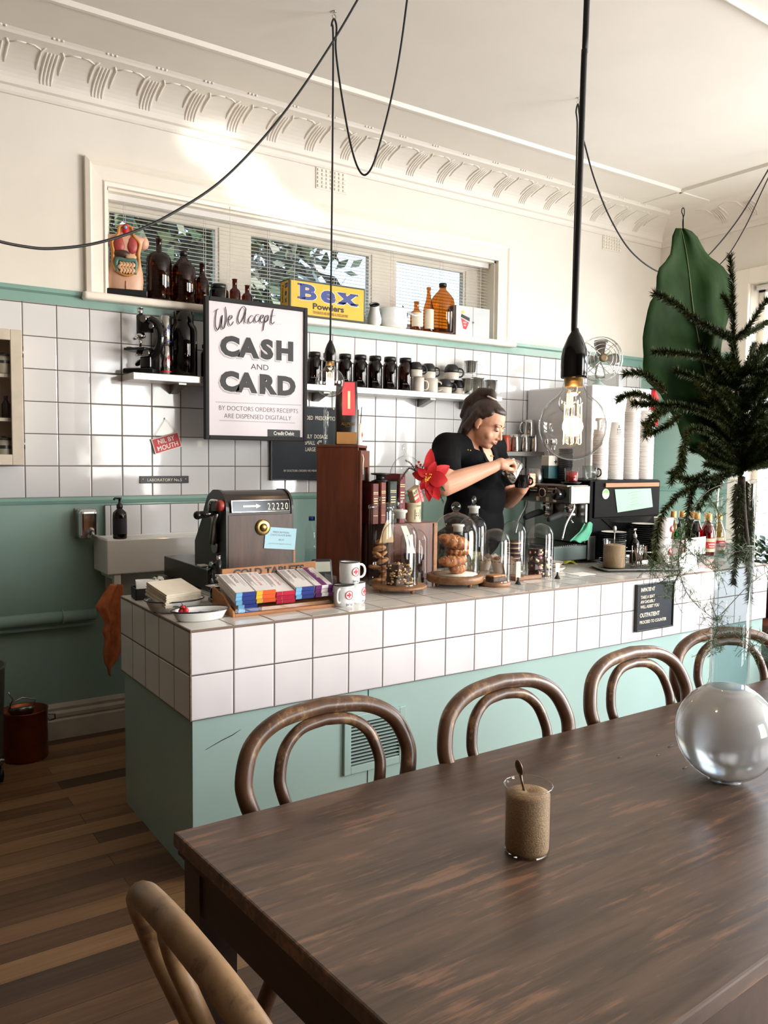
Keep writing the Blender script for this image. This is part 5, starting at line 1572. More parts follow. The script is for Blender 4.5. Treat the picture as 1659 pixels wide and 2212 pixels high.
KIND = [('ltblue', 'blue', 'BOCHOX', 'ink', 'blue'), ('yellow', 'orange', 'NO WEIGHT GAIN', 'red', 'orange'), ('pinkred', 'pinkred', 'BIRTH CONTROL', 'pinkred', 'crimson'), ('ltblue', 'blue', 'BOCHOX', 'ink', 'blue'), ('purple', 'purple', 'Man Flu', 'white_matte', 'purple')]
CNT = (5, 3, 3, 3, 3)
ORD = {5: ('lowest', 'second lowest', 'middle', 'second highest', 'topmost'), 3: ('lowest', 'middle', 'topmost')}
COLN = ('blue ended chocolate bar in the first stack by the microscope', 'orange ended chocolate bar in the display box', 'crimson ended chocolate bar in the display box', 'blue ended chocolate bar in the stack between crimson and purple ones', 'purple ended chocolate bar in the stack by the mugs')
slope = 0.29
for ci, (A_, B_, txt, tm, nm) in enumerate(KIND):
 xw = 0.0765
 x0 = 0.012 + 0.0815 * ci + (0.004 if ci == 4 else 0)
 for k in range(CNT[ci]):
  off = 0.010 if (ci == 0 and k < 2) else 0.0
  zb = 0.010 + 0.0150 * k + (0.030 if CNT[ci] == 3 else 0) - (0.010 if ci == 2 else 0)
  top = k == CNT[ci] - 1
  ob_ = thing('chocolate_bar', ORD[CNT[ci]][k] + ' ' + COLN[ci], 'chocolate bar', (bx0 + x0 + off, by0 + 0.020 + (0.004 if k % 2 else 0), ZC + zb), 0, 'chocolate bars in the display box')
  Ms_ = RX(slope)
  L_ = 0.172
  MB().box((0, 0, 0), (xw, L_, 0.0135), 0.0015, M=Ms_).build('wrapper', M['wrap'], ob_)
  mb = MB()
  if ci < 4:
   MB().box((-0.0004, -0.0006, -0.0003), (xw * 0.30, 0.006, 0.0140), M=Ms_).build('end_band', M[A_], ob_)
   MB().box((xw * 0.32, -0.0006, -0.0003), (xw + 0.0004, 0.006, 0.0140), M=Ms_).build('end_band', M[B_], ob_)
  else:
   MB().box((-0.0004, -0.0006, -0.0003), (xw * 0.34, 0.006, 0.0140), M=Ms_).build('end_band', M[A_], ob_)
   MB().box((xw * 0.72, -0.0006, -0.0003), (xw + 0.0004, 0.006, 0.0140), M=Ms_).build('end_band', M[A_], ob_)
  if top:
   tl = Ms_ @ T3(xw * 0.60, L_ * 0.93, 0.0142) @ RX(-PI / 2) @ RY(PI / 2)
   if ci == 4:
    MB().box((xw * 0.36, 0.006, 0.0134), (xw * 0.70, L_, 0.0138), M=Ms_).build('purple_panel', M['purple'], ob_)
    words(ob_, 'lettering', [(txt, 0, -0.002, 0.020, 'LEFT', 0.03, 1.0)], M[tm], tl @ T3(0, -0.0002, 0.0))
   else:
    words(ob_, 'lettering', [(txt, 0, -0.008, 0.0125 if ci in (0, 3) else 0.0095, 'LEFT', 0.0, 1.0)], M[tm], tl)
   mb = MB()
   random.seed(ci)
   for ln in range(16):
    xx = xw * (0.06 + 0.026 * ln) if ln < 12 else xw * (0.74 + 0.05 * (ln - 12))
    if ci == 4 and xw * 0.33 < xx < xw * 0.72:
     continue
    l0 = L_ * random.choice((0.3, 0.35, 0.42, 0.5))
    mb.box((xx, l0, 0.0134), (xx + 0.0007, L_ * 0.95, 0.0137), M=Ms_)
   mb.build('printed_lines', M['midink'], ob_)
# enamel first aid mugs
def enamel_mug(label, p, z, ang, face):
 o = thing('enamel_mug', label, 'mug', (p.x, p.y, z), 0, 'first aid mugs stacked on the counter')
 r, h = 0.0405, 0.083
 MB().lathe([(0, 0), (r * 0.93, 0), (r, 0.006), (r, h), (r * 0.955, h), (r * 0.95, 0.01), (0, 0.008)], seg=36, cap=False).build('body', M['enamel'], o)
 MB().tube([(r * 0.985 * math.cos(a), r * 0.985 * math.sin(a), h) for a in [2 * PI * k / 36 for k in range(36)]], 0.0022, 8, closed=True).build('black_rim', M['black'], o)
 mb = MB()
 handle_tube(mb, r * 0.985, h * 0.22, h * 0.86, r * 0.66, 0.0048, ang, 1)
 mb.build('handle', M['enamel'], o)
 def wrap(u, v, e=0.0006):
  a = face + u / r
  return V(((r + e) * math.sin(a), -(r + e) * math.cos(a), v))
 mb = MB()
 mb.tube([wrap(0.0165 * math.cos(a), h * 0.56 + 0.0165 * math.sin(a)) for a in [2 * PI * k / 28 for k in range(28)]], 0.0016, 6, closed=True)
 for (u0, u1, v0, v1) in ((-0.0035, 0.0035, -0.0105, 0.0105), (-0.0105, -0.0035, -0.0035, 0.0035), (0.0035, 0.0105, -0.0035, 0.0035)):
  mb.face([wrap(u0, h * 0.56 + v0), wrap(u1, h * 0.56 + v0), wrap(u1, h * 0.56 + v1), wrap(u0, h * 0.56 + v1)])
  if u1 - u0 > 0.001:
   pass
 # filled disc round the cross
 mb.build('red_cross_badge', M['red'], o)
 mb = MB()
 for v0, v1 in ((0.004, 0.0052), (0.0148, 0.016)):
  mb.face([wrap(-0.0135, v0), wrap(0.0135, v0), wrap(0.0135, v1), wrap(-0.0135, v1)])
 for u in (-0.0135, 0.0128):
  mb.face([wrap(u, 0.004), wrap(u + 0.0008, 0.004), wrap(u + 0.0008, 0.016), wrap(u, 0.016)])
 mb.build('label_box', M['ink'], o)
 words(o, 'lettering', [('FIRST AID', 0, 0.0062, 0.0072, 'CENTER', 0.02, 0.66)], M['ink'], RZ(face) @ T3(0, -r - 0.0002, 0))
 return o
pl_ = at(752, 1311, 'z', ZC); pl_.y += 0.034
pr_ = at(782, 1305, 'z', ZC); pr_.y += 0.052
e1 = enamel_mug('white first aid mug at the front of the bottom pair', pl_, ZC, PI * 1.20, 0.05)
enamel_mug('white first aid mug behind in the bottom pair', pr_, ZC, 0.9, 0.55)
pt_ = (pl_ + pr_) / 2
enamel_mug('white first aid mug stacked on top of the other two', pt_, ZC + 0.0852, -0.15, 0.12)
# tall wooden case
th = math.radians(-44)
p = at(771, 1262, 'z', ZC)
cw, cd_ = 0.192, 0.205
CH = at(771, 967, 'y', p.y).z - ZC
o = thing('display_case', 'tall narrow mahogany display case with a glass door beside the till', 'cabinet', (p.x, p.y, ZC), th)
# local: near corner at origin; plain side faces -y, door faces +x
mb = MB().box((-cw, 0, 0), (0, 0.014, CH), 0.002).box((-cw, cd_ - 0.014, 0), (0, cd_, CH), 0.002).box((-cw, 0.014, 0), (-cw + 0.012, cd_ - 0.014, CH)).box((-cw, 0.014, 0), (0, cd_ - 0.014, 0.016)).box((-cw - 0.002, -0.002, CH), (0.002, cd_ + 0.002, CH + 0.012), 0.002)
for z in (0.2, 0.4):
 mb.box((-cw + 0.012, 0.014, z), (-0.01, cd_ - 0.014, z + 0.008))
mb.build('carcass', M['mahogany'], o)
d_ = MB()
for lo, hi in (((0, 0.0, 0.01), (0.014, 0.034, CH - 0.012)), ((0, cd_ - 0.034, 0.01), (0.014, cd_, CH - 0.012)), ((0, 0.034, 0.01), (0.014, cd_ - 0.034, 0.05)), ((0, 0.034, CH - 0.09), (0.014, cd_ - 0.034, CH - 0.012))):
 d_.box(lo, hi, 0.002)
dd = d_.build('door', M['mahogany'], o)
MB().box((0.004, 0.034, 0.05), (0.006, cd_ - 0.034, CH - 0.09)).build('door_glass', M['clear'], dd)
MB().tube([(0.015, 0.02, CH - 0.03), (0.02, 0.022, CH - 0.05), (0.018, 0.018, CH - 0.08), (0.018, 0.022, CH - 0.12)], 0.0035, 6).build('cream_tag_string', M['paper'], dd)
# on the case: coffee bag, bottle, cup of stirrers
top = ZC + CH + 0.012
MC_ = T3(p.x, p.y, 0) @ RZ(th)
def on_top(px, py):
 a_, b_ = {752: (-0.075, 0.09), 724: (-0.145, 0.135), 788: (-0.035, 0.165)}[px]
 q = MC_ @ V((a_, b_, 0))
 return V((q.x, q.y, top))
p = on_top(752, 966)
th_ = -0.52
o = thing('coffee_bag', 'black coffee bag with a pink label standing on the tall wooden case', 'coffee bag', (p.x, p.y, top), th_)
k = mpp(o.location)
bw_, bh_ = 48 * k, 137 * k
M['bag_black'] = plain('black_foil_bag', (22, 22, 24), 0.32, var=0.2, scale=30, bump=0.35, bscale=18)
M['kraft'] = plain('gold_kraft_band', (168, 126, 78), 0.4, var=0.06)
M['pink'] = plain('pink_label', (224, 78, 92), 0.55, var=0.02)
rows = []
for t_, w, d in ((0, 0.50, 0.36), (0.03, 0.52, 0.38), (0.25, 0.51, 0.36), (0.6, 0.50, 0.30), (0.82, 0.48, 0.18), (0.93, 0.47, 0.05), (1.0, 0.47, 0.012)):
 rows.append([(bw_ * w * x, bw_ * d * 1.3 * y, bh_ * t_) for x, y in ((-1, -0.6), (-0.85, -1), (0, -1.05), (0.85, -1), (1, -0.6), (0.92, 0), (1, 0.6), (0.85, 1), (0, 1.05), (-0.85, 1), (-1, 0.6), (-0.92, 0), (-1, -0.6))])
mb = MB().grid(rows)
mb.face([rows[0][q] for q in range(11, -1, -1)])
mb.face([rows[-1][q] for q in range(12)])
mb.build('bag', M['bag_black'], o)
yb = -bw_ * 0.36 * 1.3
def front_patch(z0, z1, x0, x1, e):
 def fy(z):
  t_ = z / bh_
  ks = [(0, 0.36), (0.03, 0.38), (0.25, 0.36), (0.6, 0.30), (0.82, 0.18), (0.93, 0.05), (1.0, 0.012)]
  for (a0, b0), (a1, b1) in zip(ks, ks[1:]):
   if a0 <= t_ <= a1:
    return -(b0 + (b1 - b0) * (t_ - a0) / (a1 - a0)) * bw_ * 1.3 * 1.06 - e
  return -0.02
 n_ = 8
 return [[(x, fy(z0 + (z1 - z0) * q / n_), z0 + (z1 - z0) * q / n_) for x in (x0, x1)] for q in range(n_ + 1)]
MB().grid(front_patch(bh_ * 0.015, bh_ * 0.20, -bw_ * 0.44, bw_ * 0.44, 0.0015)).build('kraft_band', M['kraft'], o)
MB().grid(front_patch(bh_ * 0.46, bh_ * 0.985, -bw_ * 0.20, bw_ * 0.36, 0.0015)).build('pink_label', M['pink'], o)
MB().grid(front_patch(bh_ * 0.56, bh_ * 0.84, bw_ * 0.04, bw_ * 0.15, 0.003)).build('cream_strip', M['paper'], o)
words(o, 'lettering', [('ALLPRESS', bw_ * 0.06, bh_ * 0.305, 0.0135, 'CENTER', 0.02, 0.82, 0.2), ('ESPRESSO', bw_ * 0.06, bh_ * 0.275, 0.005, 'CENTER', 0.0, 1.0)], M['brass'], T3(0, yb - 0.008, 0))
p = on_top(724, 962)
bo = thing('glass_bottle', 'clear glass bottle standing behind the black coffee bag', 'bottle', (p.x, p.y, top))
MB().lathe([(0.0, 0.0), (0.045, 0.0), (0.048, 0.006), (0.048, 0.16), (0.042, 0.19), (0.022, 0.215), (0.018, 0.25)], seg=28, cap=False).build('body', M['clear_thick'], bo)
MB().lathe([(0.02, 0.245), (0.022, 0.25), (0.012, 0.27), (0, 0.272)], seg=16, cap=False).build('stopper', M['clear_thick'], bo)
p = on_top(788, 964)
sc_ = thing('stirrer_cup', 'cream cup with a red cross holding stirrers on the tall case', 'cup', (p.x, p.y, top))
k = mpp(sc_.location)
r, h = 9.5 * k, 47 * k
MB().lathe([(0, 0), (r * 0.95, 0), (r, 0.004), (r * 1.02, h), (r * 0.96, h), (r * 0.94, 0.008), (0, 0.006)], seg=24, cap=False).build('body', M['jug_cream'], sc_)
MB().box((0.3 * r, -r * 0.99, h * 0.42), (0.75 * r, -r * 0.6, h * 0.54)).box((0.45 * r, -r * 0.96, h * 0.36), (0.62 * r, -r * 0.6, h * 0.60)).build('red_cross', M['red'], sc_)
for i in range(6):
 a = i * 1.05
 st = thing('stirrer', 'thin stirrers standing in the cream cup on the tall case', 'stirrer', sc_.location + V((0, 0, 0.008)), 0, 'stirrers in the cream cup')
 MB().tube([(r * 0.35 * math.cos(a), r * 0.35 * math.sin(a), 0), (r * 0.85 * math.cos(a), r * 0.85 * math.sin(a), h + 0.045 + 0.012 * (i % 3))], 0.0022, 6).build('stick', M['black'] if i % 2 else M['brass'], st)
# water bottle by the till
p = at(673, 1215, 'y', -1.02)
wb_ = thing('water_bottle', 'clear plastic water bottle with a blue cap between till and case', 'bottle', (p.x, -1.02, ZC))
k = mpp(p)
r = 15 * k
zt_ = at(676, 1116, 'y', -1.02).z - ZC
MB().lathe([(0, 0), (r, 0.0), (r, zt_ * 0.55), (r * 0.93, zt_ * 0.62), (r, zt_ * 0.70), (r * 0.8, zt_ * 0.82), (r * 0.40, zt_ * 0.92), (r * 0.38, zt_ * 0.95)], seg=24, cap=False).build('body', M['clear'], wb_)
MB().lathe([(r * 0.92, 0.004), (r * 0.92, zt_ * 0.5), (0, zt_ * 0.5)], seg=24).build('water', glass('bottled_water', (0.86, 0.92, 0.95), 0.7, 1.33), wb_)
MB().lathe([(r * 0.45, zt_ * 0.94), (r * 0.45, zt_), (r * 0.4, zt_ * 1.005)], seg=20).build('cap', M['blue'], wb_)
tm_ = thing('payment_terminal', 'dark card payment terminal behind the display box', 'terminal', (0.985, -1.20, ZC), -0.3)
MB().box((-0.045, -0.06, 0), (0.045, 0.06, 0.12), 0.008, M=RX(-0.35)).build('body', M['black'], tm_)
MB().box((-0.035, -0.063, 0.06), (0.035, -0.06, 0.105), 0.001, M=RX(-0.35)).build('screen', M['grey_plastic'], tm_)
# crates and books behind the domes
zt_ = 1.122
o = thing('crate', 'dark wooden crate behind the glass domes with books on it', 'crate', (0, 0, 0))
MB().box((1.33, -1.22, ZC), (1.61, -0.985, zt_), 0.004).build('body', M['mahogany'], o)
MB().box((1.59, -1.226, ZC + 0.02), (1.612, -1.218, zt_ - 0.005), 0.002).build('corner_batten', M['boxwood'], o)
BK = [(812, 20, 1045, 'maroon_cloth', (96, 34, 32), 'maroon clothbound book against the tall case'), (829, 17, 1042, 'red_cloth', (122, 52, 40), 'reddish brown book second from the tall case'), (850, 25, 1040, 'green_cloth', (28, 44, 36), 'dark green book between the red ones'), (870, 20, 1024, 'crimson_cloth', (112, 24, 36), 'tall crimson book beside the poinsettia')]
yb = -1.19
for px, w, ytop, mn, c_, lb in BK:
 q = at(px, ytop, 'y', yb)
 k = mpp(q)
 wd = w * k * 0.92
 hh = q.z - zt_
 bk_ = thing('book', lb, 'book', (q.x, yb, zt_), 0, 'old books on the crate')
 mb = MB().prism([(-wd / 2, 0.006), (-wd * 0.35, 0), (wd * 0.35, 0), (wd / 2, 0.006), (wd / 2, 0.15), (wd / 2 - 0.003, 0.15), (wd / 2 - 0.003, 0.01), (-wd / 2 + 0.003, 0.01), (-wd / 2 + 0.003, 0.15), (-wd / 2, 0.15)], 0, hh, 'xy')
 mb.build('cover', plain(mn, c_, 0.6, var=0.12, scale=40), bk_)
 MB().box((-wd / 2 + 0.003, 0.010, 0.004), (wd / 2 - 0.003, 0.146, hh - 0.004)).build('pages', M['paper'], bk_)
 mb = MB()
 for z in (0.78, 0.74, 0.2):
  mb.box((-wd * 0.33, -0.0006, hh * z), (wd * 0.33, 0.0, hh * z + 0.0014))
 for z in (0.62, 0.56, 0.50):
  mb.box((-wd * 0.25, -0.0006, hh * z), (wd * 0.25, 0.0, hh * z + 0.003))
 mb.build('gilt_lines', M['brass'], bk_)
# black hat-like lid on the books
q = at(822, 1035, 'y', -1.14)
o = thing('black_lid', 'black knobbed lid lying on top of the old books', 'lid', (q.x, -1.14, at(830, 1042, 'y', yb).z + 0.001))
MB().lathe([(0.034, 0), (0.040, 0.004), (0.030, 0.010), (0.022, 0.012), (0.022, 0.03), (0.046, 0.034), (0.046, 0.040), (0, 0.042)], seg=28).build('lid', M['black'], o)
# label tin with a poinsettia and a first aid tin
q = at(896, 1128, 'z', zt_)
o = thing('label_tin', 'old paper-labelled tin holding the red poinsettia on the crate', 'tin', (q.x, -1.17, zt_))
q = V(o.location)
k = mpp(q)
r, h = 18 * k, 42 * k
M['old_label'] = plain('old_cream_label', (206, 192, 158), 0.6, var=0.08, scale=30)
MB().lathe([(0, 0), (r, 0), (r * 1.03, 0.003), (r, 0.006), (r, h - 0.005), (r * 1.03, h - 0.002), (r, h), (r * 0.95, h), (r * 0.94, 0.01)], seg=28, cap=False).build('tin', M['old_label'], o)
words(o, 'lettering', [('DRUMMOND', 0.0, h * 0.80, 0.009, 'CENTER', 0.0, 0.8)], M['ink'], RZ(0.4) @ T3(0, -r * 1.015, 0))
mb = MB()
def wrapr(u, v):
 a = 0.45 + u / r
 return V((r * 1.012 * math.sin(a), -r * 1.012 * math.cos(a), v))
for (u0, u1, v0, v1) in ((-0.032, -0.002, 0.014, 0.016), (-0.032, -0.002, 0.06, 0.062), (0.004, 0.034, 0.014, 0.016), (0.004, 0.034, 0.06, 0.062), (-0.032, -0.030, 0.014, 0.062), (-0.004, -0.002, 0.014, 0.062), (0.004, 0.006, 0.014, 0.062), (0.032, 0.034, 0.014, 0.062), (0.012, 0.022, 0.022, 0.05), (-0.026, -0.010, 0.03, 0.036), (-0.026, -0.010, 0.042, 0.046)):
 mb.face([wrapr(u0, v0), wrapr(u1, v0), wrapr(u1, v1), wrapr(u0, v1)])
mb.build('printed_panels', M['ink'], o)
kt = thing('first_aid_tin', 'small red and cream first aid tin tilted on the label tin', 'tin', q + V((0.008, -0.01, h + 0.034)), 0)
R3 = RZ(0.30) @ RY(-0.42)
MB().box((-0.034, -0.018, -0.042), (0.034, 0.018, 0.042), 0.006, M=R3).build('tin', M['old_label'], kt)
MB().box((0.006, -0.0188, -0.040), (0.0345, -0.0178, 0.040), 0.0004, M=R3).box((-0.032, -0.0188, -0.030), (0.002, -0.0178, -0.010), M=R3).box((-0.032, -0.0188, 0.004), (0.002, -0.0178, 0.012), M=R3).build('red_panels', M['red'], kt)
words(kt, 'lettering', [('FIRST AID KIT', 0, -0.006, 0.011, 'CENTER', 0.02, 0.95)], M['white_matte'], R3 @ T3(0.021, -0.0192, 0) @ RY(PI / 2))
words(kt, 'small_lettering', [('KIT', 0, 0, 0.014, 'CENTER', 0.02, 0.95)], M['ink'], R3 @ T3(-0.016, -0.0192, 0.018))
# poinsettia
fc = at(925, 1032, 'y', -1.24)
po = thing('poinsettia', 'large red fabric poinsettia flower standing in the label tin', 'flower', fc)
random.seed(12)
M['petal'] = plain('red_petal', (206, 24, 34), 0.55, var=0.1, scale=40)
toC = (CAM - fc).normalized()
sx = RIGHT.copy()
sz = UP.copy()
def scr(u, v, w):   # offsets in pixels on the flower's plane plus depth in metres
 k = mpp(fc)
 return sx * (u * k) - sz * (v * k) + toC * w
mb = MB()
PET = [((5, -55), 15), ((40, -22), 17), ((36, 5), 22), ((20, 42), 17), ((5, 28), 13), ((-20, -18), 11), ((-30, -8), 14), ((-14, 22), 12), ((14, -30), 12), ((2, 45), 12)]
for i, ((u, v), w) in enumerate(PET):
 d = scr(u, v, -0.01 + 0.012 * (i % 3))
 leaf_sheet(mb, scr(0, 0, 0.004 + 0.003 * (i % 3)), d, toC, d.length * 1.15, w * 0.8 * mpp(fc), 8, 0.22, 0.15)
mb.build('petals', M['petal'], po)
mb = MB()
for i in range(16):
 mb.ball(scr(random.uniform(-7, 7), random.uniform(-8, 8), 0.022 + random.uniform(0, 0.006)), 0.0035, 8, 6)
mb.build('stamens', M['yellow'], po)
tp_ = q + V((0, 0, h * 0.7)) - fc
MB().tube([tp_, tp_ * 0.5 + V((0, 0.03, 0.02)), scr(0, 0, -0.008)], 0.003, 6).build('stem', M['leafgreen'], po)
mb = MB()
for (u, v, L, W) in ((-30, -25, 0.06, 0.014), (38, 30, 0.05, 0.014), (30, 45, 0.05, 0.012)):
 leaf_sheet(mb, scr(0, 0, -0.012), scr(u, v, -0.02), toC, (scr(u, v, 0)).length, W)
mb.build('leaves', M['leafgreen'], po)
# ------------------------------------------------------------------ cakes under glass
def crumb(name, dark, mid, light, scale=60, bump=0.6):
 t = NT(name)
 f = t.noise(scale, 5, 0.7)
 t.set(col=t.ramp(f, [(0.35, srgb(*dark)), (0.52, srgb(*mid)), (0.66, srgb(*light))]), rough=0.6).bump(f, bump, 0.003)
 return t.m
M['brownie'] = crumb('brownie_crumb', (44, 26, 18), (66, 40, 28), (98, 64, 42))
M['nut'] = crumb('nut_pieces', (196, 156, 96), (218, 184, 124), (236, 208, 156), 90)
M['pastry'] = crumb('golden_pastry', (112, 62, 30), (168, 102, 54), (206, 146, 88), 28, 0.5)
M['almond'] = plain('almond_flakes', (216, 178, 126), 0.6, var=0.1)
M['cookie'] = crumb('biscuit', (150, 96, 54), (190, 134, 84), (214, 166, 116), 40)
M['caramel'] = crumb('caramel_top', (150, 92, 48), (186, 128, 74), (210, 160, 104), 70)
M['muffin'] = crumb('muffin_crumb', (96, 62, 40), (150, 112, 82), (206, 190, 174), 60)
M['choc'] = plain('dark_chocolate', (54, 32, 26), 0.3, var=0.15, scale=20)
M['marsh_pink'] = plain('pink_marshmallow', (224, 146, 160), 0.8)
M['marsh_white'] = plain('cream_marshmallow', (226, 204, 164), 0.8)
M['pistachio'] = crumb('pistachio_crust', (110, 104, 60), (156, 148, 90), (190, 186, 130), 80)
def dome(name, label, p, r, h, top='knob', group='glass domes on the counter', lift=0.0, neck=None):
 """a bell jar: straight wall, half-round top"""
 o = thing(name, label, 'glass dome', (p.x, p.y, ZC + lift), 0, group)
 hr = r * 0.98
 hw = h - hr
 prof = [(r * 1.03, 0.0), (r * 1.03, 0.006), (r, 0.008), (r, hw)]
 for k in range(1, 9):
  a = PI / 2 * k / 8
  if neck and r * math.cos(a) < neck * 1.05:
   break
  prof.append((max(r * math.cos(a), 0.0), hw + hr * math.sin(a)))
 if neck:
  zt = prof[-1][1]
  prof += [(neck * 1.25, zt + 0.006), (neck, zt + 0.016)]
 MB().lathe(prof, seg=40, cap=False).build('bell', M['clear'], o)
 MB().lathe([(r * 1.02, 0), (r * 1.045, 0.003), (r * 1.02, 0.007)], seg=40, cap=False).build('rim', M['clear_thick'], o)
 zt = prof[-1][1]
 if neck:
  MB().lathe([(neck, zt - 0.002), (neck * 1.02, zt + 0.020), (neck * 1.35, zt + 0.026), (neck * 1.3, zt + 0.034), (neck * 0.7, zt + 0.036)], seg=24).build('frosted_neck', M['frost'], o)
  if top == 'stopper':
   MB().lathe([(neck * 0.7, zt + 0.03), (neck * 0.55, zt + 0.045)], seg=18).ball((0, 0, zt + 0.066), 0.021, 14, 10, sc=(0.75, 0.5, 1.1)).build('stopper', M['clear_thick'], o)
 elif top == 'knob':
  MB().lathe([(0.02, zt - 0.004), (0.012, zt + 0.006)], seg=20, cap=False).ball((0, 0, zt + 0.026), 0.022, 20, 14).build('knob', M['clear_thick'], o)
 return o
M['frost'] = plain('frosted_glass_neck', (206, 206, 200), 0.5, var=0.02)
def dome_at(px, py, wpx, ytop, **kw):
 p = at(px, py, 'z', ZC + kw.get('lift', 0.0))
 k = mpp(p)
 zt = at(px, ytop, 'y', p.y).z - ZC - kw.get('lift', 0.0)
 return p, wpx * k / 2, zt
def slab_cake(name, label, loc, size, rz, m_base, m_top=None, bits=None, seed=0, group=None, n=10, bit_m='nut', tiltx=0.0):
 random.seed(seed)
 o = thing(name, label, 'cake', loc, rz, group)
 o.rotation_euler = (tiltx, 0, rz)
 x, y, z = size
 mb = MB().box((-x / 2, -y / 2, 0), (x / 2, y / 2, z), 0.004, seg=3)
 bmesh.ops.subdivide_edges(mb.bm, edges=mb.bm.edges[:], cuts=2, use_grid_fill=True)
 for v in mb.bm.verts:
  v.co += V((random.uniform(-1, 1), random.uniform(-1, 1), random.uniform(-1, 1))) * 0.0013
 mb.build('slice', M[m_base], o)
 if m_top:
  MB().box((-x / 2 * 0.98, -y / 2 * 0.98, z - 0.002), (x / 2 * 0.98, y / 2 * 0.98, z + 0.006), 0.003, seg=3).build('topping', M[m_top], o)
 if bits:
  mb = MB()
  for i in range(n):
   f = random.choice((0, 0, 1, 2))
   u, w = random.uniform(-0.46, 0.46), random.uniform(0.1, 0.95)
   c = V((u * x, -y / 2, w * z)) if f == 0 else (V((x / 2, u * y, w * z)) if f == 1 else V((u * x, random.uniform(-.4, .4) * y, z)))
   if f == 0 and random.random() < 0.5:
    c = V((-x / 2, u * y, w * z))
   mb.ball(c, random.uniform(0.0035, 0.0065), 8, 6, sc=(random.uniform(0.8, 1.5), random.uniform(0.7, 1.2), random.uniform(0.5, 1)))
  mb.build('pieces', M[bit_m], o)
 return o
def board(name, label, p, r, h, feet=True, lift=0.0, m='boardwood', thick=0.014):
 o = thing(name, label, 'board', (p.x, p.y, ZC), 0.4, 'wooden boards under the domes')
 z0 = h - thick
 MB().lathe([(r * 0.90, z0), (r * 0.97, z0 + 0.003), (r, z0 + thick * 0.55), (r * 0.985, h - 0.002), (r * 0.95, h), (0.0, h)], seg=48).build('board', M[m], o)
 if feet:
  for a in (0.3, 0.3 + 2.094, 0.3 + 4.189):
   MB().lathe([(0.008, 0), (0.011, z0)], (r * 0.66 * math.cos(a), r * 0.66 * math.sin(a), 0.0005), 12).build('foot', M[m], o)
 return o
# tall lidded biscuit jar
p, r, h = dome_at(823, 1264, 57, 1092)
o = thing('biscuit_jar', 'tall lidded glass jar of biscuits beside the tall wooden case', 'jar', (p.x, p.y, ZC), 0)
MB().lathe([(0, 0.002), (r * 0.95, 0.0), (r, 0.008), (r, h * 0.93), (r * 0.92, h * 0.97)], seg=36, cap=False).build('body', M['clear'], o)
MB().lathe([(r * 1.02, h * 0.955), (r * 1.05, h * 0.965), (r * 1.05, h * 1.0), (r * 0.8, h * 1.03), (r * 0.25, h * 1.045), (r * 0.18, h * 1.07), (r * 0.34, h * 1.09), (r * 0.32, h * 1.115), (0, h * 1.12)], seg=36, cap=False).build('lid', M['clear_thick'], o)
random.seed(21)
for i in range(14):
 lv = i // 2
 c = V((random.uniform(-0.45, 0.45) * r, random.uniform(-0.45, 0.45) * r, 0.022 + lv * h * 0.082))
 bi = thing('biscuit', 'golden biscuit piled inside the tall lidded glass jar', 'biscuit', p + c, random.uniform(0, 6), 'biscuits in the tall jar')
 bi.rotation_euler = (random.uniform(-0.5, 0.5), random.uniform(-0.5, 0.5), random.uniform(0, 6))
 MB().ball((0, 0, 0), r * 0.52, 14, 10, sc=(1, 0.8, 0.34)).build('biscuit', M['cookie'], bi)
pp = tag(MB().grid([[(-0.045, -r * 0.82, 0.0), (0.0, -r * 0.92, 0.0), (0.03, -r * 0.86, 0.0)], [(-0.03, -r * 0.8, 0.05), (0.0, -r * 0.93, 0.06), (0.03, -r * 0.85, 0.02)], [(-0.01, -r * 0.9, 0.10), (0.0, -r * 0.9, 0.10), (0.005, -r * 0.9, 0.10)]]).build('parchment', plain('brown_parchment', (196, 166, 124), 0.8), loc=(p.x, p.y, ZC + h * 0.55)), 'fold of parchment paper inside the biscuit jar', 'paper')
# bell jar with stopper over nut brownies
pb = at(862, 1277, 'z', ZC)
kb = mpp(pb)
HB1 = 0.030
board('cake_board', 'round footed wooden board under the stoppered bell jar of brownies', pb, 60 * kb, HB1)
p, r, h = dome_at(861, 1268, 79, 1127, lift=HB1)
p = V((pb.x, pb.y, 0))
dome('bell_jar', 'stoppered glass bell jar over nut brownies, nearest the mugs', p, r, h, 'stopper', neck=0.024, lift=HB1 + 0.0005)
for i, (dx, dy, dz, rz) in enumerate(((-0.012, 0.0, 0.0, 0.25), (-0.010, 0.0, 0.030, 0.35), (-0.014, 0.002, 0.060, 0.5), (0.030, -0.012, 0.030, -0.7))):
 slab_cake('brownie', ['lowest nut brownie under the stoppered bell jar', 'middle nut brownie under the stoppered bell jar', 'top nut brownie under the stoppered bell jar', 'nut brownie leaning at the side under the stoppered bell jar'][i],
     (p.x + dx, p.y + dy, ZC + HB1 + 0.001 + dz), (0.082, 0.06, 0.029) if i < 3 else (0.03, 0.05, 0.052), rz, 'brownie', None, True, i, 'nut brownies', 26)
slab_cake('brownie', 'lowest leaning nut brownie at the side of the bell jar', (p.x + 0.032, p.y - 0.014, ZC + HB1 + 0.001), (0.04, 0.05, 0.029), -0.6, 'brownie', None, True, 9, 'nut brownies', 18)
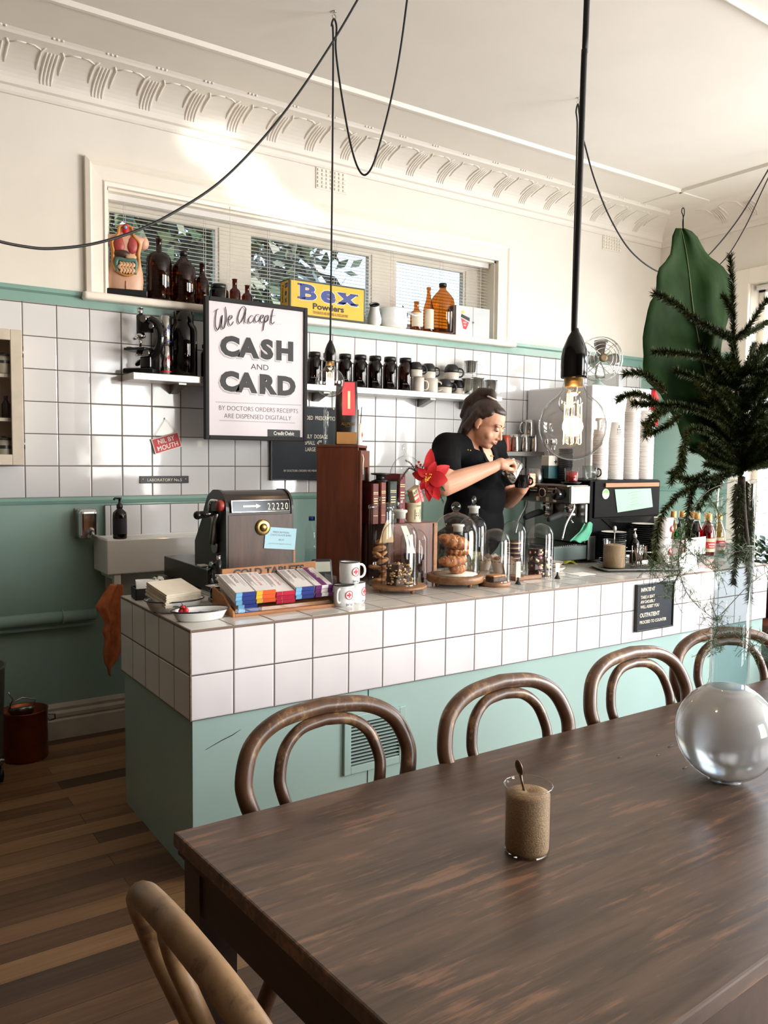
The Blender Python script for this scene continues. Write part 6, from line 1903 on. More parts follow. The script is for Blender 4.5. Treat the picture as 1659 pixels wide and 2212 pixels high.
# price slip stuck on the bell jar
q = at(884, 1166, 'y', pb.y - 0.05)
rows = [[at(px, py, 'y', pb.y - 0.062 + 0.03 * (1 - t_)) for px in (xa, xb)] for t_, xa, xb, py in ((0, 866, 878, 1136), (0.35, 873, 886, 1155), (0.7, 879, 893, 1177), (1, 882, 897, 1195))]
c0 = V(rows[1][0])
M['slip'] = plain('pale_green_slip', (216, 220, 192), 0.7, var=0.02)
sl = thing('price_slip', 'pale paper slip hanging on the stoppered bell jar', 'label', c0)
MB().grid([[x - c0 for x in r_] for r_ in rows], True).build('slip', M['slip'], sl)
q0, q1 = (rows[1][0] + rows[1][1]) / 2 - c0, (rows[3][0] + rows[3][1]) / 2 - c0
MB().tube([q0 + V((0, -0.001, 0)), q1 + V((0, -0.001, 0.006))], 0.0012, 5).build('print', M['midink'], sl)
# brown-tinted bell behind it
p, r, h = dome_at(893, 1259, 58, 1141)
dome('bell_jar', 'plain bell jar behind the stoppered one, full of brown slices', p, r, h, None)
for i in range(5):
 slab_cake('slice', ['lowest', 'second lowest', 'middle', 'second highest', 'topmost'][i] + ' brown slice under the plain bell jar behind the brownies', (p.x, p.y, ZC + 0.002 + 0.027 * i), (0.07, 0.07, 0.026), 0.2 + 0.3 * i, 'brownie', None, False, i + 20, 'brown slices')
tg = thing('price_card', 'small cream price card standing behind the nut brownies board', 'card', at(905, 1262, 'z', ZC), 0.1)
MB().box((-0.015, -0.001, 0), (0.015, 0.001, 0.052), M=RX(-0.15)).build('card', M['slip'], tg)
# large dome of almond croissants
pc = at(983, 1264, 'z', ZC)
kc = mpp(pc)
HC = 0.052
board('cake_stand', 'large thick footed wooden stand under the croissant dome', pc, 62.5 * kc, HC, thick=0.034)
p, r, h = dome_at(981, 1246, 103, 1111, lift=HC)
p = V((pc.x - 0.002, pc.y, 0))
MB_ = MB().lathe([(r * 0.98, 0), (r * 1.0, 0.001), (0, 0.0015)], seg=9)
tag(MB_.build('parchment', M['paper'], loc=(p.x, p.y, ZC + HC + 0.0005)), 'disc of parchment under the almond croissants', 'paper')
dome('glass_dome', 'largest knobbed glass dome, over almond croissants on the wooden stand', p, r, h, 'knob', lift=HC + 0.0022)
def croissant(label, loc, L, rz, seed, tilt=0.0, arc=0.9):
 random.seed(seed)
 o = thing('croissant', label, 'croissant', loc, rz, 'almond croissants under the large dome')
 o.rotation_euler = (tilt, 0.0, rz)
 pts, rs = [], []
 n = 25
 for i in range(n):
  t_ = i / (n - 1) * 2 - 1
  pts.append((t_ * L / 2, 0.10 * L * arc * t_ * t_, 0.0))
  body = (1 - abs(t_) ** 2.2) ** 0.6
  rs.append(0.004 + 0.235 * L * body * (1 + 0.09 * math.cos(i * PI / 2)) )
 mb = MB().tube(pts, rs, 14, flat=0.72)
 for v in mb.bm.verts:
  v.co += V((random.uniform(-1, 1), random.uniform(-1, 1), random.uniform(-1, 1))) * 0.0014
 mb.build('pastry', M['pastry'], o)
 mb = MB()
 for i in range(46):
  t_ = random.uniform(-0.85, 0.85)
  a = random.uniform(0.2, PI - 0.2)
  R_ = 0.004 + 0.235 * L * (1 - abs(t_) ** 2.2) ** 0.6
  c = V((t_ * L / 2, 0.10 * L * arc * t_ * t_ - R_ * math.cos(a), R_ * 0.72 * math.sin(a) + 0.001))
  n_ = V((0, -math.cos(a), math.sin(a))).normalized()
  s_ = n_.orthogonal().normalized()
  Q = Matrix.Rotation(random.uniform(0, 6), 3, n_)
  u_, w_ = Q @ s_ * random.uniform(0.004, 0.007), Q @ n_.cross(s_) * random.uniform(0.003, 0.005)
  mb.face([c + u_, c + w_, c - u_, c - w_])
 mb.build('almond_flakes', M['almond'], o)
zb = ZC + HC + 0.004
croissant('lowest almond croissant under the large dome', V((p.x + 0.012, p.y - 0.008, zb + 0.020)), 0.115, 0.45, 31)
croissant('long almond croissant second from the bottom under the large dome', V((p.x - 0.008, p.y + 0.004, zb + 0.056)), 0.16, 0.15, 32, 0.0)
croissant('almond croissant second from the top under the large dome', V((p.x + 0.016, p.y, zb + 0.098)), 0.115, -0.3, 33)
cr = croissant('topmost long almond croissant under the large dome', V((p.x - 0.006, p.y - 0.006, zb + 0.142)), 0.172, 0.0, 34)
bpy.data.objects[[x.name for x in COL.objects if x.name.startswith('croissant')][-1]].rotation_euler = (0.1, 0.28, -0.1)
# bells behind the croissants
p, r, h = dome_at(988, 1237, 58, 1152)
dome('bell_jar', 'empty bell jar with a frosted neck behind the croissant dome', p, r, h, None, neck=0.024)
p, r, h = dome_at(1021, 1232, 62, 1112)
dome('bell_jar', 'stoppered bell jar between the croissant dome and the barista', p, r, h, 'stopper', neck=0.024)
for i in range(3):
 slab_cake('slice', ['lowest', 'middle', 'top'][i] + ' pale pistachio slice under the stoppered jar before the barista', (p.x, p.y, ZC + 0.002 + 0.030 * i), (0.07, 0.06, 0.028), 0.5 - 0.2 * i, 'pistachio', 'pistachio', False, 40 + i, 'pistachio slices')
# narrow dome with a caramel slice
pd_ = at(1068, 1264, 'z', ZC)
p, r, h = dome_at(1067, 1262, 66, 1140)
p = pd_
o = thing('cake_board', 'small round wooden base under the narrow dome of caramel slice', 'board', (p.x, p.y, ZC), 0, 'wooden boards under the domes')
MB().lathe([(r * 1.0, 0), (r * 1.04, 0.003), (r * 1.04, 0.016), (r * 0.99, 0.019), (0, 0.019)], seg=40).build('board', M['boardwood'], o)
dome('glass_dome', 'narrow round-topped glass dome over a caramel slice', p, r, h - 0.019, None, lift=0.0195)
slab_cake('caramel_slice', 'caramel topped slice under the narrow dome', (p.x - 0.004, p.y - 0.012, ZC + 0.0205), (0.086, 0.05, 0.024), 0.1, 'brownie', 'caramel', False, 50)
def muffin(label, p, s, seed):
 random.seed(seed)
 o = thing('muffin', label, 'muffin', (p.x, p.y, ZC + 0.002), random.uniform(0, 3), 'muffins behind the narrow dome')
 MB().lathe([(0, 0), (0.026 * s, 0), (0.036 * s, 0.05 * s), (0.043 * s, 0.058 * s), (0.040 * s, 0.070 * s), (0.022 * s, 0.080 * s), (0, 0.083 * s)], seg=24, cap=False).build('cake', M['muffin'], o)
 prof = []
 mb = MB()
 rows = []
 for j, (rr, zz_) in enumerate(((0.027, 0), (0.038, 0.05), (0.046, 0.078))):
  rows.append([((rr * s + (0.003 * (k_ % 2) if j else 0)) * math.cos(2 * PI * k_ / 24), (rr * s + (0.003 * (k_ % 2) if j else 0)) * math.sin(2 * PI * k_ / 24), s * (zz_ + (0.016 * (1 if k_ % 6 == 0 else (0.4 if k_ % 6 in (1, 5) else -0.5)) if j == 2 else 0))) for k_ in range(25)])
 mb.grid(rows)
 mb.build('paper_case', plain_paper, o)
plain_paper = plain('translucent_muffin_paper', (206, 188, 168), 0.7, var=0.04)
muffin('muffin in a pleated paper case beside the croissant dome', at(1046, 1232, 'z', ZC), 0.9, 1)
muffin('muffin in a pleated paper case in the middle behind the narrow dome', at(1078, 1238, 'z', ZC), 1.0, 2)
muffin('muffin in a pleated paper case nearest the wooden paddle', at(1102, 1240, 'z', ZC), 0.9, 3)
# two domes of slices further along
p, r, h = dome_at(1108, 1232, 56, 1124)
dome('glass_dome', 'round-topped glass dome over layered biscuits behind the rocky road', p, r, h, None)
for i in range(6):
 lb = ['lowest', 'second lowest', 'third lowest', 'third highest', 'second highest', 'topmost'][i] + ' chocolate sandwich biscuit in the dome behind the rocky road'
 o = thing('sandwich_biscuit', lb, 'biscuit', (p.x + 0.004 * (i % 2), p.y, ZC + 0.002 + 0.026 * i), 0, 'chocolate sandwich biscuits')
 for z in (0, 0.015):
  MB().lathe([(0.034, z), (0.039, z + 0.003), (0.037, z + 0.010), (0, z + 0.011)], seg=24).build('biscuit', M['brownie'], o)
 MB().lathe([(0.035, 0.010), (0.036, 0.0155)], seg=24).build('cream_filling', M['marsh_white'], o)
p, r, h = dome_at(1165, 1245, 58, 1130)
dome('glass_dome', 'round-topped glass dome packed with rocky road slices', p, r, h, None)
MB_ = MB().lathe([(r * 1.0, 0), (r * 1.03, 0.003)], seg=9)
random.seed(77)
RRL = 0
for lv in range(4):
 for kx in (-1, 1):
  RRL += 1
  c = V((p.x + kx * 0.026, p.y - 0.004 + 0.006 * (lv % 2), ZC + 0.003 + 0.034 * lv))
  lb = ['lowest', 'second lowest', 'second highest', 'topmost'][lv] + ' rocky road piece on the ' + ('mugs' if kx < 0 else 'coffee machine') + ' side under the dome'
  o = thing('rocky_road', lb, 'cake', c, random.uniform(-0.3, 0.3), 'rocky road pieces')
  mb = MB().box((-0.025, -0.03, 0), (0.025, 0.03, 0.033), 0.004, seg=3)
  bmesh.ops.subdivide_edges(mb.bm, edges=mb.bm.edges[:], cuts=1, use_grid_fill=True)
  for v in mb.bm.verts:
   v.co += V((random.uniform(-1, 1), random.uniform(-1, 1), random.uniform(-1, 1))) * 0.0022
  mb.build('chocolate', M['choc'], o)
  for mm, nn in (('marsh_pink', 2), ('marsh_white', 4)):
   mb = MB()
   for _ in range(nn):
    u = random.uniform(-0.018, 0.018)
    mb.ball((u, -0.030, random.uniform(0.006, 0.028)) if random.random() < 0.7 else (kx * 0.025, u, random.uniform(0.006, 0.028)), random.uniform(0.0045, 0.008), 10, 8, sc=(1.1, 0.6, 0.9))
   mb.build('marshmallow', M[mm], o)
# large cloche on the crate
q = at(880, 1100, 'y', -1.06)
k = mpp(q)
zt_ = 1.122
r = 38 * k
o = thing('cloche', 'large clear glass cloche with a solid knob behind the books', 'glass dome', (q.x, -1.045, zt_ + 0.001))
h = at(880, 985, 'y', -1.06).z - zt_
prof = [(r, 0), (r, h * 0.55)] + [(r * math.cos(PI / 2 * j / 9) ** 0.8, h * 0.55 + (h * 0.45) * math.sin(PI / 2 * j / 9)) for j in range(1, 9)]
MB().lathe(prof, seg=40, cap=False).build('bell', M['clear'], o)
MB().lathe([(prof[-1][0], prof[-1][1] - 0.001), (0.012, h + 0.004), (0.012, h + 0.012), (0.021, h + 0.03), (0.022, h + 0.05), (0.010, h + 0.060), (0, h + 0.061)], seg=24, cap=False).build('knob', M['clear_thick'], o)
# paddle, tickets, plates
q = at(1133, 1252, 'z', ZC)
o = thing('wooden_paddle', 'small wooden serving paddle lying between two glass domes', 'paddle', (q.x, q.y, ZC + 0.012), -0.12)
MB().prism([(-0.075, -0.03), (-0.03, -0.034), (-0.015, -0.012), (0.095, -0.010), (0.10, 0.0), (0.095, 0.010), (-0.015, 0.012), (-0.03, 0.034), (-0.075, 0.03)], -0.011, 0.008, 'xy', bev=0.003).build('paddle', M['boardwood'], o)
for px, py, hgt, lb in ((1119, 1262, 0.10, 'black clip holder with a thin card beside the caramel slice dome'), (1204, 1250, 0.062, 'black clip holder with a white card beside the rocky road dome')):
 q = at(px, py, 'z', ZC)
 o = thing('ticket_holder', lb, 'holder', (q.x, q.y, ZC), 0.5, 'black ticket holders')
 MB().lathe([(0.015, 0), (0.013, 0.004), (0.005, 0.018), (0.004, 0.024)], seg=18).box((-0.005, -0.003, 0.022), (0.005, 0.003, 0.032), 0.001).build('holder', M['black_matte'], o)
 MB().box((-0.011, -0.0007, 0.030), (0.011, 0.0007, 0.030 + hgt * 0.75), M=RZ(-1.0)).build('ticket', M['white_matte'], o)
def plate(label, x, y, z, r, m='enamel', rim='navy', group='plates', name='plate', h=0.012):
 o = thing(name, label, 'plate', (x, y, z), 0, group)
 MB().lathe([(0, 0), (r * 0.62, 0), (r * 0.70, 0.002), (r, h), (r * 0.985, h + 0.002), (r * 0.68, 0.005), (0, 0.004)], seg=36, cap=False).build('plate', M[m], o)
 if rim:
  MB().tube([(r * 0.995 * math.cos(a), r * 0.995 * math.sin(a), h + 0.0005) for a in [2 * PI * k / 36 for k in range(36)]], 0.0018, 6, closed=True).build('rim', M[rim], o)
 return o
q = at(1197, 1232, 'z', ZC)
plate('lower cream plate with dark rim beside the rocky road dome', q.x, q.y, ZC + 0.0005, 0.062, 'jug_cream', 'black', 'cream plates with dark rims', h=0.022)
plate('upper cream plate with dark rim beside the rocky road dome', q.x + 0.004, q.y + 0.02, ZC + 0.026, 0.062, 'jug_cream', 'black', 'cream plates with dark rims', h=0.016)
q = at(1255, 1240, 'z', ZC)
tag(MB().box((-0.06, -0.045, 0), (0.06, 0.045, 0.0012)).build('paper_sheet', M['white_matte'], loc=(q.x, q.y, ZC + 0.0003)), 'plain white paper sheet lying flat on the counter top', 'paper')
# ------------------------------------------------------------------ coffee machine
MX0, MX1, MY0, MY1 = 2.478, 3.085, -1.400, -0.985      # local; the machine stands at (0.22, 0.20)
MYW = -1.20
o = thing('espresso_machine', 'black and steel espresso machine at the end of the counter', 'espresso machine', (0.22, 0.20, 0))
M['machine_black'] = plain('machine_black_enamel', (10, 10, 11), 0.42, var=0.1)
M['machine_black'].node_tree.nodes['Principled BSDF'].inputs['Specular IOR Level'].default_value = 0.05
M['machine_grey'] = plain('machine_grey_green', (98, 112, 108), 0.3, 0.3, var=0.05)
mb = MB().box((MX0, MY0, 0.875), (MX1, MY1, 1.312), 0.008)
mb.build('body', M['machine_black'], o)
MB().box((MX0 + 0.03, MY0 - 0.010, 1.10), (MX1 - 0.008, MY0, 1.308), 0.004).build('side_panel', M['machine_black'], o)
MB().prism([(MX0 + 0.10, 1.095), (MX1 - 0.06, 1.095), (MX1 - 0.16, 1.03), (MX0 + 0.2, 1.03)], MY0 - 0.006, MY0, 'xz').build('lower_side_panel', M['black_gloss'], o)
mb = MB().box((2.330, MY0 - 0.004, 1.182), (2.480, MY1, 1.282), 0.005)
mb.build('group_head_housing', M['steel'], o)
MB().box((2.326, MY0 + 0.006, 1.188), (2.331, MY1 - 0.004, 1.276), 0.001).build('control_fascia', M['machine_grey'], o)
MB().box((2.31, MY0 + 0.01, 1.276), (2.49, MY1, 1.286), 0.003).build('cup_rail', M['steel_dk'], o)
for y in (-1.345, -1.06):
 MB().lathe([(0.026, 0), (0.026, 0.018), (0.032, 0.022), (0.032, 0.058), (0.028, 0.066), (0, 0.066)], seg=12, M=T3(2.326, y, 1.235) @ RY(-PI / 2)).build('steam_knob', M['black_gloss'], o)
for y in (-1.265, -1.125):
 kp = MB().box((2.318, y - 0.034, 1.236), (2.327, y + 0.034, 1.274), 0.003).build('keypad', M['black_gloss'], o)
 mb = MB()
 for i in range(5):
  for j in range(2):
   mb.box((2.3168, y - 0.027 + 0.0115 * i, 1.244 + 0.014 * j), (2.318, y - 0.019 + 0.0115 * i, 1.252 + 0.014 * j))
 mb.build('buttons', M['grey_plastic'], kp)
g_ = MB().lathe([(0.028, 0), (0.028, 0.010), (0.024, 0.012)], seg=28, M=T3(2.327, -1.195, 1.238) @ RY(-PI / 2)).build('pressure_gauge', M['chrome'], o)
MB().lathe([(0.0, 0.0125), (0.022, 0.0122)], seg=28, M=T3(2.327, -1.195, 1.238) @ RY(-PI / 2), cap=False).build('gauge_face', M['black_matte'], g_)
for y in (-1.235, -1.16, -1.29):
 MB().box((2.312, y - 0.007, 1.190), (2.327, y + 0.007, 1.214), 0.002).build('switch', M['jug_cream'], o)
for y in (-1.315, -1.135):
 gh = MB().lathe([(0.036, 0.0), (0.036, 0.05), (0.03, 0.055)], (2.42, y, 1.128), 28).build('group_head', M['chrome'], o)
 pf_ = MB().lathe([(0.022, -0.03), (0.034, -0.022), (0.036, 0.0), (0.033, 0.002)], (2.42, y, 1.128), 28).build('portafilter', M['steel'], o)
 hd = spline([(2.385, y - 0.006, 1.122), (2.33, y - 0.02, 1.122), (2.26, y - 0.035, 1.112), (2.20, y - 0.045, 1.098)], 5)
 MB().tube(hd, [0.010, 0.012, 0.015, 0.0175, 0.019, 0.0195, 0.019, 0.019, 0.019, 0.0185, 0.018, 0.0175, 0.017, 0.016, 0.015, 0.010][:len(hd)], 12).build('portafilter_handle', M['black_matte'], pf_)
 MB().tube([(2.415, y - 0.01, 1.10), (2.415, y - 0.012, 1.085), (2.41, y - 0.03, 1.072)], 0.006, 8).tube([(2.42, y + 0.012, 1.10), (2.42, y + 0.014, 1.08)], 0.006, 8).build('spout', M['chrome'], pf_)
for y, dx in ((-1.385, -0.03), (-1.02, -0.03)):
 MB().tube(spline([(2.37, y, 1.185), (2.36, y - 0.006, 1.15), (2.33 + dx, y - 0.01, 1.07), (2.30 + dx, y - 0.015, 0.99)], 5), 0.0055, 8).build('steam_wand', M['chrome'], o)
MB().box((2.46, MY0 + 0.01, 0.96), (2.478, MY1 - 0.01, 1.18), 0.002).build('splash_back', M['steel_dk'], o)
MB().box((2.215, MY0 + 0.004, 0.872), (2.478, MY1, 0.952), 0.006).build('drip_tray_base', M['machine_grey'], o)
mb = MB()
for i in range(15):
 x = 2.230 + 0.0165 * i
 mb.box((x, MY0 + 0.016, 0.952), (x + 0.006, MY1 - 0.012, 0.957))
mb.build('drip_grid', M['steel'], o)
MB().box((2.470, MY0 - 0.006, 0.868), (2.53, MY0, 1.0), 0.002).build('front_corner_plate', M['steel_dk'], o)
for x in (2.25, 3.0):
 for y in (MY0 + 0.03, MY1 - 0.03):
  MB().lathe([(0.018, 0), (0.016, 0.024)], (x, y, ZC), 14).build('foot', M['black'], o)
# wooden strip, badge and card fixed to the machine side
WS = tag(MB().box((at(1303, 1050, 'y', MYW).x, MYW - 0.020, 1.272), (at(1418, 1050, 'y', MYW).x, MYW - 0.0105, 1.296), 0.002).build('wooden_strip', M['boxwood'], loc=(0, 0, 0)), 'narrow wooden strip along the side of the coffee machine', 'strip')
q = at(1308, 1067, 'y', MYW - 0.011)
o = thing('round_badge', 'round green and white badge stuck on the coffee machine side', 'badge', (q.x, MYW - 0.0105, q.z))
MB().lathe([(0.030, 0), (0.029, 0.003), (0.026, 0.004), (0, 0.004)], seg=32, M=RX(PI / 2)).build('badge', M['white'], o)
mb = MB()
mb.face([(0.0255 * math.cos(a), -0.0045, 0.0255 * math.sin(a)) for a in [PI * k / 20 for k in range(21)]])
mb.build('green_half', plain('leaf_green_print', (104, 164, 66), 0.5), o)
words(o, 'lettering', [('Allpress', 0, -0.002, 0.0105, 'CENTER', 0.02, 0.9)], M['white_matte'], T3(0, -0.005, 0))
o = thing('menu_card', 'pale green menu card clipped on the side of the coffee machine', 'card', (0, MYW - 0.0125, 0))
cs = [at(px, py, 'y', MYW - 0.0125) for px, py in ((1334, 1107), (1410, 1095), (1406, 1055), (1328, 1057))]
mb = MB().prism([(c.x, c.z) for c in cs], -0.0006, 0.0006, 'xz')
mb.build('card', plain('pale_green_card', (146, 190, 160), 0.7, var=0.01), o)
mb = MB()
c = sum((V(c_) for c_ in cs), V()) / 4
for i, (dz, w, thk) in enumerate(((0.040, 0.055, 0.0022), (0.026, 0.022, 0.002), (0.020, 0.035, 0.0012), (0.008, 0.026, 0.002), (0.002, 0.05, 0.0012), (-0.010, 0.026, 0.002), (-0.016, 0.045, 0.0012), (-0.030, 0.04, 0.002), (-0.037, 0.075, 0.0012), (-0.043, 0.07, 0.0012), (-0.053, 0.045, 0.0012))):
 mb.box((c.x - w, -0.0012, c.z + dz), (c.x + w, -0.0006, c.z + dz + thk), M=T3(c.x, 0, c.z) @ RY(-0.12) @ T3(-c.x, 0, -c.z))
mb.build('printed_lines', M['midink'], o)
# paper cups stacked on the machine: every cup its own
M['cup_paper'] = plain('white_paper_cup', (238, 232, 226), 0.6, var=0.02)
M['cup_grey'] = plain('grey_paper_cup', (200, 196, 190), 0.6, var=0.02)
def paper_cup_parts(o, r, h, m='cup_paper'):
 MB().lathe([(r * 0.98, 0.0), (r, 0.002), (r, 0.005), (r * 0.955, 0.0065), (r * 0.72, h), (r * 0.70, h), (0, h - 0.004)], seg=24, cap=False).build('cup', M[m], o)
CUPS = [(1295, 33, 903, 'front-left', 'grey_p'), (1329, 33, 909, '', ''), (1362, 34, 856, '', ''), (1393, 33, 884, '', '')]
NM = ('shortest stack, beside the big bulb', 'second stack from the bulb', 'tallest stack', 'stack nearest the tall leaf')
proto = None
for si, (px, w, ytop, _, __) in enumerate(CUPS):
 b0 = at(px, 1037, 'y', -1.09)
 k = mpp(b0)
 r = w * k / 2 * 0.99
 h = 0.098
 tot = at(px, ytop, 'y', -1.09).z - 1.3125
 n = max(3, int((tot - h) / 0.0098) + 1)
 for i in range(n):
  z = 1.3128 + 0.0098 * i
  lab = ('top upturned paper cup of the ' if i == n - 1 else 'upturned paper cup within the ') + NM[si] + ' on the machine'
  grp = 'paper cups in the ' + NM[si]
  if i == 0:
   base = thing('paper_cup', lab, 'paper cup', (b0.x, -1.09, z), 0.1 * si, grp)
   paper_cup_parts(base, r, h)
  else:
   top_ = dup(base, (b0.x + random.uniform(-0.0008, 0.0008), -1.09, z), None, lab)
 if si in (1, 2, 3):
  A = -0.62
  words(top_, 'eye_chart_print', [('T', 0, 0.012, 0.016, 'CENTER', 0.03, 1.0), ('H E', 0, 0.034, 0.011, 'CENTER', 0.02, 1.0), ('E Y E', 0, 0.050, 0.008, 'CENTER', 0.02, 1.0), ('C H A R T', 0, 0.062, 0.006, 'CENTER', 0.02, 0.9), ('D E F P', 0, 0.072, 0.0045, 'CENTER', 0.0, 0.9)],
     M['ink'], RZ(A) @ T3(0, -r * 0.972, 0) @ RX(-math.atan(0.25 * r / h)) @ T3(0, 0, 0.004) @ T3(0, 0, 0.09) @ RY(PI) @ T3(0, 0, 0))
# things behind on the machine top
TT = 1.312
def on_mach(px, py, y):
 q = at(px, py, 'y', y)
 return q
q = on_mach(1232, 1050, -1.15)
o = thing('lid_stack', 'stack of black plastic cup lids on the coffee machine', 'lids', (2.800, -0.92, TT))
mb = MB()
for i in range(17):
 mb.lathe([(0.040, 0.0105 * i), (0.043, 0.0105 * i + 0.002), (0.043, 0.0105 * i + 0.006), (0.038, 0.0105 * i + 0.0095)], seg=24)
mb.build('lids', M['black'], o)
o = thing('cutlery_tin', 'white and green tin with a cross holding cutlery on the machine', 'tin', (2.735, -0.86, TT))
MB().box((-0.045, -0.03, 0), (0.045, 0.03, 0.075), 0.003).build('lower_tin', plain('dark_teal_paint', (40, 86, 92), 0.4), o)
MB().box((-0.045, -0.03, 0.075), (0.045, 0.03, 0.135), 0.003).build('upper_tin', M['jug_cream'], o)
MB().box((0.0, -0.0312, 0.095), (0.024, -0.030, 0.103)).box((0.008, -0.0312, 0.087), (0.016, -0.030, 0.111)).build('cross', plain('dark_teal_print', (40, 86, 92), 0.5), o)
random.seed(6)
for i in range(8):
 a = random.uniform(0, 6.28)
 sp_ = thing('spoon', 'steel cutlery standing in the tin with a cross on the machine', 'spoon', (2.735 + 0.02 * math.cos(a), -0.86 + 0.015 * math.sin(a), TT + 0.137), a, 'cutlery on the machine')
 MB().tube([(0, 0, 0), (0.012, 0, 0.06)], 0.0022, 6).build('shaft', M['steel'], sp_)
 MB().ball((0.016, 0, 0.08), 0.012, 12, 8, sc=(0.35, 1, 1.6)).build('bowl', M['steel'], sp_)
q = on_mach(1243, 1046, -1.34)
sau = plate('black saucer under the glass of red syrup on the machine', 2.620, -1.135, 1.2872, 0.058, 'black_gloss', None, None, 'saucer')
o = thing('glass', 'small ribbed glass with red liquid on top of the machine', 'glass', (2.620, -1.135, 1.2925))
MB().lathe([(0, 0.001), (0.034, 0), (0.036, 0.01), (0.039, 0.085), (0.037, 0.085), (0.034, 0.014), (0, 0.012)], seg=28, cap=False).build('glass', M['clear'], o)
MB().lathe([(0.0335, 0.014), (0.0355, 0.068), (0, 0.068)], seg=28).build('red_liquid', plain('red_syrup', (170, 26, 34), 0.15), o)
for i, (x, y) in enumerate(((2.76, -1.15), (2.83, -1.07))):
 o = thing('glass_cup', ['small clear handled glass on the machine beside the red one', 'small clear handled glass behind on the machine top'][i], 'glass', (x, y, TT), -0.3, 'clear cups on the machine')
 MB().lathe([(0, 0.001), (0.032, 0), (0.036, 0.08), (0.034, 0.08), (0.03, 0.006)], seg=24, cap=False).build('glass', M['clear_thick'], o)
 mb = MB()
 handle_tube(mb, 0.034, 0.02, 0.065, 0.022, 0.004, -0.5)
 mb.build('handle', M['black_gloss'], o)
o = thing('takeaway_jug', 'steel thermometer jug on the far corner of the machine', 'jug', (2.66, -0.82, 1.2865))
MB().lathe([(0.04, 0), (0.042, 0.004), (0.04, 0.085), (0.037, 0.085), (0.037, 0.006)], seg=24).build('body', M['steel_dk'], o)
# cloths by the machine
def heap(name, label, c, rx, ry, h, m, seed, rz=0.0):
 random.seed(seed)
 rows = []
 for i in range(13):
  r_ = []
  for j in range(13):
   u, v = i / 6 - 1, j / 6 - 1
   e = max(0.0, 1 - (u * u + v * v) * 0.62)
   r_.append((u * rx * (1 - 0.1 * v), v * ry, 0.003 + h * e * (0.62 + 0.38 * math.sin(u * 6 + v * 3 + seed)) ))
  rows.append(r_)
 return tag(MB().grid(rows, True, 0.003).xf(RZ(rz)).build(name, m, loc=c), label, 'cloth')
q = at(1203, 1218, 'z', ZC)
heap('folded_cloth', 'crumpled mustard cloth beside the base of the coffee machine', (q.x + 0.02, q.y - 0.02, ZC), 0.075, 0.036, 0.045, plain('mustard_cloth', (176, 164, 52), 0.9, var=0.1), 2)
rows = []
for t_, px0, px1, py in ((0, 1262, 1280, 1130), (0.25, 1252, 1278, 1146), (0.5, 1240, 1274, 1156), (0.75, 1230, 1270, 1166), (1, 1232, 1262, 1170)):
 rows.append([at(px0 + (px1 - px0) * s, py + 3 * math.sin(7 * s + 3 * t_), 'y', -1.215 - 0.03 * t_ + 0.008 * math.sin(9 * s)) for s in [k_ / 8 for k_ in range(9)]])
c0 = V(rows[2][4])
fine = []
for a, b in zip(rows, rows[1:]):
 for k_ in range(3):
  fine.append([p_.lerp(q_, k_ / 3) - c0 for p_, q_ in zip(a, b)])
fine.append([p_ - c0 for p_ in rows[-1]])
tag(MB().grid(fine, True, 0.002).build('dish_cloth', plain('green_wiping_cloth', (84, 158, 128), 0.9, var=0.08), loc=c0), 'green wiping cloth draped over the machine drip tray', 'cloth')
# stacks of plates, saucers
def stack(px, py, n, r, dz, labf, m, rim, group, name, y=None, h=0.010, last=None):
 q = at(px, py, 'z', ZC)
 b0 = None
 for i in range(n):
  if b0 is None:
   b0 = plate(labf(i), q.x, q.y, ZC + 0.0005, r, m, rim, group, name, h)
  else:
   dup(b0, (q.x + 0.001 * math.sin(i * 2.3), q.y + 0.001 * math.cos(i * 1.7), ZC + 0.0005 + dz * i), None, labf(i))
 return q
sq = stack(1270, 1209, 7, 0.064, 0.0098, lambda i: 'black saucer in the stack under the folded white napkin', 'black_gloss', None, 'black saucers under the napkin', 'saucer')
rows = [[(x, y, 0.012 * math.sin(x * 30) * math.cos(y * 26) + 0.02 * (y + 0.05) * (1 if x < 0.02 else -1)) for x in [-0.085 + 0.0155 * k_ for k_ in range(12)]] for y in [-0.055 + 0.0157 * k_ for k_ in range(8)]]
tag(MB().grid(rows, True, 0.0012).xf(RZ(0.25)).build('napkin', plain('grey_white_napkin', (222, 212, 212), 0.8, var=0.02), loc=(sq.x, sq.y, ZC + 0.094)), 'folded white napkin lying on the short stack of black saucers', 'napkin')
for px, ytop, lab in ((1325, 1145, 'black plate with a cream face in the lower stack behind the sugar beaker'), (1390, 1129, 'black plate with a cream face in the taller stack behind the spoons')):
 x = at(px, 1180, 'y', -1.282).x
 n = int((at(px, ytop, 'y', -1.282).z - ZC) / 0.0118)
 for i in range(n):
  lb = ('top ' if i == n - 1 else '') + lab
  if i == 0:
   b1 = plate(lb, x, -1.282, ZC + 0.0005, 0.072, 'black_gloss', None, lab.replace('black plate with a cream face in', 'black plates of'), 'plate', 0.011)
  else:
   tp2 = dup(b1, (x, -1.282, ZC + 0.0005 + 0.0118 * i), None, lb)
 MB().lathe([(0, 0.0045), (0.045, 0.005), (0.068, 0.0128)], seg=36, cap=False).build('cream_face', M['jug_cream'], tp2)
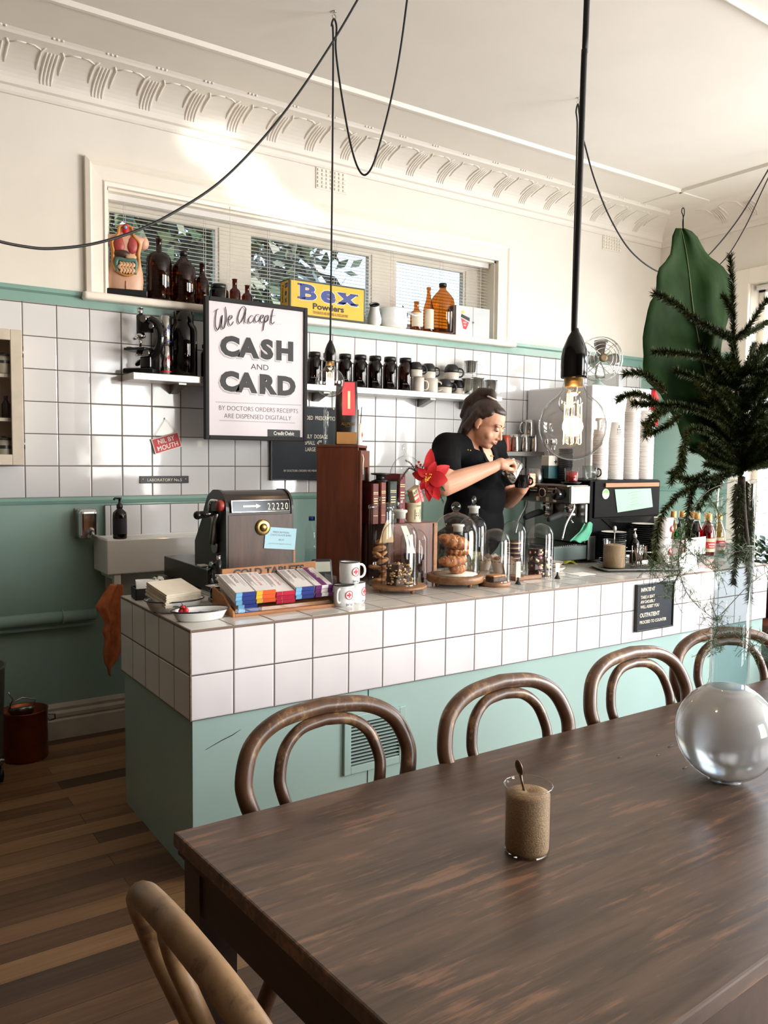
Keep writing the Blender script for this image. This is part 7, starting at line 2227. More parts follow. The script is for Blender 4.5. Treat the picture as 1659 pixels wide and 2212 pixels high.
# ------------------------------------------------------------------ right end of the counter
def beaker(name, label, loc, r, h, fill, m_fill, spoon=None, group=None):
 o = thing(name, label, 'beaker', loc, 0, group)
 MB().lathe([(0, 0.0015), (r * 0.93, 0.0), (r * 0.99, 0.004), (r, 0.010), (r, h * 0.94), (r * 1.05, h * 0.985), (r * 1.06, h)], seg=44, cap=False).build('glass', M['clear'], o)
 MB().tube([(r * 1.06 * math.cos(a), r * 1.06 * math.sin(a), h) for a in [2 * PI * k / 44 for k in range(44)]], 0.0016, 6, closed=True).build('rim', M['clear_thick'], o)
 mb = MB().lathe([(0, 0.003), (r * 0.92, 0.003), (r * 0.965, 0.010), (r * 0.965, h * fill), (r * 0.6, h * fill + 0.006), (0.002, h * fill + 0.002), (0, h * fill)], seg=40, cap=False)
 mb.build('sugar', M[m_fill], o)
 return o
t = NT('raw_sugar')
f = t.noise(420, 2, 0.8)
t.set(col=t.ramp(f, [(0.3, srgb(112, 88, 60)), (0.7, srgb(172, 142, 102))]), rough=0.6).bump(f, 0.8, 0.002)
M['sugar'] = t.m
def tea_spoon(name, label, base, tip, r, m, group=None, bowl_up=True):
 o = thing(name, label, 'spoon', base, 0, group)
 d = V(tip) - V(base)
 MB().tube([(0, 0, 0), d * 0.55, d * 0.86], [r * 0.2, r * 0.16, r * 0.24], 8).build('shaft', M[m], o)
 MB().ball((0, 0, 0), r, 16, 10, M=(Matrix.Translation(d * 0.95) @ d.to_track_quat('Z', 'Y').to_matrix().to_4x4() @ RZ(0.5)), sc=(0.72, 0.28, 1.15)).build('bowl', M[m], o)
 return o
M['old_steel'] = plain('old_spoon_metal', (112, 92, 76), 0.35, 0.8, var=0.1)
# tray with sugar beaker and spoon jar
tx0, ty0, tx1, ty1 = 2.66, -1.60, 3.13, -1.36
o = thing('serving_tray', 'grey metal tray under the sugar beaker and spoon jar', 'tray', ((tx0 + tx1) / 2, (ty0 + ty1) / 2, ZC + 0.0005), 0.0)
q0, q1 = at(1290, 1228, 'z', ZC), at(1425, 1232, 'z', ZC)
W_, D_ = 0.225, 0.105
mb = MB()
def rrect(w, d, z, r=0.02, n=5):
 out = []
 for cx_, cy_, a0 in ((w - r, d - r, 0), (-w + r, d - r, PI / 2), (-w + r, -d + r, PI), (w - r, -d + r, 1.5 * PI)):
  for k in range(n + 1):
   a = a0 + PI / 2 * k / n
   out.append((cx_ + r * math.cos(a), cy_ + r * math.sin(a), z))
 return out + [out[0]]
mb.grid([rrect(W_ - 0.02, D_ - 0.02, 0.0008), rrect(W_ - 0.012, D_ - 0.012, 0.002), rrect(W_, D_, 0.016), rrect(W_ + 0.006, D_ + 0.006, 0.016), rrect(W_ + 0.006, D_ + 0.006, 0.013)], True)
mb.face(rrect(W_ - 0.02, D_ - 0.02, 0.0009)[:-1])
mb.build('tray', M['tray_grey'] if 'tray_grey' in M else plain('tray_metal', (140, 138, 132), 0.35, 0.6, var=0.08), o)
tc = at(1368, 1229, 'z', ZC)
o.location = (tc.x, tc.y - 0.02, ZC + 0.0005)
o.rotation_euler = (0, 0, -0.42)
bq = at(1327, 1223, 'z', ZC + 0.002)
bl_ = V((bq.x - 0.03, -1.415, ZC + 0.0022))
bl_.x = at(1327, 1200, 'y', -1.415).x
bk_ = beaker('sugar_beaker', 'tall glass beaker of raw sugar on the grey tray', bl_, 0.0585, 0.150, 0.80, 'sugar')
mb = MB()
for i in range(5):
 a = 0.45
 mb.box((0.012, -0.0598, 0.03 + 0.02 * i), (0.030 - 0.006 * (i % 2), -0.0590, 0.032 + 0.02 * i), M=RZ(a))
mb.build('printed_marks', M['white_matte'], bk_)
tea_spoon('spoon', 'spoon with a pale flat bowl standing in the tall sugar beaker', bl_ + V((-0.004, 0, 0.075)), bl_ + V((0.002, 0.004, 0.215)), 0.015, 'steel_dk')
sp = V((at(1380, 1200, 'y', -1.475).x, -1.475, ZC + 0.0022))
o = thing('spoon_jar', 'clear square glass jar packed with teaspoons on the grey tray', 'jar', sp, -0.35)
w = 0.058
MB().grid([[(sx_ * w, sy_ * w * 0.62, z) for sx_, sy_ in ((-1, -1), (1, -1), (1, 1), (-1, 1), (-1, -1))] for z in (0, 0.085)], False).box((-w, -w * 0.62, 0), (w, w * 0.62, 0.006)).build('glass', M['clear'], o)
MB().tube([(sx_ * w, sy_ * w * 0.62, 0.085) for sx_, sy_ in ((-1, -1), (1, -1), (1, 1), (-1, 1))], 0.0022, 6, closed=True).build('rim', M['clear_thick'], o)
MB().box((0.0, -w * 0.62 - 0.001, 0.022), (0.034, -w * 0.62, 0.044)).build('price_label', M['white_matte'], o)
random.seed(44)
for i in range(26):
 x, y = random.uniform(-0.045, 0.045), random.uniform(-0.024, 0.024)
 b_ = sp + V((x * 0.8, y * 0.8, 0.008))
 tp = b_ + V((random.uniform(-0.02, 0.02) + x * 0.2, random.uniform(-0.01, 0.01), random.uniform(0.095, 0.115)))
 wood_ = i % 4 == 1
 s_ = thing('teaspoon' if not wood_ else 'wooden_stirrer', ('metal teaspoon' if not wood_ else 'wooden stirrer') + ' standing among others in the clear glass jar', 'spoon' if not wood_ else 'stirrer', b_, 0, 'teaspoons in the jar' if not wood_ else 'wooden stirrers in the jar')
 d = tp - b_
 if wood_:
  MB().tube([(0, 0, 0), d * 0.95], [0.0035, 0.0035], 6, flat=0.4).build('stick', M['boardwood'], s_)
 else:
  MB().ball(d * 0.05 + V((0, 0, 0.012)), 0.009, 10, 6, sc=(0.75, 0.4, 1.4)).build('bowl', M['black_gloss'] if i % 3 == 0 else M['steel_dk'], s_)
  MB().tube([d * 0.15, d * 0.6, d], [0.0016, 0.0018, 0.0042], 6, flat=0.5).ball(d, 0.0042, 8, 6).build('shaft', M['steel'], s_)
pb_ = pump_bottle('syrup_bottle', 'dark bottle with a steel pump behind the spoon jar', (at(1375, 1200, 'y', -1.40).x, -1.385, ZC + 0.002), 0.026, 0.20, M['amber_dk'], None, None, 'steel')
q = at(1432, 1203, 'z', ZC)
tag(MB().lathe([(0.09, 0), (0.10, 0.010), (0.098, 0.012), (0.088, 0.003), (0, 0.003)], seg=36, sy=0.6).build('oval_plate', M['black_gloss'], loc=(q.x - 0.02, q.y - 0.06, ZC + 0.0005)), 'dark oval plate on the counter below the hanging fir branch', 'plate')
def takeaway(label, px, py, y, w, h, z=None):
 q = at(px, py, 'y', y)
 k = mpp(q)
 r, hh = w * k / 2, h * k
 o = thing('paper_cup', label, 'paper cup', (q.x, y, ZC if z is None else z), 0.4, 'white paper cups with red badges')
 MB().lathe([(r * 0.72, 0), (r * 0.74, 0.002), (r * 0.97, hh * 0.98), (r, hh), (r * 0.97, hh * 1.01), (r * 0.93, hh * 0.98), (r * 0.7, 0.01), (0, 0.008)], seg=28, cap=False).build('cup', M['cup_paper'], o)
 Mb = RZ(-0.55 + 0.42) @ T3(0, -r * 0.88, hh * 0.52) @ RX(math.radians(-6) + PI / 2)
 MB().lathe([(0.0, 0.0035), (0.020, 0.0030), (0.020, 0.0)], seg=24, M=Mb, cap=False).build('red_badge', M['red'], o)
 MB().box((-0.0035, -0.011, 0.0036), (0.0035, 0.011, 0.0040), M=Mb).box((-0.011, -0.0035, 0.0036), (0.011, 0.0035, 0.0040), M=Mb).build('white_cross', M['white_matte'], o)
 return hh
hc = takeaway('lower white paper cup with a red badge beside the black plates', 1428, 1200, -1.40, 44, 50)
takeaway('upper white paper cup with a red badge on top of another', 1432, 1180, -1.40, 42, 48, ZC + hc)
takeaway('short paper cup with a red badge behind the white card', 1456, 1200, -1.34, 40, 42)
# water and cordial bottles
M['syrup_red'] = glass('red_cordial', (0.62, 0.02, 0.04), 0.3, 1.4)
M['syrup_dark'] = glass('dark_cordial', (0.05, 0.03, 0.06), 0.3, 1.5)
M['syrup_gold'] = glass('golden_cordial', (0.85, 0.52, 0.08), 0.4, 1.4)
M['syrup_green'] = glass('green_bottle', (0.18, 0.46, 0.24), 0.4, 1.4)
M['cap_gold'] = plain('gold_screw_cap', (196, 150, 88), 0.35, 0.5, var=0.03)
CB = [(1415, 1101, -1.18, 'syrup_gold', 'gold capped bottle behind the upper paper cup'), (1455, 1104, -1.20, 'syrup_gold', 'gold capped bottle second from the paper cups'), (1474, 1104, -1.16, 'syrup_green', 'gold capped green bottle behind the fir twigs'), (1497, 1105, -1.15, 'syrup_dark', 'gold capped dark bottle hidden behind another dark one'),
   (1506, 1108, -1.25, 'syrup_dark', 'gold capped dark cordial bottle behind the white card'), (1529, 1108, -1.22, 'syrup_red', 'gold capped red cordial bottle behind the dark one'), (1532, 1110, -1.32, 'syrup_red', 'gold capped raspberry red bottle with a striped label by the flask'), (1554, 1110, -1.29, 'syrup_gold', 'gold capped golden cordial bottle nearest the glass flask')]
for px, py, y, mm, lb in CB:
 q = at(px, py, 'y', y)
 h = q.z - ZC
 r = 0.041
 o = thing('cordial_bottle', lb, 'bottle', (q.x, y, ZC + 0.0005), 0, 'cordial bottles at the end of the counter')
 MB().lathe([(r * 0.94, 0), (r, 0.006), (r, h * 0.50), (r * 0.93, h * 0.58), (r * 0.60, h * 0.72), (r * 0.42, h * 0.82), (r * 0.40, h * 0.9)], seg=28).build('glass', M['clear'], o)
 MB().lathe([(r * 0.92, 0.004), (r * 0.95, 0.01), (r * 0.95, h * 0.50), (r * 0.87, h * 0.58), (r * 0.54, h * 0.72), (r * 0.36, h * 0.80), (0, h * 0.80)], seg=24).build('cordial', M[mm], o)
 MB().lathe([(r * 0.46, h * 0.84), (r * 0.47, h * 0.85), (r * 0.44, h * 0.995), (r * 0.40, h), (0, h)], seg=20).build('cap', M['cap_gold'], o)
 if y <= -1.1:
  MB().lathe([(r * 1.01, h * 0.10), (r * 1.01, h * 0.42)], seg=20, cap=False, arc=(PI * 1.0, PI * 1.75)).build('paper_label', M['old_label'], o)
  MB().lathe([(r * 1.018, h * 0.18), (r * 1.018, h * 0.34)], seg=20, cap=False, arc=(PI * 1.05, PI * 1.7)).build('label_band', M['red'], o)
  words(o, 'lettering', [('RASPBERRY' if mm == 'syrup_red' else 'CORDIAL', 0, h * 0.27, 0.008, 'CENTER', 0.02, 0.75), ('VINEGAR' if mm == 'syrup_red' else 'SYRUP', 0, h * 0.21, 0.008, 'CENTER', 0.02, 0.75), ], M['white_matte'], RZ(-0.45) @ T3(0, -r * 1.03, 0))
q = at(1467, 1160, 'y', -1.28)
pump_bottle('green_bottle', 'tall pale green glass bottle between paper cups and white card', (q.x, -1.28, ZC), 0.034, at(1467, 1118, 'y', -1.28).z - ZC, M['syrup_green'], None, None, 'black')
q = at(1502, 1200, 'y', -1.46)
o = thing('card_sign', 'white printed card in a black clip at the end of the counter', 'card', (q.x, -1.46, ZC), 0.12)
c0, c1 = at(1476, 1201, 'y', -1.46), at(1529, 1159, 'y', -1.46)
MB().box((c0.x - q.x, -0.001, c0.z - ZC), (c1.x - q.x, 0.001, c1.z - ZC)).build('card', M['white_matte'], o)
mb = MB()
for i, w in enumerate((0.030, 0.036, 0.052, 0.026, 0.044)):
 mb.box((0.004 - w, -0.0016, c0.z - ZC + 0.030 + 0.014 * i), (0.004 + w, -0.001, c0.z - ZC + 0.032 + 0.014 * i))
mb.build('printed_lines', M['midink'], o)
MB().box((-0.03, -0.035, 0), (0.03, 0.03, 0.012), 0.003).box((-0.004, -0.006, 0.012), (0.004, 0.006, c0.z - ZC + 0.004)).box((-0.012, -0.005, c0.z - ZC - 0.004), (-0.005, 0.004, c0.z - ZC + 0.014)).box((0.004, -0.005, c0.z - ZC - 0.004), (0.011, 0.004, c0.z - ZC + 0.014)).build('clip_stand', M['black'], o)
c0, c1 = at(1468, 1232, 'y', -1.60), at(1509, 1204, 'y', -1.60)
o = thing('card_sign', 'small white folded card standing at the counter edge near the flask', 'card', ((c0.x + c1.x) / 2, -1.60, ZC), 0.05)
hw = (c1.x - c0.x) / 2
MB().box((-hw, -0.001, 0), (hw, 0.001, 0.075), M=RX(-0.2)).box((-hw, 0.028, 0), (hw, 0.030, 0.075), M=RX(0.2)).build('card', M['white_matte'], o)
# ------------------------------------------------------------------ table
A, B_ = at(375, 1797, 'z', ZT), at(1470, 1521, 'z', ZT)
Dp = at(830, 2212, 'z', ZT)
Fp, Ep = at(1500, 2212, 'z', ZT), at(1659, 2089, 'z', ZT)
u = (B_ - A).normalized()
u = (u + (Ep - Fp).normalized() * 0.35).normalized()
u = V((math.cos(math.radians(0.2)), math.sin(math.radians(0.2)), 0))
left_d = (Dp - A).normalized()
wid = 0.865
ang = math.atan2(u.y, u.x)
LEN = 2.75
tb = thing('dining_table', 'long dark stained wooden table with a worn top', 'table', (A.x, A.y, FZ), ang)
def L2W(x, y):
 return V((A.x, A.y, 0)) + RZ(ang).to_3x3() @ V((x, y, 0))
zt = ZT - FZ
TH = 0.030
sk_ = math.tan(math.radians(3.1))        # the old top is slightly out of square at this end
front = [(0, 0), (LEN, 0), (LEN, -wid), (wid * sk_, -wid)]
# the near edge runs a few degrees off the far one
front = [(0, 0), (LEN, 0.0), (LEN, -wid + 0.16), (wid * sk_, -wid)]
MB().prism(front, zt - TH, zt, 'xy', bev=0.004).build('table_top', M['darkwood'], tb)
def inset(e):
 return [(e * 1.0, -e), (LEN - e, -e), (LEN - e, -wid + 0.16 + e), (wid * sk_ + e, -wid + e)]
pin = inset(0.012)
mb = MB()
for z0, z1, e in ((zt - TH - 0.012, zt - TH, 0.006), (zt - TH - 0.020, zt - TH - 0.012, 0.012)):
 p_ = inset(e)
 mb.prism(p_, z0, z1, 'xy')
mb.build('edge_moulding', M['darkwood_side'], tb)
p_ = inset(0.016)
q_ = inset(0.040)
for i, nm_ in enumerate(('apron',) * 4):
 j = (i + 1) % 4
 a_, b__, c_, d_ = p_[i], p_[j], q_[j], q_[i]
 mb = MB()
 za, zb_ = zt - TH - 0.020 - 0.078, zt - TH - 0.020
 mb.prism([a_, b__, c_, d_], za, zb_, 'xy')
 mb.build('apron', M['darkwood_side'], tb)
for (x, y) in ((p_[0][0] + 0.036, p_[0][1] - 0.036), (p_[1][0] - 0.036, p_[1][1] - 0.036), (p_[2][0] - 0.036, p_[2][1] + 0.036), (p_[3][0] + 0.036, p_[3][1] + 0.036)):
 mb = MB()
 mb.grid([[(x + sx_ * w_, y + sy_ * w_, z_) for sx_, sy_ in ((-1, -1), (1, -1), (1, 1), (-1, 1), (-1, -1))] for z_, w_ in ((0, 0.027), (zt - 0.30, 0.036), (zt - TH - 0.02, 0.037))], False)
 mb.face([(x + sx_ * 0.027, y + sy_ * 0.027, 0) for sx_, sy_ in ((-1, 1), (1, 1), (1, -1), (-1, -1))])
 mb.build('leg', M['darkwood_side'], tb)
# ------------------------------------------------------------------ bentwood chairs
def make_chair(name, label, loc, rz, m, lean=0.07):
 """back towards local +y, seat forward to -y"""
 o = thing(name, label, 'chair', loc, rz, 'bentwood chairs round the table')
 sh_ = 0.455
 def loop(ws, m_, rad, nm):
  half = spline([V((x, y - 0.05 + lean * max(0, z - 0.45) / 0.44 + (0.05 if z < 0.4 else 0), z)) for x, y, z in ws], 7)
  full = [V((-p.x, p.y, p.z)) for p in half] + [p for p in reversed(half)][1:]
  r_ = [rad * (0.92 + 0.16 * min(1, i / 8, (len(full) - 1 - i) / 8)) for i in range(len(full))]
  MB().tube(full, r_, 12).build(nm, M[m_], o)
 outer = [(0.195, 0.255, 0), (0.172, 0.215, 0.25), (0.150, 0.192, 0.45), (0.152, 0.196, 0.57), (0.176, 0.203, 0.65), (0.206, 0.212, 0.735), (0.208, 0.217, 0.785), (0.178, 0.226, 0.845), (0.108, 0.232, 0.882), (0.0, 0.234, 0.894)]
 loop(outer, m, 0.0175, 'back_hoop')
 inner = [(0.084, 0.188, 0.462), (0.086, 0.193, 0.57), (0.102, 0.203, 0.655), (0.125, 0.211, 0.735), (0.126, 0.216, 0.775), (0.106, 0.221, 0.825), (0.062, 0.226, 0.857), (0.0, 0.228, 0.866)]
 loop(inner, m, 0.0125, 'inner_hoop')
 MB().lathe([(0.0, sh_ - 0.008), (0.165, sh_ - 0.010), (0.200, sh_ - 0.026), (0.205, sh_ - 0.012), (0.196, sh_), (0.172, sh_ + 0.002), (0.155, sh_ - 0.003), (0, sh_ - 0.006)], seg=44, cap=False).build('seat', M[m], o)
 for s in (-1, 1):
  MB().tube(spline([(s * 0.135, -0.115, sh_ - 0.02), (s * 0.150, -0.135, 0.3), (s * 0.165, -0.160, 0.12), (s * 0.178, -0.195, 0.0)], 5), [0.017] * 6 + [0.0155] * 5 + [0.013] * 5, 12).build('leg', M[m], o)
 MB().tube([(0.150 * math.cos(a), 0.022 + 0.150 * math.sin(a), 0.225) for a in [2 * PI * k / 36 for k in range(36)]], 0.010, 10, closed=True).build('leg_ring', M[m], o)
 return o
def seat_at(px, py, zz, dy):      # chair origin from the top of its back hoop in the photograph
 q = at(px, py, 'z', zz)
 return q
HT_ = 0.894 + 0.0175
ch = []
q = seat_at(698, 1508, HT_ + FZ, 0)
c1 = make_chair('bentwood_chair', 'bentwood chair at the table end nearest the counter corner', (q.x, q.y - 0.254, FZ), 0.0, 'bentwood')
q2 = seat_at(1086, 1457, HT_ + FZ, 0)
dup(c1, (q2.x, q2.y - 0.254, FZ), 0.03, 'second bentwood chair along the counter side of the table')
q3 = seat_at(1364, 1397, HT_ + FZ, 0)
dup(c1, (q3.x, q3.y - 0.254, FZ), 0.0, 'third bentwood chair along the counter side of the table')
q4 = seat_at(1520, 1359, HT_ + FZ, 0)
dup(c1, (q4.x + 0.02, q4.y - 0.254, FZ), -0.30, 'bentwood chair half hidden behind the glass flask')
c5 = make_chair('bentwood_chair', 'worn pale bentwood chair at the near end of the table', (-0.475 + 0.184 + 0.11, -3.395, FZ), PI / 2 + 0.05, 'bentwood_pale', 0.11)
dup(c1, (0.235, -3.78, FZ), PI - 0.25, 'bentwood chair tucked under the near side of the table')
# ------------------------------------------------------------------ on the table
q = at(1138, 1838, 'z', ZT)
k = mpp(q)
bk2 = beaker('sugar_beaker', 'glass beaker of raw sugar standing on the dark table', (q.x, q.y, ZT + 0.0005), 0.0405, 0.122, 0.875, 'sugar')
zs = ZT + 0.122 * 0.86
tipq = at(1120, 1668, 'y', q.y + 0.012)
tea_spoon('spoon', 'small dark old spoon standing in the table sugar beaker', V((q.x + 0.001, q.y + 0.004, zs - 0.02)), tipq + V((0, 0, 0.012)), 0.0128, 'old_steel')
for px, py, dx in ((1450, 1613, 0.012), (1340, 1637, 0.008), (1480, 1660, 0.009), (1422, 1632, 0.006)):
 q = at(px, py, 'z', ZT)
 tag(MB().tube([(-dx, 0, 0), (dx, 0.002, 0)], 0.0008, 5).build('fir_needle', M['walnut'], loc=(q.x, q.y, ZT + 0.0012)), 'dry fir needle fallen on the table before the flask', 'needle', 'fallen fir needles')
# round flask vase
fq = at(1576, 1688, 'z', ZT)
kf = mpp(fq + V((0, 0, 0.10)))
RF = 0.1085
o = thing('flask_vase', 'large round-bottomed glass flask of water standing on the table', 'vase', (fq.x, fq.y + 0.012, ZT))
zn0, zn1 = 0.225, at(1606, 1038, 'y', fq.y).z - ZT
rn = 40.0 * mpp(fq + V((0, 0, 0.35)))
prof = [(0.0, 0.0015), (0.035, 0.001)]
for kk in range(2, 25):
 a = PI * kk / 27
 r_ = RF * math.sin(a)
 z_ = RF - RF * math.cos(a)
 if kk > 13 and r_ < rn * 1.12:
  break
 prof.append((r_, z_))
zlast = prof[-1][1]
prof += [(rn * 1.04, zlast + 0.010), (rn, zlast + 0.022), (rn, zn1 - 0.008), (rn * 1.02, zn1 - 0.002), (rn * 1.03, zn1)]
MB().lathe(prof, seg=56, cap=False).build('glass', M['clear'], o)
MB().tube([(rn * 1.03 * math.cos(a), rn * 1.03 * math.sin(a), zn1) for a in [2 * PI * j / 48 for j in range(48)]], 0.0022, 6, closed=True).build('rim', M['clear_thick'], o)
t = NT('cloudy_water')
t.set(col=(0.86, 0.90, 0.93, 1), rough=0.20, trans=0.5, ior=1.33)
M['water'] = t.m
M['neck_water'] = glass('clear_water', (0.74, 0.80, 0.82), 0.7, 1.33)
zw = at(1600, 1178, 'y', fq.y).z - ZT
zs_ = zlast + 0.004
wp = [(max(r_ - 0.0025, 0), z_ + 0.0015) for r_, z_ in prof if z_ < zs_] + [(rn - 0.0025, zs_), (0, zs_)]
MB().lathe(wp, seg=56, cap=False).build('water', M['water'], o)
MB().lathe([(rn - 0.0025, zs_ + 0.001), (rn - 0.0025, zw), (0, zw)], seg=48, cap=False).build('neck_water', M['neck_water'], o)
VX, VY = fq.x, fq.y + 0.012
# ------------------------------------------------------------------ greenery
def needles(mb, path, L, dens, rnd, r0=0.0025, droop=0.0, ang=0.75, th=0.0008):
 """a fir twig: a woody stem (material 0) set with needles (material 1)"""
 n = len(path)
 mb.mi = 0
 mb.tube(path, [r0 * (1 - 0.65 * i / (n - 1)) for i in range(n)], 6)
 mb.mi = 1
 for a, b in zip(path, path[1:]):
  seg = b - a
  m_ = max(1, int(seg.length * dens))
  d = seg.normalized()
  s = d.orthogonal().normalized()
  w = d.cross(s)
  for _ in range(m_):
   f = rnd.random()
   ph = rnd.uniform(0, 2 * PI)
   o_ = s * math.cos(ph) + w * math.sin(ph)
   dirn = (d * rnd.uniform(0.45, 1.0) + o_ * rnd.uniform(0.6, 1.0) + V((0, 0, 0.12))).normalized()
   l_ = L * rnd.uniform(0.7, 1.15)
   p = a + seg * f
   side = dirn.cross(V((rnd.uniform(-1, 1), rnd.uniform(-1, 1), rnd.uniform(-1, 1)))).normalized() * th
   mb.face([p - side, p + side, p + dirn * l_])
 mb.mi = 0
M['fir'] = plain('fir_needles', (60, 74, 42), 0.45, var=0.25, scale=12)
M['fir'].node_tree.nodes['Principled BSDF'].inputs['Specular IOR Level'].default_value = 0.1
M['twig'] = plain('fir_bark', (52, 42, 35), 0.8, var=0.2, scale=60)
def spath(pts, y0, n=5):
 """a twig drawn through the photograph's pixels at its own distance: (px, py, dy)"""
 return spline([at(px, py, 'y', y0 + dy) for px, py, dy in pts], n)
rnd = random.Random(17)
fir = thing('fir_branch', 'tall bushy fir branch standing in the glass flask', 'fir branch', (0, 0, 0), 0)
TW = [  # leader
 ([(1604, 1180, 0), (1600, 1030, 0), (1592, 880, 0), (1586, 740, 0), (1582, 640, 0), (1578, 552, 0)], 0.0050, 520),
 ([(1590, 735, 0), (1555, 722, -0.02), (1500, 690, -0.04), (1455, 655, -0.05), (1415, 634, -0.06)], 0.0032, 620),
 ([(1588, 728, 0), (1560, 716, 0.04), (1520, 700, 0.06), (1490, 682, 0.07)], 0.0026, 520),
 ([(1584, 690, 0), (1574, 660, -0.03), (1562, 640, -0.04)], 0.0026, 520),
 ([(1592, 730, 0), (1618, 705, -0.02), (1640, 672, -0.03), (1670, 630, -0.04)], 0.0030, 560),
 ([(1592, 732, 0), (1625, 715, 0.03), (1670, 690, 0.05)], 0.0030, 520),
 ([(1594, 800, 0), (1560, 785, -0.03), (1500, 768, -0.05), (1412, 760, -0.06)], 0.0030, 620),
 ([(1596, 830, 0), (1560, 812, 0.05), (1515, 745, 0.06)], 0.0026, 520),
 ([(1598, 880, 0), (1560, 850, -0.04), (1510, 820, -0.06), (1460, 803, -0.07)], 0.0030, 640),
 ([(1600, 830, 0), (1630, 790, -0.02), (1675, 720, -0.03)], 0.0030, 620),
 ([(1600, 870, 0), (1630, 820, 0.04), (1675, 780, 0.06)], 0.0030, 620),
 ([(1600, 950, 0), (1550, 905, -0.04), (1480, 880, -0.06), (1420, 875, -0.06), (1368, 872, -0.06)], 0.0034, 640),
 ([(1420, 875, -0.06), (1400, 860, -0.06), (1370, 850, -0.06), (1333, 863, -0.06)], 0.0022, 560),
 ([(1440, 850, -0.05), (1410, 820, -0.05), (1380, 806, -0.05), (1350, 808, -0.05)], 0.0022, 560),
 ([(1450, 880, -0.06), (1420, 900, -0.06), (1400, 930, -0.06), (1392, 915, -0.06)], 0.0020, 480),
 ([(1430, 880, -0.06), (1405, 905, -0.07), (1393, 945, -0.07)], 0.0020, 480),
 ([(1470, 895, -0.06), (1440, 920, -0.07), (1404, 938, -0.07)], 0.0020, 480),
 ([(1600, 1000, 0), (1540, 940, -0.05), (1490, 930, -0.07), (1476, 985, -0.08), (1470, 1030, -0.08)], 0.0030, 520),
 ([(1476, 960, -0.08), (1472, 1000, -0.08), (1455, 1030, -0.08), (1450, 1045, -0.08)], 0.0022, 520),
 ([(1600, 1020, 0), (1550, 1030, -0.05), (1500, 1050, -0.07), (1450, 1085, -0.08), (1425, 1130, -0.08), (1415, 1200, -0.08), (1412, 1222, -0.08)], 0.0036, 480),
 ([(1500, 1050, -0.07), (1490, 1080, -0.08), (1486, 1130, -0.08), (1490, 1165, -0.08)], 0.0026, 480),
 ([(1545, 1032, -0.05), (1530, 1065, -0.06), (1508, 1100, -0.06)], 0.0022, 480),
 ([(1560, 1030, -0.04), (1545, 1055, -0.05), (1520, 1050, -0.05), (1478, 1040, -0.06)], 0.0022, 480),
 ([(1530, 1020, -0.04), (1500, 1035, -0.06), (1465, 1030, -0.07), (1450, 1020, -0.07)], 0.0022, 480),
]
rr_ = random.Random(5)
for i in range(130):     # the dense heart of the branch
 y0 = rr_.uniform(800, 1020)
 dx = rr_.uniform(30, 125) * rr_.choice((-1, 1, 1)) * (0.55 + 0.45 * (y0 - 780) / 240)
 dd = rr_.uniform(-0.09, 0.10)
 up_ = rr_.uniform(0, 75)
 TW.append(([(1600, y0, 0), (1600 + dx * 0.5, y0 - up_ * 0.35, dd * 0.5), (1600 + dx, y0 - up_, dd)], 0.0020, 640))
inner = MB()
for ti, (pts, r0, dens) in enumerate(TW):
 if ti >= 94:
  needles(inner, spath(pts, VY), 0.0150, dens * 9.0, rnd, r0 * 0.85, th=0.00115)
  continue
 mb = MB()
 needles(mb, spath(pts, VY), 0.0150, dens * 9.0, rnd, r0 * 0.85, th=0.00115)
 mb.build('twig', [M['twig'], M['fir']], fir)
inner.build('inner_twigs', [M['twig'], M['fir']], fir)['kind'] = 'stuff'
mb = MB()
mb.tube(spath([(1612, 1178, 0.0), (1604, 1100, 0), (1602, 1030, 0)], VY), 0.008, 8)
mb.build('cut_stem', M['twig'], fir)
mb = MB()
needles(mb, spath([(1600, 1040, 0), (1596, 1120, -0.01), (1590, 1200, -0.012), (1583, 1262, -0.015)], VY), 0.016, 4200, rnd, 0.003, th=0.0012)
needles(mb, spath([(1612, 1040, 0), (1615, 1130, 0.005), (1617, 1220, 0.006), (1618, 1300, 0.006)], VY), 0.016, 4200, rnd, 0.003, th=0.0012)
needles(mb, spath([(1606, 1040, 0), (1600, 1090, 0.012), (1606, 1150, 0.012), (1622, 1180, 0.01)], VY), 0.018, 4600, rnd, 0.003, th=0.0012)
needles(mb, spath([(1590, 1045, 0), (1588, 1100, 0.0), (1592, 1160, 0.0), (1604, 1210, 0.0)], VY), 0.018, 4600, rnd, 0.003, th=0.0012)
needles(mb, spath([(1625, 1045, 0), (1626, 1100, 0.0), (1620, 1160, 0.0), (1612, 1210, 0.0)], VY), 0.018, 4600, rnd, 0.003, th=0.0012)
mb.build('submerged_twigs', [M['twig'], M['fir']], fir)
# one huge leaf
lf = thing('large_leaf', 'one huge dark green leaf standing behind the fir branch in the flask', 'leaf', (0, 0, 0))
LO = [(1478, 494), (1466, 491), (1455, 497), (1451, 520), (1449, 545), (1436, 566), (1420, 586), (1416, 632), (1403, 655), (1395, 690), (1388, 730), (1390, 770), (1388, 800), (1398, 825), (1425, 850), (1440, 880), (1455, 900), (1466, 925), (1473, 950), (1490, 965), (1510, 980), (1530, 1000), (1545, 1015), (1570, 1022)]
RO = [(1478, 494), (1488, 497), (1503, 508), (1515, 530), (1530, 553), (1553, 570), (1572, 592), (1578, 640), (1572, 690), (1560, 730), (1556, 780), (1562, 840), (1575, 900), (1585, 960), (1590, 1000), (1592, 1022)]
MID = [(1470, 494), (1483, 560), (1492, 640), (1500, 700), (1512, 760), (1522, 810), (1540, 870), (1558, 930), (1574, 980), (1584, 1022)]
yl = VY + 0.075
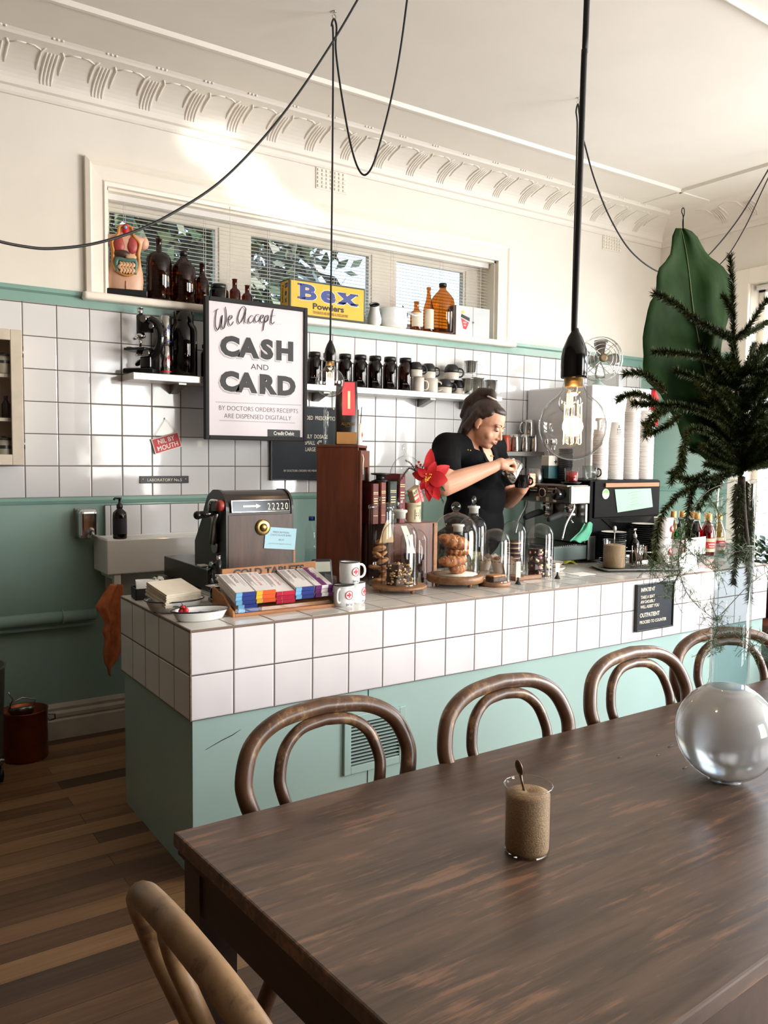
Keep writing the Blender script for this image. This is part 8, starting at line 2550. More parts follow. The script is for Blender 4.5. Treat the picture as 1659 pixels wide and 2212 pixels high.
def resample(P, n):
 q = spline([V((a, b, 0)) for a, b in P], 6)
 d = [0]
 for a, b in zip(q, q[1:]):
  d.append(d[-1] + (b - a).length)
 out = []
 for i in range(n):
  t_ = d[-1] * i / (n - 1)
  for j in range(len(q) - 1):
   if d[j + 1] >= t_ or j == len(q) - 2:
    f = (t_ - d[j]) / max(d[j + 1] - d[j], 1e-9)
    out.append(q[j].lerp(q[j + 1], min(max(f, 0), 1)))
    break
 return out
n_ = 34
lo_, mi_, ro_ = resample(LO, n_), resample(MID, n_), resample(RO, n_)
rows = []
for i, (a, m_, b) in enumerate(zip(lo_, mi_, ro_)):
 r_ = []
 for j in range(-6, 7):
  e = a if j < 0 else b
  f = abs(j) / 6
  p = m_.lerp(e, f)
  dy = -0.05 * f * f * math.sin(PI * i / (n_ - 1)) + 0.006 * math.sin(i * 0.9 + j) * f + (0.03 * (1 - i / (n_ - 1)))
  if j > 3:
   dy += 0.018 * (j - 3)
  r_.append(at(p.x, p.y, 'y', yl + dy - 0.05 * i / (n_ - 1)))
 rows.append(r_)
t = NT('huge_leaf_surface')
f = t.noise(14, 4, 0.6)
t.set(col=t.ramp(f, [(0.3, srgb(20, 40, 17)), (0.75, srgb(38, 64, 28))]), rough=0.7, spec=0.03)
MB().grid(rows, True, 0.0012).build('blade', t.m, lf)
MB().tube(spline([r_[6] + V((0, -0.002, 0)) for r_ in rows[::3]], 4), [0.0008 + 0.0026 * i / 44 for i in range(45)][:len(spline([r_[6] for r_ in rows[::3]], 4))], 6).build('midrib', plain('pale_midrib', (118, 132, 84), 0.5), lf)
# asparagus fern trailing from the flask
M['fern'] = plain('asparagus_fern', (70, 104, 58), 0.6, var=0.2, scale=10)
M['fernstem'] = plain('fern_stem', (58, 52, 38), 0.7)
fe_ = thing('fern_sprig', 'fine trailing asparagus fern sprigs hanging from the glass flask', 'fern', (0, 0, 0))
rf = random.Random(9)
def fern(pts, dy, rad, fr):
 path = spath([(a, b, c) for a, b, c in pts], VY + dy, 8)
 mb = MB()
 mb.mi = 0
 mb.tube(path, [rad * (1 - 0.6 * i / (len(path) - 1)) for i in range(len(path))], 5)
 mb.mi = 1
 for i, p in enumerate(path):
  if i / len(path) < fr[0] or i / len(path) > fr[1]:
   continue
  for _ in range(2):
   d = V((rf.uniform(-1, 1), rf.uniform(-0.5, 0.5), rf.uniform(-0.6, 0.8))).normalized()
   L = rf.uniform(0.020, 0.050)
   tip = p + d * L
   mb.tube([p, p.lerp(tip, 0.6) + V((0, 0, 0.003)), tip], 0.0004, 3)
   for s in range(16):
    b0 = p.lerp(tip, 0.15 + 0.85 * s / 16)
    e = (d * 0.5 + V((rf.uniform(-1, 1), rf.uniform(-1, 1), rf.uniform(-1, 1)))).normalized() * rf.uniform(0.004, 0.009)
    w_ = e.cross(V((rf.uniform(-1, 1), rf.uniform(-1, 1), rf.uniform(-1, 1)))).normalized() * 0.00042
    mb.face([b0 - w_, b0 + w_, b0 + e])
 mb.build('frond', [M['fernstem'], M['fern']], fe_)
fern([(1585, 1040, -0.05), (1530, 1060, -0.07), (1490, 1110, -0.08), (1470, 1170, -0.08), (1467, 1230, -0.08), (1490, 1290, -0.08), (1540, 1335, -0.07), (1600, 1372, -0.06), (1670, 1400, -0.06)], 0, 0.0011, (0.30, 0.95))
fern([(1470, 1170, -0.08), (1500, 1200, -0.08), (1530, 1225, -0.07), (1560, 1240, -0.06)], -0.01, 0.0008, (0.0, 1.0))
fern([(1470, 1210, -0.08), (1445, 1215, -0.09), (1420, 1225, -0.09), (1405, 1222, -0.09)], -0.01, 0.0008, (0.0, 1.0))
fern([(1560, 1325, -0.08), (1620, 1262, -0.07), (1665, 1230, -0.06)], 0, 0.0010, (0.5, 1.0))
fern([(1467, 1240, -0.08), (1455, 1262, -0.08), (1440, 1290, -0.08)], -0.01, 0.0006, (0.0, 1.0))
fern([(1535, 1300, -0.07), (1550, 1350, -0.07), (1540, 1390, -0.07), (1555, 1410, -0.07)], -0.01, 0.0008, (0.0, 1.0))
fern([(1560, 1200, -0.06), (1600, 1190, -0.05), (1640, 1188, -0.05)], -0.01, 0.0008, (0.0, 1.0))
fern([(1510, 1100, -0.06), (1530, 1080, -0.06), (1550, 1100, -0.06), (1545, 1140, -0.06)], 0, 0.0008, (0.0, 1.0))
fern([(1600, 1380, -0.06), (1635, 1410, -0.06), (1665, 1430, -0.05)], 0, 0.0008, (0.0, 1.0))
# sprig of fir by the poinsettia
sg = thing('fir_sprig', 'short fir sprig tucked behind the red poinsettia', 'fir sprig', (0, 0, 0))
mb = MB()
P0 = spline([at(912, 1030, 'y', -1.16), at(898, 1018, 'y', -1.17), at(884, 1012, 'y', -1.19), at(872, 1026, 'y', -1.21), at(860, 1046, 'y', -1.22)], 6)
needles(mb, P0, 0.013, 2600, rnd, 0.003)
needles(mb, spline([at(898, 1018, 'y', -1.17), at(888, 1002, 'y', -1.17), at(876, 995, 'y', -1.17)], 5), 0.011, 2200, rnd, 0.002)
needles(mb, spline([at(905, 1025, 'y', -1.16), at(918, 1000, 'y', -1.15), at(928, 992, 'y', -1.15)], 5), 0.011, 2200, rnd, 0.002)
needles(mb, spline([at(940, 1070, 'y', -1.16), at(952, 1075, 'y', -1.16), at(958, 1086, 'y', -1.16)], 5), 0.011, 2000, rnd, 0.002)
mb.tube(spline([at(896, 1110, 'y', -1.17), at(905, 1060, 'y', -1.16), at(912, 1030, 'y', -1.16)], 5), 0.0025, 6)
mb.build('twig', [M['twig'], M['fir']], sg)
mb = MB()
for px, py in ((905, 998), (909, 1004), (900, 1006)):
 mb.ball(at(px, py, 'y', -1.19), 0.006, 10, 8)
mb.build('red_berries', M['red'], sg)
# potted bush and bench beyond the counter
pl = at(1648, 1330, 'y', -1.35)
bn = thing('window_bench', 'dark timber bench under the right window behind the flask', 'bench', (0, 0, 0))
MB().box((3.72, -2.30, 0.42), (XR - 0.02, -0.75, 0.47), 0.006).build('seat', M['mahogany'], bn)
for (x, y) in ((3.78, -2.25), (3.78, -0.80), (XR - 0.08, -2.25), (XR - 0.08, -0.80)):
 MB().box((x - 0.025, y - 0.025, FZ), (x + 0.025, y + 0.025, 0.42)).build('leg', M['mahogany'], bn)
pp_ = thing('potted_bush', 'dark leafy potted bush on the bench beside the counter end', 'plant', (4.02, -1.50, 0.47))
MB().lathe([(0.10, 0), (0.13, 0.18), (0.135, 0.19), (0.12, 0.19), (0, 0.16)], seg=28).build('pot', M['black'], pp_)
mb = MB()
random.seed(14)
for _ in range(420):
 a, b = random.uniform(0, 2 * PI), random.uniform(0.1, 1)
 c = V((0.23 * b * math.cos(a), 0.23 * b * math.sin(a), 0.20 + 0.26 * random.random()))
 leaf_sheet(mb, c, (math.cos(a), math.sin(a), random.uniform(-0.3, 0.8)), (0, 0, 1), 0.075, 0.016, 4)
mb.build('leaves', M['leafgreen'], pp_)
# ------------------------------------------------------------------ hanging bulbs and their cords
M['bulb_glass'] = glass('bulb_glass', (0.96, 0.955, 0.94), 0.16, 1.6, start=0.40)
M['filament'] = emit('filament', (255, 176, 92), 46.0)
def pendant(label, c, R, cord_pts, cord_r, m_light=True):
 """c: centre of the glass globe"""
 o = thing('pendant_light', label, 'lamp', c)
 s = R / 0.0625
 prof = [(0.0, -R)]
 for k_ in range(1, 19):
  a = PI * k_ / 22
  prof.append((R * math.sin(a), -R * math.cos(a)))
 zl = prof[-1][1]
 prof = [p for p in prof if not (p[1] > 0 and p[0] < 0.030 * s)]
 prof += [(0.0275 * s, 0.058 * s), (0.0215 * s, 0.068 * s), (0.0185 * s, 0.082 * s), (0.0170 * s, 0.096 * s)]
 MB().lathe(prof, seg=44, cap=False).build('bulb_glass', M['bulb_glass'], o)
 MB().lathe([(0.0165 * s, 0.072 * s), (0.018 * s, 0.094 * s), (0.018 * s, 0.10 * s)], seg=20).build('bulb_base', M['brass'], o)
 MB().lathe([(0.0235 * s, 0.088 * s), (0.0245 * s, 0.092 * s), (0.0245 * s, 0.125 * s), (0.022 * s, 0.140 * s), (0.0135 * s, 0.162 * s), (0.0075 * s, 0.172 * s), (0.006 * s, 0.178 * s)], seg=24).build('socket', M['black_gloss'], o)
 mb = MB()
 n = 10
 for k_ in range(n):
  a, a2 = 2 * PI * k_ / n, 2 * PI * (k_ + 0.5) / n
  mb.tube([(0.0155 * s * math.cos(a), 0.0155 * s * math.sin(a), 0.040 * s), (0.0165 * s * math.cos(a), 0.0165 * s * math.sin(a), -0.030 * s)], 0.00055 * s, 4)
  mb.tube([(0.0165 * s * math.cos(a), 0.0165 * s * math.sin(a), -0.030 * s if k_ % 2 else 0.040 * s), (0.0165 * s * math.cos(a2), 0.0165 * s * math.sin(a2), -0.033 * s if k_ % 2 else 0.043 * s)], 0.0005 * s, 4)
 mb.build('filament', M['filament'], o)
 MB().lathe([(0.008 * s, 0.072 * s), (0.005 * s, 0.05 * s), (0.006 * s, 0.043 * s), (0.0, 0.041 * s)], seg=14, cap=False).tube([(0, 0, 0.045 * s), (0, 0, -0.034 * s)], 0.0011 * s, 6).build('glass_stem', M['clear_thick'], o)
 MB().tube([V(p) - V(c) for p in cord_pts], cord_r, 8).build('cord', M['cordm'], o)
 return o
def glow(loc, e):
 l = lamp('bulb_glow', 'POINT', loc, (0, 0, -1), e, (1.0, 0.66, 0.36), shadow_soft_size=0.02)
def hook(p, label):
 o = thing('ceiling_hook', label, 'hook', p)
 pts = [(0, 0, 0), (0, 0, -0.012)] + [(0.008 * math.sin(a), 0, -0.022 - 0.010 * -math.cos(a)) for a in [PI * j / 8 for j in range(15)]]
 MB().lathe([(0.010, -0.003), (0.011, 0)], seg=14).tube([(0, 0, 0), (0, 0, -0.012)] + [(0.009 * math.sin(a), 0, -0.021 + 0.009 * math.cos(a)) for a in [PI * 2 * j / 12 for j in range(11)]], 0.0018, 6).build('hook', M['steel'], o)
H1, H2, H3 = V((1.022, -1.218, CEIL)), V((2.482, -1.238, CEIL)), V((4.44, -0.462, CEIL))
# pendant over the till: straight drop, then a swag towards the viewer
b1 = at(713, 826, 'y', -1.218)
b1 = V((1.018, -1.218, b1.z))
b1.x = at(713, 826, 'y', -1.218).x
top1 = b1 + V((0, 0, 0.175))
lp = [top1, V((b1.x * 0.5 + H1.x * 0.5 + 0.0, H1.y, 2.6)), H1 + V((-0.004, 0, -0.12)), H1 + V((-0.012, 0, -0.06)), H1 + V((0, 0, -0.03)), H1 + V((0.012, 0, -0.06)), H1 + V((0.006, -0.004, -0.14))]
sw = [at(730, 150, 'y', -1.23), at(742, 230, 'y', -1.25), at(757, 310, 'y', -1.28), at(772, 360, 'y', -1.31), at(788, 378, 'y', -1.34), at(806, 355, 'y', -1.38), at(826, 290, 'y', -1.43), at(848, 200, 'y', -1.49), at(866, 100, 'y', -1.55), at(880, -5, 'y', -1.62)]
pe = sw[-1] + (sw[-1] - sw[-2]) * 0.6
if pe.z < CEIL - 0.02:
 sw.append(V((pe.x + 0.02, pe.y - 0.05, CEIL - 0.03)))
pendant('clear globe bulb hanging over the till in front of the shelf jars', b1, 0.0635, spline(lp + sw, 8), 0.0042)
glow(b1, 1.6)
hook(H1, 'small ceiling hook carrying the cord of the till bulb')
# near pendant
b2 = V((0.345, -3.247, 0)); b2.z = at(1237, 921, 'y', -3.247).z
b2.x = at(1237, 921, 'y', -3.247).x
cords = [b2 + V((0, 0, 0.175)), at(1241, 700, 'y', -3.247), at(1250, 460, 'y', -3.247), at(1255, 320, 'y', -3.247), at(1262, 120, 'y', -3.247), at(1268, -10, 'y', -3.247), V((0.36, -3.247, CEIL - 0.03))]
pendant('large clear globe bulb hanging nearest, over the dark table', b2, 0.0630, spline(cords, 6), 0.0055)
glow(b2, 2.2)
hook(V((0.36, -3.247, CEIL)), 'ceiling hook above the nearest hanging bulb')
# pendant hidden behind it, with its swag to the right
b3 = at(1231, 868, 'y', H2.y)
lp = [b3 + V((0, 0, 0.175)), V((b3.x, H2.y, 2.6)), at(1245, 360, 'y', H2.y), at(1247, 270, 'y', H2.y), H2 + V((-0.012, 0, -0.07)), H2 + V((0, 0, -0.03)), H2 + V((0.010, 0, -0.07)), at(1254, 275, 'y', -1.24)]
sw = [at(1264, 315, 'y', -1.24), at(1285, 390, 'y', -1.24), at(1320, 475, 'y', -1.24), at(1365, 545, 'y', -1.24), at(1425, 588, 'y', -1.25), at(1480, 588, 'y', -1.27), at(1530, 552, 'y', -1.29), at(1590, 480, 'y', -1.32), at(1640, 400, 'y', -1.36), at(1680, 330, 'y', -1.40)]
pendant('clear globe bulb hanging behind the nearest bulb, its cord looping to the corner', b3, 0.0635, spline(lp + sw, 8), 0.0042)
hook(H2, 'small ceiling hook carrying the cord looped towards the corner')
# corner hook with a looped cord behind the leaf
b4 = V((4.44, -0.462, 1.75))
lp = [b4 + V((0, 0, 0.175)), V((4.44, -0.462, 2.6)), H3 + V((0.010, 0, -0.16)), H3 + V((-0.016, 0, -0.06)), H3 + V((0, 0, -0.03)), H3 + V((0.016, 0, -0.06)), H3 + V((-0.010, -0.01, -0.18)), H3 + V((0.02, -0.06, -0.5))]
sw = [at(1495, 600, 'y', -0.68), at(1530, 590, 'y', -0.82), at(1570, 555, 'y', -0.98), at(1610, 490, 'y', -1.14), at(1645, 415, 'y', -1.30), at(1685, 330, 'y', -1.48)]
pendant('clear globe bulb hanging in the corner behind the tall leaf', b4, 0.0635, spline(lp + sw, 8), 0.0035)
hook(H3, 'small ceiling hook on the cornice in the corner')
# long swag crossing the room to the left
ys = [-1.62, -1.66, -1.70, -1.74, -1.78, -1.80, -1.82, -1.84]
ps = [(775, -5), (722, 85), (640, 208), (560, 308), (470, 397), (370, 462), (290, 500), (200, 527), (110, 537), (50, 532), (-10, 519), (-80, 495), (-250, 400), (-520, 230)]
pts = [at(a, b, 'y', -1.60 - 0.03 * i) for i, (a, b) in enumerate(ps)]
e0 = pts[0] + (pts[0] - pts[1]) * 0.4
o = thing('swag_cord', 'long black cord swagged across the room before the window', 'cord', pts[5])
mb = MB().tube([V(p) - pts[5] for p in spline([V((e0.x, e0.y, min(e0.z, CEIL - 0.02)))] + pts, 8)], 0.0042, 8)
mb.build('cord', M['cordm'], o)
hook(V((e0.x, e0.y, CEIL)), 'ceiling hook holding the long swagged cord')
# ------------------------------------------------------------------ floor at the left
q = at(55, 1625, 'z', FZ)
o = thing('copper_pot', 'tall copper coloured pot with wire handles on the floorboards', 'pot', (q.x, -0.20, FZ))
q = at(55, 1628, 'y', -0.20)
o.location = (q.x, -0.20, FZ)
k = mpp(V((q.x, -0.20, 0.1)))
r, h = 46 * k, 104 * k
MB().lathe([(0, 0.003), (r * 0.97, 0), (r, 0.006), (r, h), (r * 1.03, h + 0.002), (r * 1.03, h + 0.006), (r * 0.975, h + 0.004), (r * 0.97, 0.01), (0, 0.008)], seg=40, cap=False).build('body', M['copper'], o)
for s in (-1, 1):
 MB().tube([(s * r * 1.0, -0.02, h * 0.86), (s * (r + 0.03), -0.02, h * 0.84), (s * (r + 0.035), -0.005, h * 0.72), (s * (r + 0.012), 0.012, h * 0.68), (s * r * 1.0, 0.02, h * 0.80)], 0.004, 8).build('handle', M['steel_dk'], o)
o2 = thing('strainer', 'small steel strainer resting inside the copper coloured pot', 'strainer', (q.x - 0.01, -0.20, FZ + h * 0.72))
MB().lathe([(0.0, 0), (0.035, 0.01), (0.055, 0.06), (0.057, 0.075), (0.055, 0.077), (0.05, 0.062), (0.03, 0.014), (0, 0.005)], seg=28, M=RX(-0.25), cap=False).build('bowl', M['steel_dk'], o2)
MB().tube([(0.05, 0, 0.075), (0.06, 0, 0.11), (0.0, 0, 0.125), (-0.055, 0, 0.105), (-0.05, 0, 0.075)], 0.003, 6).build('handle', M['steel'], o2)
o = thing('wheeled_bin', 'grey wheeled bin cut off at the left edge beside the copper pot', 'bin', (0, 0, 0))
q = at(-12, 1690, 'z', FZ)
cx_, cy_ = q.x - 0.10, q.y
M['grey_plastic2'] = plain('dark_grey_plastic', (78, 80, 78), 0.5, var=0.05)
MB().lathe([(0.15, 0.10), (0.17, 0.13), (0.185, 0.52), (0.19, 0.53), (0.18, 0.53), (0.16, 0.13)], (cx_ - 0.035, cy_, FZ), 32).build('body', M['grey_plastic2'], o)
MB().tube([(cx_ + 0.16, cy_ - 0.02, FZ + 0.40), (cx_ + 0.18, cy_ - 0.01, FZ + 0.36), (cx_ + 0.165, cy_ + 0.02, FZ + 0.30)], 0.003, 6).build('wire_handle', M['steel'], o)
for a in (0.0, 2.1, 4.2):
 x, y = cx_ - 0.035 + 0.15 * math.cos(a), cy_ + 0.15 * math.sin(a)
 cs_ = MB().lathe([(0.02, 0.075), (0.03, 0.085), (0.03, 0.10), (0.015, 0.11)], (x, y, FZ), 16).box((x - 0.018, y - 0.012, FZ + 0.03), (x - 0.012, y + 0.012, FZ + 0.08)).box((x + 0.012, y - 0.012, FZ + 0.03), (x + 0.018, y + 0.012, FZ + 0.08)).build('caster_fork', M['steel_dk'], o)
 MB().lathe([(0.0, -0.011), (0.028, -0.011), (0.034, -0.007), (0.034, 0.007), (0.028, 0.011), (0, 0.011)], seg=24, M=T3(x + 0.01, y, FZ + 0.034) @ RY(PI / 2) , cap=False).build('wheel', M['black'], cs_)
# ------------------------------------------------------------------ the barista
M['skin'] = plain('skin', (214, 160, 132), 0.5, var=0.05, scale=9)
M['skin'].node_tree.nodes['Principled BSDF'].inputs['Subsurface Weight'].default_value = 0.08
M['skin'].node_tree.nodes['Principled BSDF'].inputs['Subsurface Radius'].default_value = (0.02, 0.008, 0.005)
M['shirt'] = plain('black_cotton', (13, 13, 15), 0.85, var=0.12, scale=20, bump=0.2, bscale=120)
M['apron'] = plain('black_apron', (10, 10, 12), 0.8, var=0.1, scale=20)
M['trousers'] = plain('dark_trousers', (30, 30, 36), 0.85, var=0.1)
for k_ in ('shirt', 'apron'):
 M[k_].node_tree.nodes['Principled BSDF'].inputs['Specular IOR Level'].default_value = 0.12
t = NT('dark_brown_hair')
f = t.noise(1.0, 4, 0.6, t.mapping((160, 160, 14)))
t.set(col=t.ramp(f, [(0.3, srgb(30, 21, 17)), (0.75, srgb(68, 48, 38))]), rough=0.45).bump(f, 0.5, 0.003)
M['hair'] = t.m
class Blob(MB):
 """overlapping rounded shapes, fused by a voxel remesh into one continuous skin"""
 def cone(self, p0, p1, r0, r1):
  p0, p1 = V(p0), V(p1)
  self.ball(p0, r0, 14, 10).ball(p1, r1, 14, 10)
  return self.cyl(p0, p1, r0, r1, 14)
 def chain(self, pts, rs):
  for a, b, c, d in zip(pts, pts[1:], rs, rs[1:]):
   self.cone(a, b, c, d)
  return self
 def ell(self, c, rad, B=None):
  return self.ball(c, 1.0, 22, 14, M=B or Matrix.Identity(3), sc=rad)
 def fuse(self, name, m, parent, vox, it=6, fac=0.5):
  o = self.build(name, m, parent)
  r = o.modifiers.new('fuse', 'REMESH')
  r.mode, r.voxel_size, r.use_smooth_shade = 'VOXEL', vox, True
  s = o.modifiers.new('relax', 'SMOOTH')
  s.factor, s.iterations = fac, it
  return o
per = thing('person', 'person in black shirt and apron pouring from a steel jug into a cup', 'person', (0, 0, 0))
fh = V((0.36, -0.84, -0.42)).normalized()                 # where the face points
lh = V((0, 0, 1)).cross(fh).normalized()
lh = (lh + V((0, 0, -0.10))).normalized()
uh = fh.cross(lh).normalized()
lh = uh.cross(fh).normalized()
HB_ = Matrix((lh, fh, uh)).transposed()
HC_ = at(1052, 915, 'y', -0.99)
S_ = 1.03
def hp(l, f_, u_):
 return HC_ + (lh * l + fh * f_ + uh * u_) * S_
def P_(px, py, y):
 return at(px, py, 'y', y)
rs_, ls_ = P_(966, 968, -0.92), P_(1064, 968, -0.77)       # shoulders
chest = (rs_ + ls_) / 2
ft = V((0.42, -0.90, 0))
nb, nt_ = P_(1018, 952, -0.90), hp(0, -0.045, -0.085)
pel = V((chest.x - 0.01, chest.y + 0.085, 0.88))
lt = V((0.90, 0.42, 0))
re_, rw_ = P_(960, 1048, -1.10), P_(1067, 1008, -1.155)
le_, lw_ = P_(1098, 1078, -0.86), P_(1128, 1058, -1.035)
def torso(b, g=0.0, lo=0.0):
 W_ = Matrix((lt, -ft, V((0, 0, 1)))).transposed()
 b.ell(chest + V((0, 0, -0.075)) + ft * 0.01, (0.195 + g, 0.125 + g, 0.135 + g), W_)
 b.ell(chest + V((0, 0, -0.23)) + ft * 0.03, (0.185 + g, 0.145 + g, 0.14 + g), W_)
 b.ell(chest + V((0, 0, -0.36)) + ft * 0.02, (0.19 + g, 0.145 + g, 0.16 + g), W_)
 b.ell(pel + V((0, 0, 0.0)), (0.205 + g, 0.150 + g, 0.17 + g), W_)
 for s in (-1, 1):
  b.ell(chest + V((0, 0, -0.155)) + ft * 0.105 + lt * 0.085 * s, (0.085 + g, 0.075 + g, 0.08 + g), W_)
 b.cone(rs_, nb + V((0, 0, -0.03)), 0.075 + g, 0.06 + g).cone(ls_, nb + V((0, 0, -0.03)), 0.075 + g, 0.06 + g)
b = Blob()
torso(b)
b.cone(nb + V((0, 0, -0.05)), nt_, 0.066, 0.060)
# head
b.ell(hp(0, -0.012, 0.028), (0.077 * S_, 0.096 * S_, 0.088 * S_), HB_)
b.ell(hp(0, 0.018, -0.040), (0.066 * S_, 0.074 * S_, 0.078 * S_), HB_)
b.ell(hp(0, 0.046, -0.094), (0.034 * S_, 0.034 * S_, 0.026 * S_), HB_)
b.ell(hp(0, 0.012, -0.088), (0.052 * S_, 0.055 * S_, 0.032 * S_), HB_)
for s in (-1, 1):
 b.ell(hp(s * 0.038, 0.052, -0.046), (0.028, 0.026, 0.026), HB_)            # cheeks
 b.ell(hp(s * 0.028, 0.076, 0.016), (0.026, 0.012, 0.009), HB_)             # brow ridge
 b.ell(hp(s * 0.076, -0.014, -0.012), (0.008, 0.017, 0.030), HB_)           # ears
 b.ell(hp(s * 0.077, -0.006, -0.034), (0.006, 0.009, 0.010), HB_)
 b.ell(hp(s * 0.011, 0.094, -0.046), (0.009, 0.010, 0.008), HB_)            # nostrils
b.cone(hp(0, 0.080, 0.006), hp(0, 0.106, -0.040), 0.008, 0.0105)
b.ell(hp(0, 0.083, -0.068), (0.026, 0.012, 0.012), HB_)
# arms
b.chain([rs_, rs_.lerp(re_, 0.5), re_, re_.lerp(rw_, 0.35), rw_], [0.070, 0.068, 0.057, 0.051, 0.031])
b.chain([ls_, ls_.lerp(le_, 0.5), le_, le_.lerp(lw_, 0.4), lw_], [0.068, 0.064, 0.054, 0.047, 0.029])
# legs
for s in (-1, 1):
 hip = pel + lt * 0.10 * s + V((0, 0, -0.06))
 kn = V((hip.x + 0.01, hip.y - 0.02, 0.46))
 an = V((kn.x + 0.01, kn.y + 0.03, 0.09))
 b.chain([hip, kn, kn.lerp(an, 0.35), an], [0.098, 0.062, 0.058, 0.040])
 b.chain([an + V((0, 0.02, -0.055)), an + ft * 0.14 + V((0, 0, -0.075))], [0.036, 0.030])
# pitcher and cup geometry first, the fingers close on them
jb, jt = P_(1096, 1034, -1.165), P_(1118, 1004, -1.125)
jax = (jt - jb).normalized()
jm = (jb + jt) / 2
cb_, ct_ = P_(1125, 1054, -1.115), P_(1128, 1026, -1.115)
# right hand: back of the hand up, fingers curled down round the jug handle
kn_ = P_(1100, 993, -1.165)
pd = (kn_ - rw_).normalized()
pw = jax.cross(pd).normalized()
b.cone(rw_, rw_.lerp(kn_, 0.45), 0.028, 0.030)
for i in range(4):
 k0 = kn_ + V((0.002, 0.024 - 0.017 * i, -0.004 - 0.003 * abs(i - 1)))
 m0 = rw_.lerp(kn_, 0.35) + V((0, 0.016 - 0.011 * i, 0))
 b.cone(m0, k0, 0.019, 0.0125)
 L = (0.034, 0.038, 0.035, 0.028)[i]
 a_, c_, d_ = V((0.55, -0.12, -0.80)).normalized(), V((-0.12, -0.1, -1)).normalized(), V((-0.80, 0.05, -0.5)).normalized()
 k1 = k0 + a_ * L
 k2 = k1 + c_ * L * 0.68
 b.chain([k0, k1, k2, k2 + d_ * L * 0.55], [0.0105, 0.0095, 0.0088, 0.0078])
th0 = rw_.lerp(kn_, 0.35) + V((0.0, -0.022, -0.012))
b.chain([th0, th0 + V((0.030, -0.016, -0.012)), th0 + V((0.055, -0.010, -0.014)), th0 + V((0.074, 0.0, -0.010))], [0.017, 0.0125, 0.0105, 0.0085])
# left hand: palm behind the cup, finger tips coming round its handle side
kl = P_(1143, 1036, -1.065)
b.cone(lw_, lw_.lerp(kl, 0.6), 0.028, 0.026)
NAIL = []
for i, (px, py) in enumerate(((1142, 1025), (1144, 1034), (1143, 1043), (1140, 1051))):
 k0 = kl + V((0.004, 0.004, 0.024 - 0.017 * i))
 b.cone(lw_.lerp(kl, 0.4), k0, 0.017, 0.011)
 tip = P_(px, py, -1.128)
 k1 = k0 + V((0.016, -0.022, 0.002))
 b.chain([k0, k1, (k1 + tip) / 2 + V((0.008, -0.006, 0)), tip], [0.0105, 0.0095, 0.0085, 0.0075])
 NAIL.append(tip)
tl_ = lw_.lerp(kl, 0.25)
b.chain([tl_, tl_ + V((-0.02, -0.02, 0.03)), P_(1118, 1030, -1.04)], [0.015, 0.011, 0.009])
b.fuse('body', M['skin'], per, 0.0042, 5)
mb = MB()
for tip in NAIL:
 mb.ball(tip + V((-0.001, -0.005, 0.001)), 0.0062, 10, 8, sc=(0.8, 0.7, 1))
mb.build('red_nails', M['red'], per)
# face details
for s in (-1, 1):
 e = MB().ball(hp(s * 0.030, 0.0765, -0.004), 0.0108, 14, 10).build('eye', M['white'], per)
 MB().ball(hp(s * 0.030 , 0.0815, -0.008), 0.0066, 12, 8).build('iris', M['ink'], e)
 mb = MB().grid([[hp(s * (0.030 + 0.0135 * math.sin(q)), 0.0765 + 0.0125 * math.cos(q) * math.cos(v), -0.004 + 0.0125 * math.sin(v)) for q in [-1.4 + 0.28 * j for j in range(11)]] for v in (-0.25, 0.1, 0.5, 0.9, 1.3)])
 mb.build('eyelid', M['skin'], per)
 MB().tube([hp(s * (0.030 + 0.0135 * math.sin(q)), 0.0772 + 0.0126 * math.cos(q), -0.0075) for q in [-1.3 + 0.26 * j for j in range(11)]], 0.0011, 5).build('lashes', M['ink'], per)
 MB().tube(spline([hp(s * 0.014, 0.0875, 0.017), hp(s * 0.030, 0.0885, 0.025), hp(s * 0.049, 0.074, 0.020)], 6), [0.0024] * 8 + [0.0018] * 5, 6, flat=0.6).build('eyebrow', M['hair'], per)
M['lip'] = plain('lips', (176, 98, 92), 0.4)
MB().tube(spline([hp(-0.021, 0.080, -0.070), hp(-0.008, 0.0925, -0.0655), hp(0, 0.0935, -0.0670), hp(0.008, 0.0925, -0.0655), hp(0.021, 0.080, -0.070)], 5), 0.0030, 6).tube(spline([hp(-0.019, 0.080, -0.072), hp(0, 0.0935, -0.0745), hp(0.019, 0.080, -0.072)], 6), 0.0036, 6).build('lips', M['lip'], per)
# hair: cap, fall at the back and a high half ponytail
h = Blob()
h.ell(hp(0, -0.026, 0.040), (0.086, 0.096, 0.088), HB_)
h.ell(hp(0, 0.022, 0.080), (0.060, 0.050, 0.030), HB_)
for s in (-1, 1):
 h.cone(hp(s * 0.066, -0.040, 0.03), hp(s * 0.066, -0.066, -0.062), 0.030, 0.026)
 h.cone(hp(s * 0.066, -0.066, -0.062), hp(s * 0.056, -0.070, -0.105), 0.028, 0.016)
 h.cone(hp(s * 0.060, 0.024, 0.058), hp(s * 0.076, -0.016, 0.028), 0.014, 0.012)
h.cone(hp(0, -0.085, 0.02), hp(0, -0.09, -0.10), 0.055, 0.042)
h.chain([hp(0, -0.03, 0.118), hp(0.004, -0.055, 0.150), hp(0.0, -0.105, 0.125), hp(-0.01, -0.135, 0.06), hp(-0.01, -0.14, -0.02)], [0.026, 0.026, 0.034, 0.036, 0.018])
h.fuse('hair', M['hair'], per, 0.0055, 4)
MB().tube([hp(0.026 * math.cos(a), -0.036 + 0.024 * math.sin(a), 0.128) for a in [2 * PI * j / 20 for j in range(20)]], 0.005, 8, closed=True).build('hair_tie', M['paper'], per)
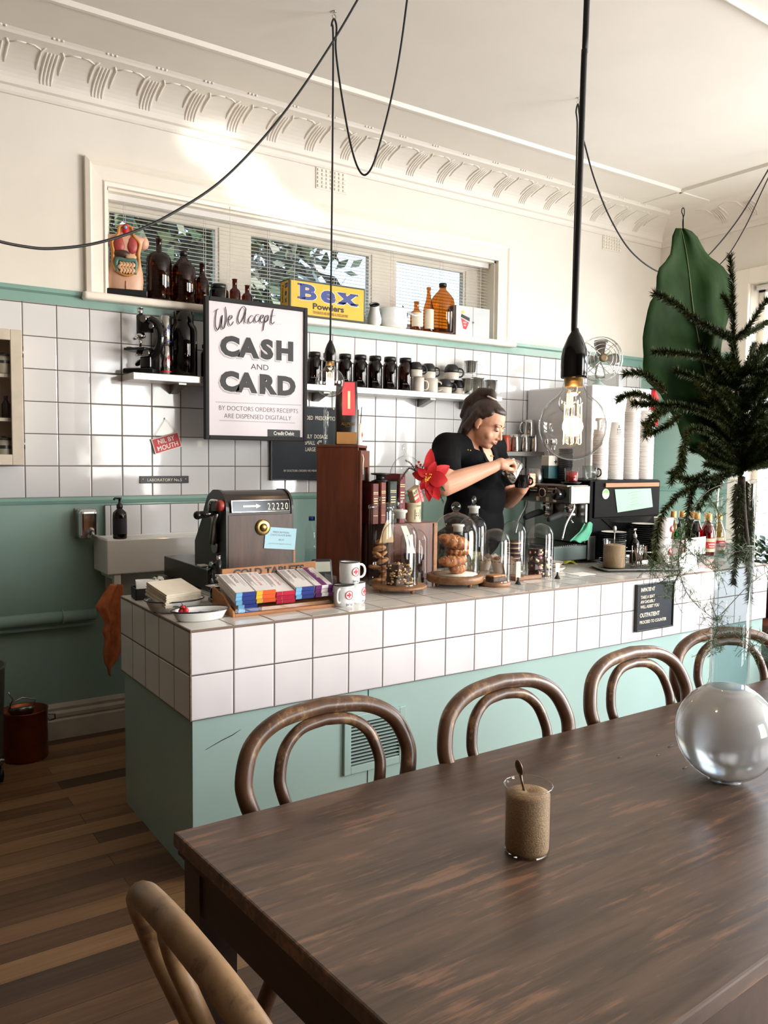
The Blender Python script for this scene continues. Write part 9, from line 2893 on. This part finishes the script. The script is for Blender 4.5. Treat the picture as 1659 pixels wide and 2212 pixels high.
# clothes
c = Blob()
torso(c, 0.010)
sl1, sl2 = rs_.lerp(re_, 0.62), ls_.lerp(le_, 0.62)
c.chain([rs_, sl1], [0.072, 0.082]).chain([ls_, sl2], [0.070, 0.077])
sh_o = c.build('shirt', M['shirt'], per)
# cut the neckline: everything nearer to the neck than the neckline is left to the skin
md = sh_o.modifiers.new('fuse', 'REMESH')
md.mode, md.voxel_size, md.use_smooth_shade = 'VOXEL', 0.006, True
nk = Blob().cone(nb + V((0, 0, 0.12)), nb + V((0, 0, -0.005)) + ft * 0.02, 0.088, 0.088).cone(nb + ft * 0.05, chest + ft * 0.20 + V((0, 0, -0.10)), 0.072, 0.022)
arm_cut = None
nk_o = nk.build('neck_opening', M['shirt'])
dg = bpy.context.evaluated_depsgraph_get()
nr = nk_o.modifiers.new('fuse', 'REMESH')
nr.mode, nr.voxel_size = 'VOXEL', 0.008
bo_ = sh_o.modifiers.new('neckline', 'BOOLEAN')
bo_.operation, bo_.object, bo_.solver = 'DIFFERENCE', nk_o, 'FAST'
sm = sh_o.modifiers.new('relax', 'SMOOTH')
sm.factor, sm.iterations = 0.5, 14
bpy.context.view_layer.update()
dg = bpy.context.evaluated_depsgraph_get()
nm_ = bpy.data.meshes.new_from_object(sh_o.evaluated_get(dg))
sh_o.modifiers.clear()
sh_o.data = nm_
bpy.data.objects.remove(nk_o)
a_ = Blob()
W_ = Matrix((lt, -ft, V((0, 0, 1)))).transposed()
a_.ell(chest + V((0, 0, -0.27)) + ft * 0.055, (0.165, 0.145, 0.17), W_).ell(chest + V((0, 0, -0.42)) + ft * 0.04, (0.185, 0.150, 0.20), W_).ell(pel + ft * 0.025 + V((0, 0, -0.12)), (0.20, 0.152, 0.24), W_)
a_.fuse('apron', M['apron'], per, 0.008, 4)
mb = MB()
for s in (-1, 1):
 q0 = chest + lt * 0.085 * s
 mb.grid([[p + lt * w for w in (-0.016, 0.016)] for p in (q0 + ft * 0.165 + V((0, 0, -0.14)), q0 + ft * 0.125 + V((0, 0, -0.045)), q0 + ft * 0.085 + V((0, 0, 0.035)), q0 + V((0, 0, 0.070)) + ft * 0.02)], True, 0.004)
mb.build('apron_straps', M['apron'], per)
for px, py in ((1010.5, 972), (1016, 973), (1061, 985), (1065.5, 985.5)):
 d_ = ray(px, py)
 MB().ball(at(px, py, 'y', -1.075 if px < 1030 else -1.02), 0.0042, 10, 6).build('brass_stud', M['brass'], per)
tr_ = Blob()
for s in (-1, 1):
 hip = pel + lt * 0.10 * s + V((0, 0, -0.06))
 kn = V((hip.x + 0.01, hip.y - 0.02, 0.46))
 an = V((kn.x + 0.01, kn.y + 0.03, 0.12))
 tr_.chain([hip, kn, an], [0.108, 0.074, 0.055])
tr_.ell(pel, (0.212, 0.158, 0.16), W_)
tr_.fuse('trousers', M['trousers'], per, 0.009, 3)
for s in (-1, 1):
 kn = pel + lt * 0.10 * s
 an = V((kn.x + 0.02, kn.y + 0.01, 0.04))
 Blob().chain([an + V((0, 0.03, -0.015)), an + ft * 0.14 + V((0, 0, -0.02))], [0.044, 0.037]).fuse('shoe', M['black'], per, 0.008, 3)
# the jug and the cup in the hands
o = thing('milk_jug', 'steel milk jug tilted in the right hand of the person pouring', 'jug', jm)
Rj = jax.to_track_quat('Z', 'Y').to_matrix().to_4x4()
r_, h_ = 0.043, 0.114
MB().lathe([(0, -h_ / 2), (r_ * 0.95, -h_ / 2), (r_, -h_ / 2 + 0.005), (r_ * 0.96, 0), (r_ * 0.84, h_ * 0.32), (r_ * 0.90, h_ / 2), (r_ * 0.87, h_ / 2), (r_ * 0.8, h_ * 0.3), (r_ * 0.9, -h_ * 0.4), (0, -h_ * 0.42)], seg=36, M=Rj, cap=False).build('body', M['steel'], o)
hd = Rj.inverted().to_3x3() @ V((-0.75, -0.35, 0.2))
mb = MB()
handle_tube(mb, r_ * 0.95, -h_ * 0.28, h_ * 0.36, 0.026, 0.0042, math.atan2(hd.y, hd.x))
mb.xf(Rj).build('handle', M['steel'], o)
o = thing('coffee_cup', 'black coffee cup held under the tilted milk jug', 'cup', cb_)
hc_ = (ct_ - cb_).length
r_ = 0.044
Rc_ = RY(0.06)
MB().lathe([(0, 0), (r_ * 0.66, 0), (r_ * 0.68, 0.004), (r_ * 0.92, hc_ * 0.5), (r_, hc_)], seg=36, M=Rc_, cap=False).build('outside', M['black_gloss'], o)
MB().lathe([(r_, hc_), (r_ * 0.95, hc_), (r_ * 0.88, hc_ * 0.55), (0, hc_ * 0.5)], seg=36, M=Rc_, cap=False).build('cream_inside', M['jug_cream'], o)
MB().lathe([(r_ * 0.9, hc_ * 0.66), (0, hc_ * 0.66)], seg=28, M=Rc_, cap=False).build('coffee', plain('milky_coffee', (170, 116, 74), 0.3), o)
mb = MB()
handle_tube(mb, r_ * 0.9, hc_ * 0.25, hc_ * 0.8, 0.022, 0.0052, -0.75)
mb.build('handle', M['black_gloss'], o)
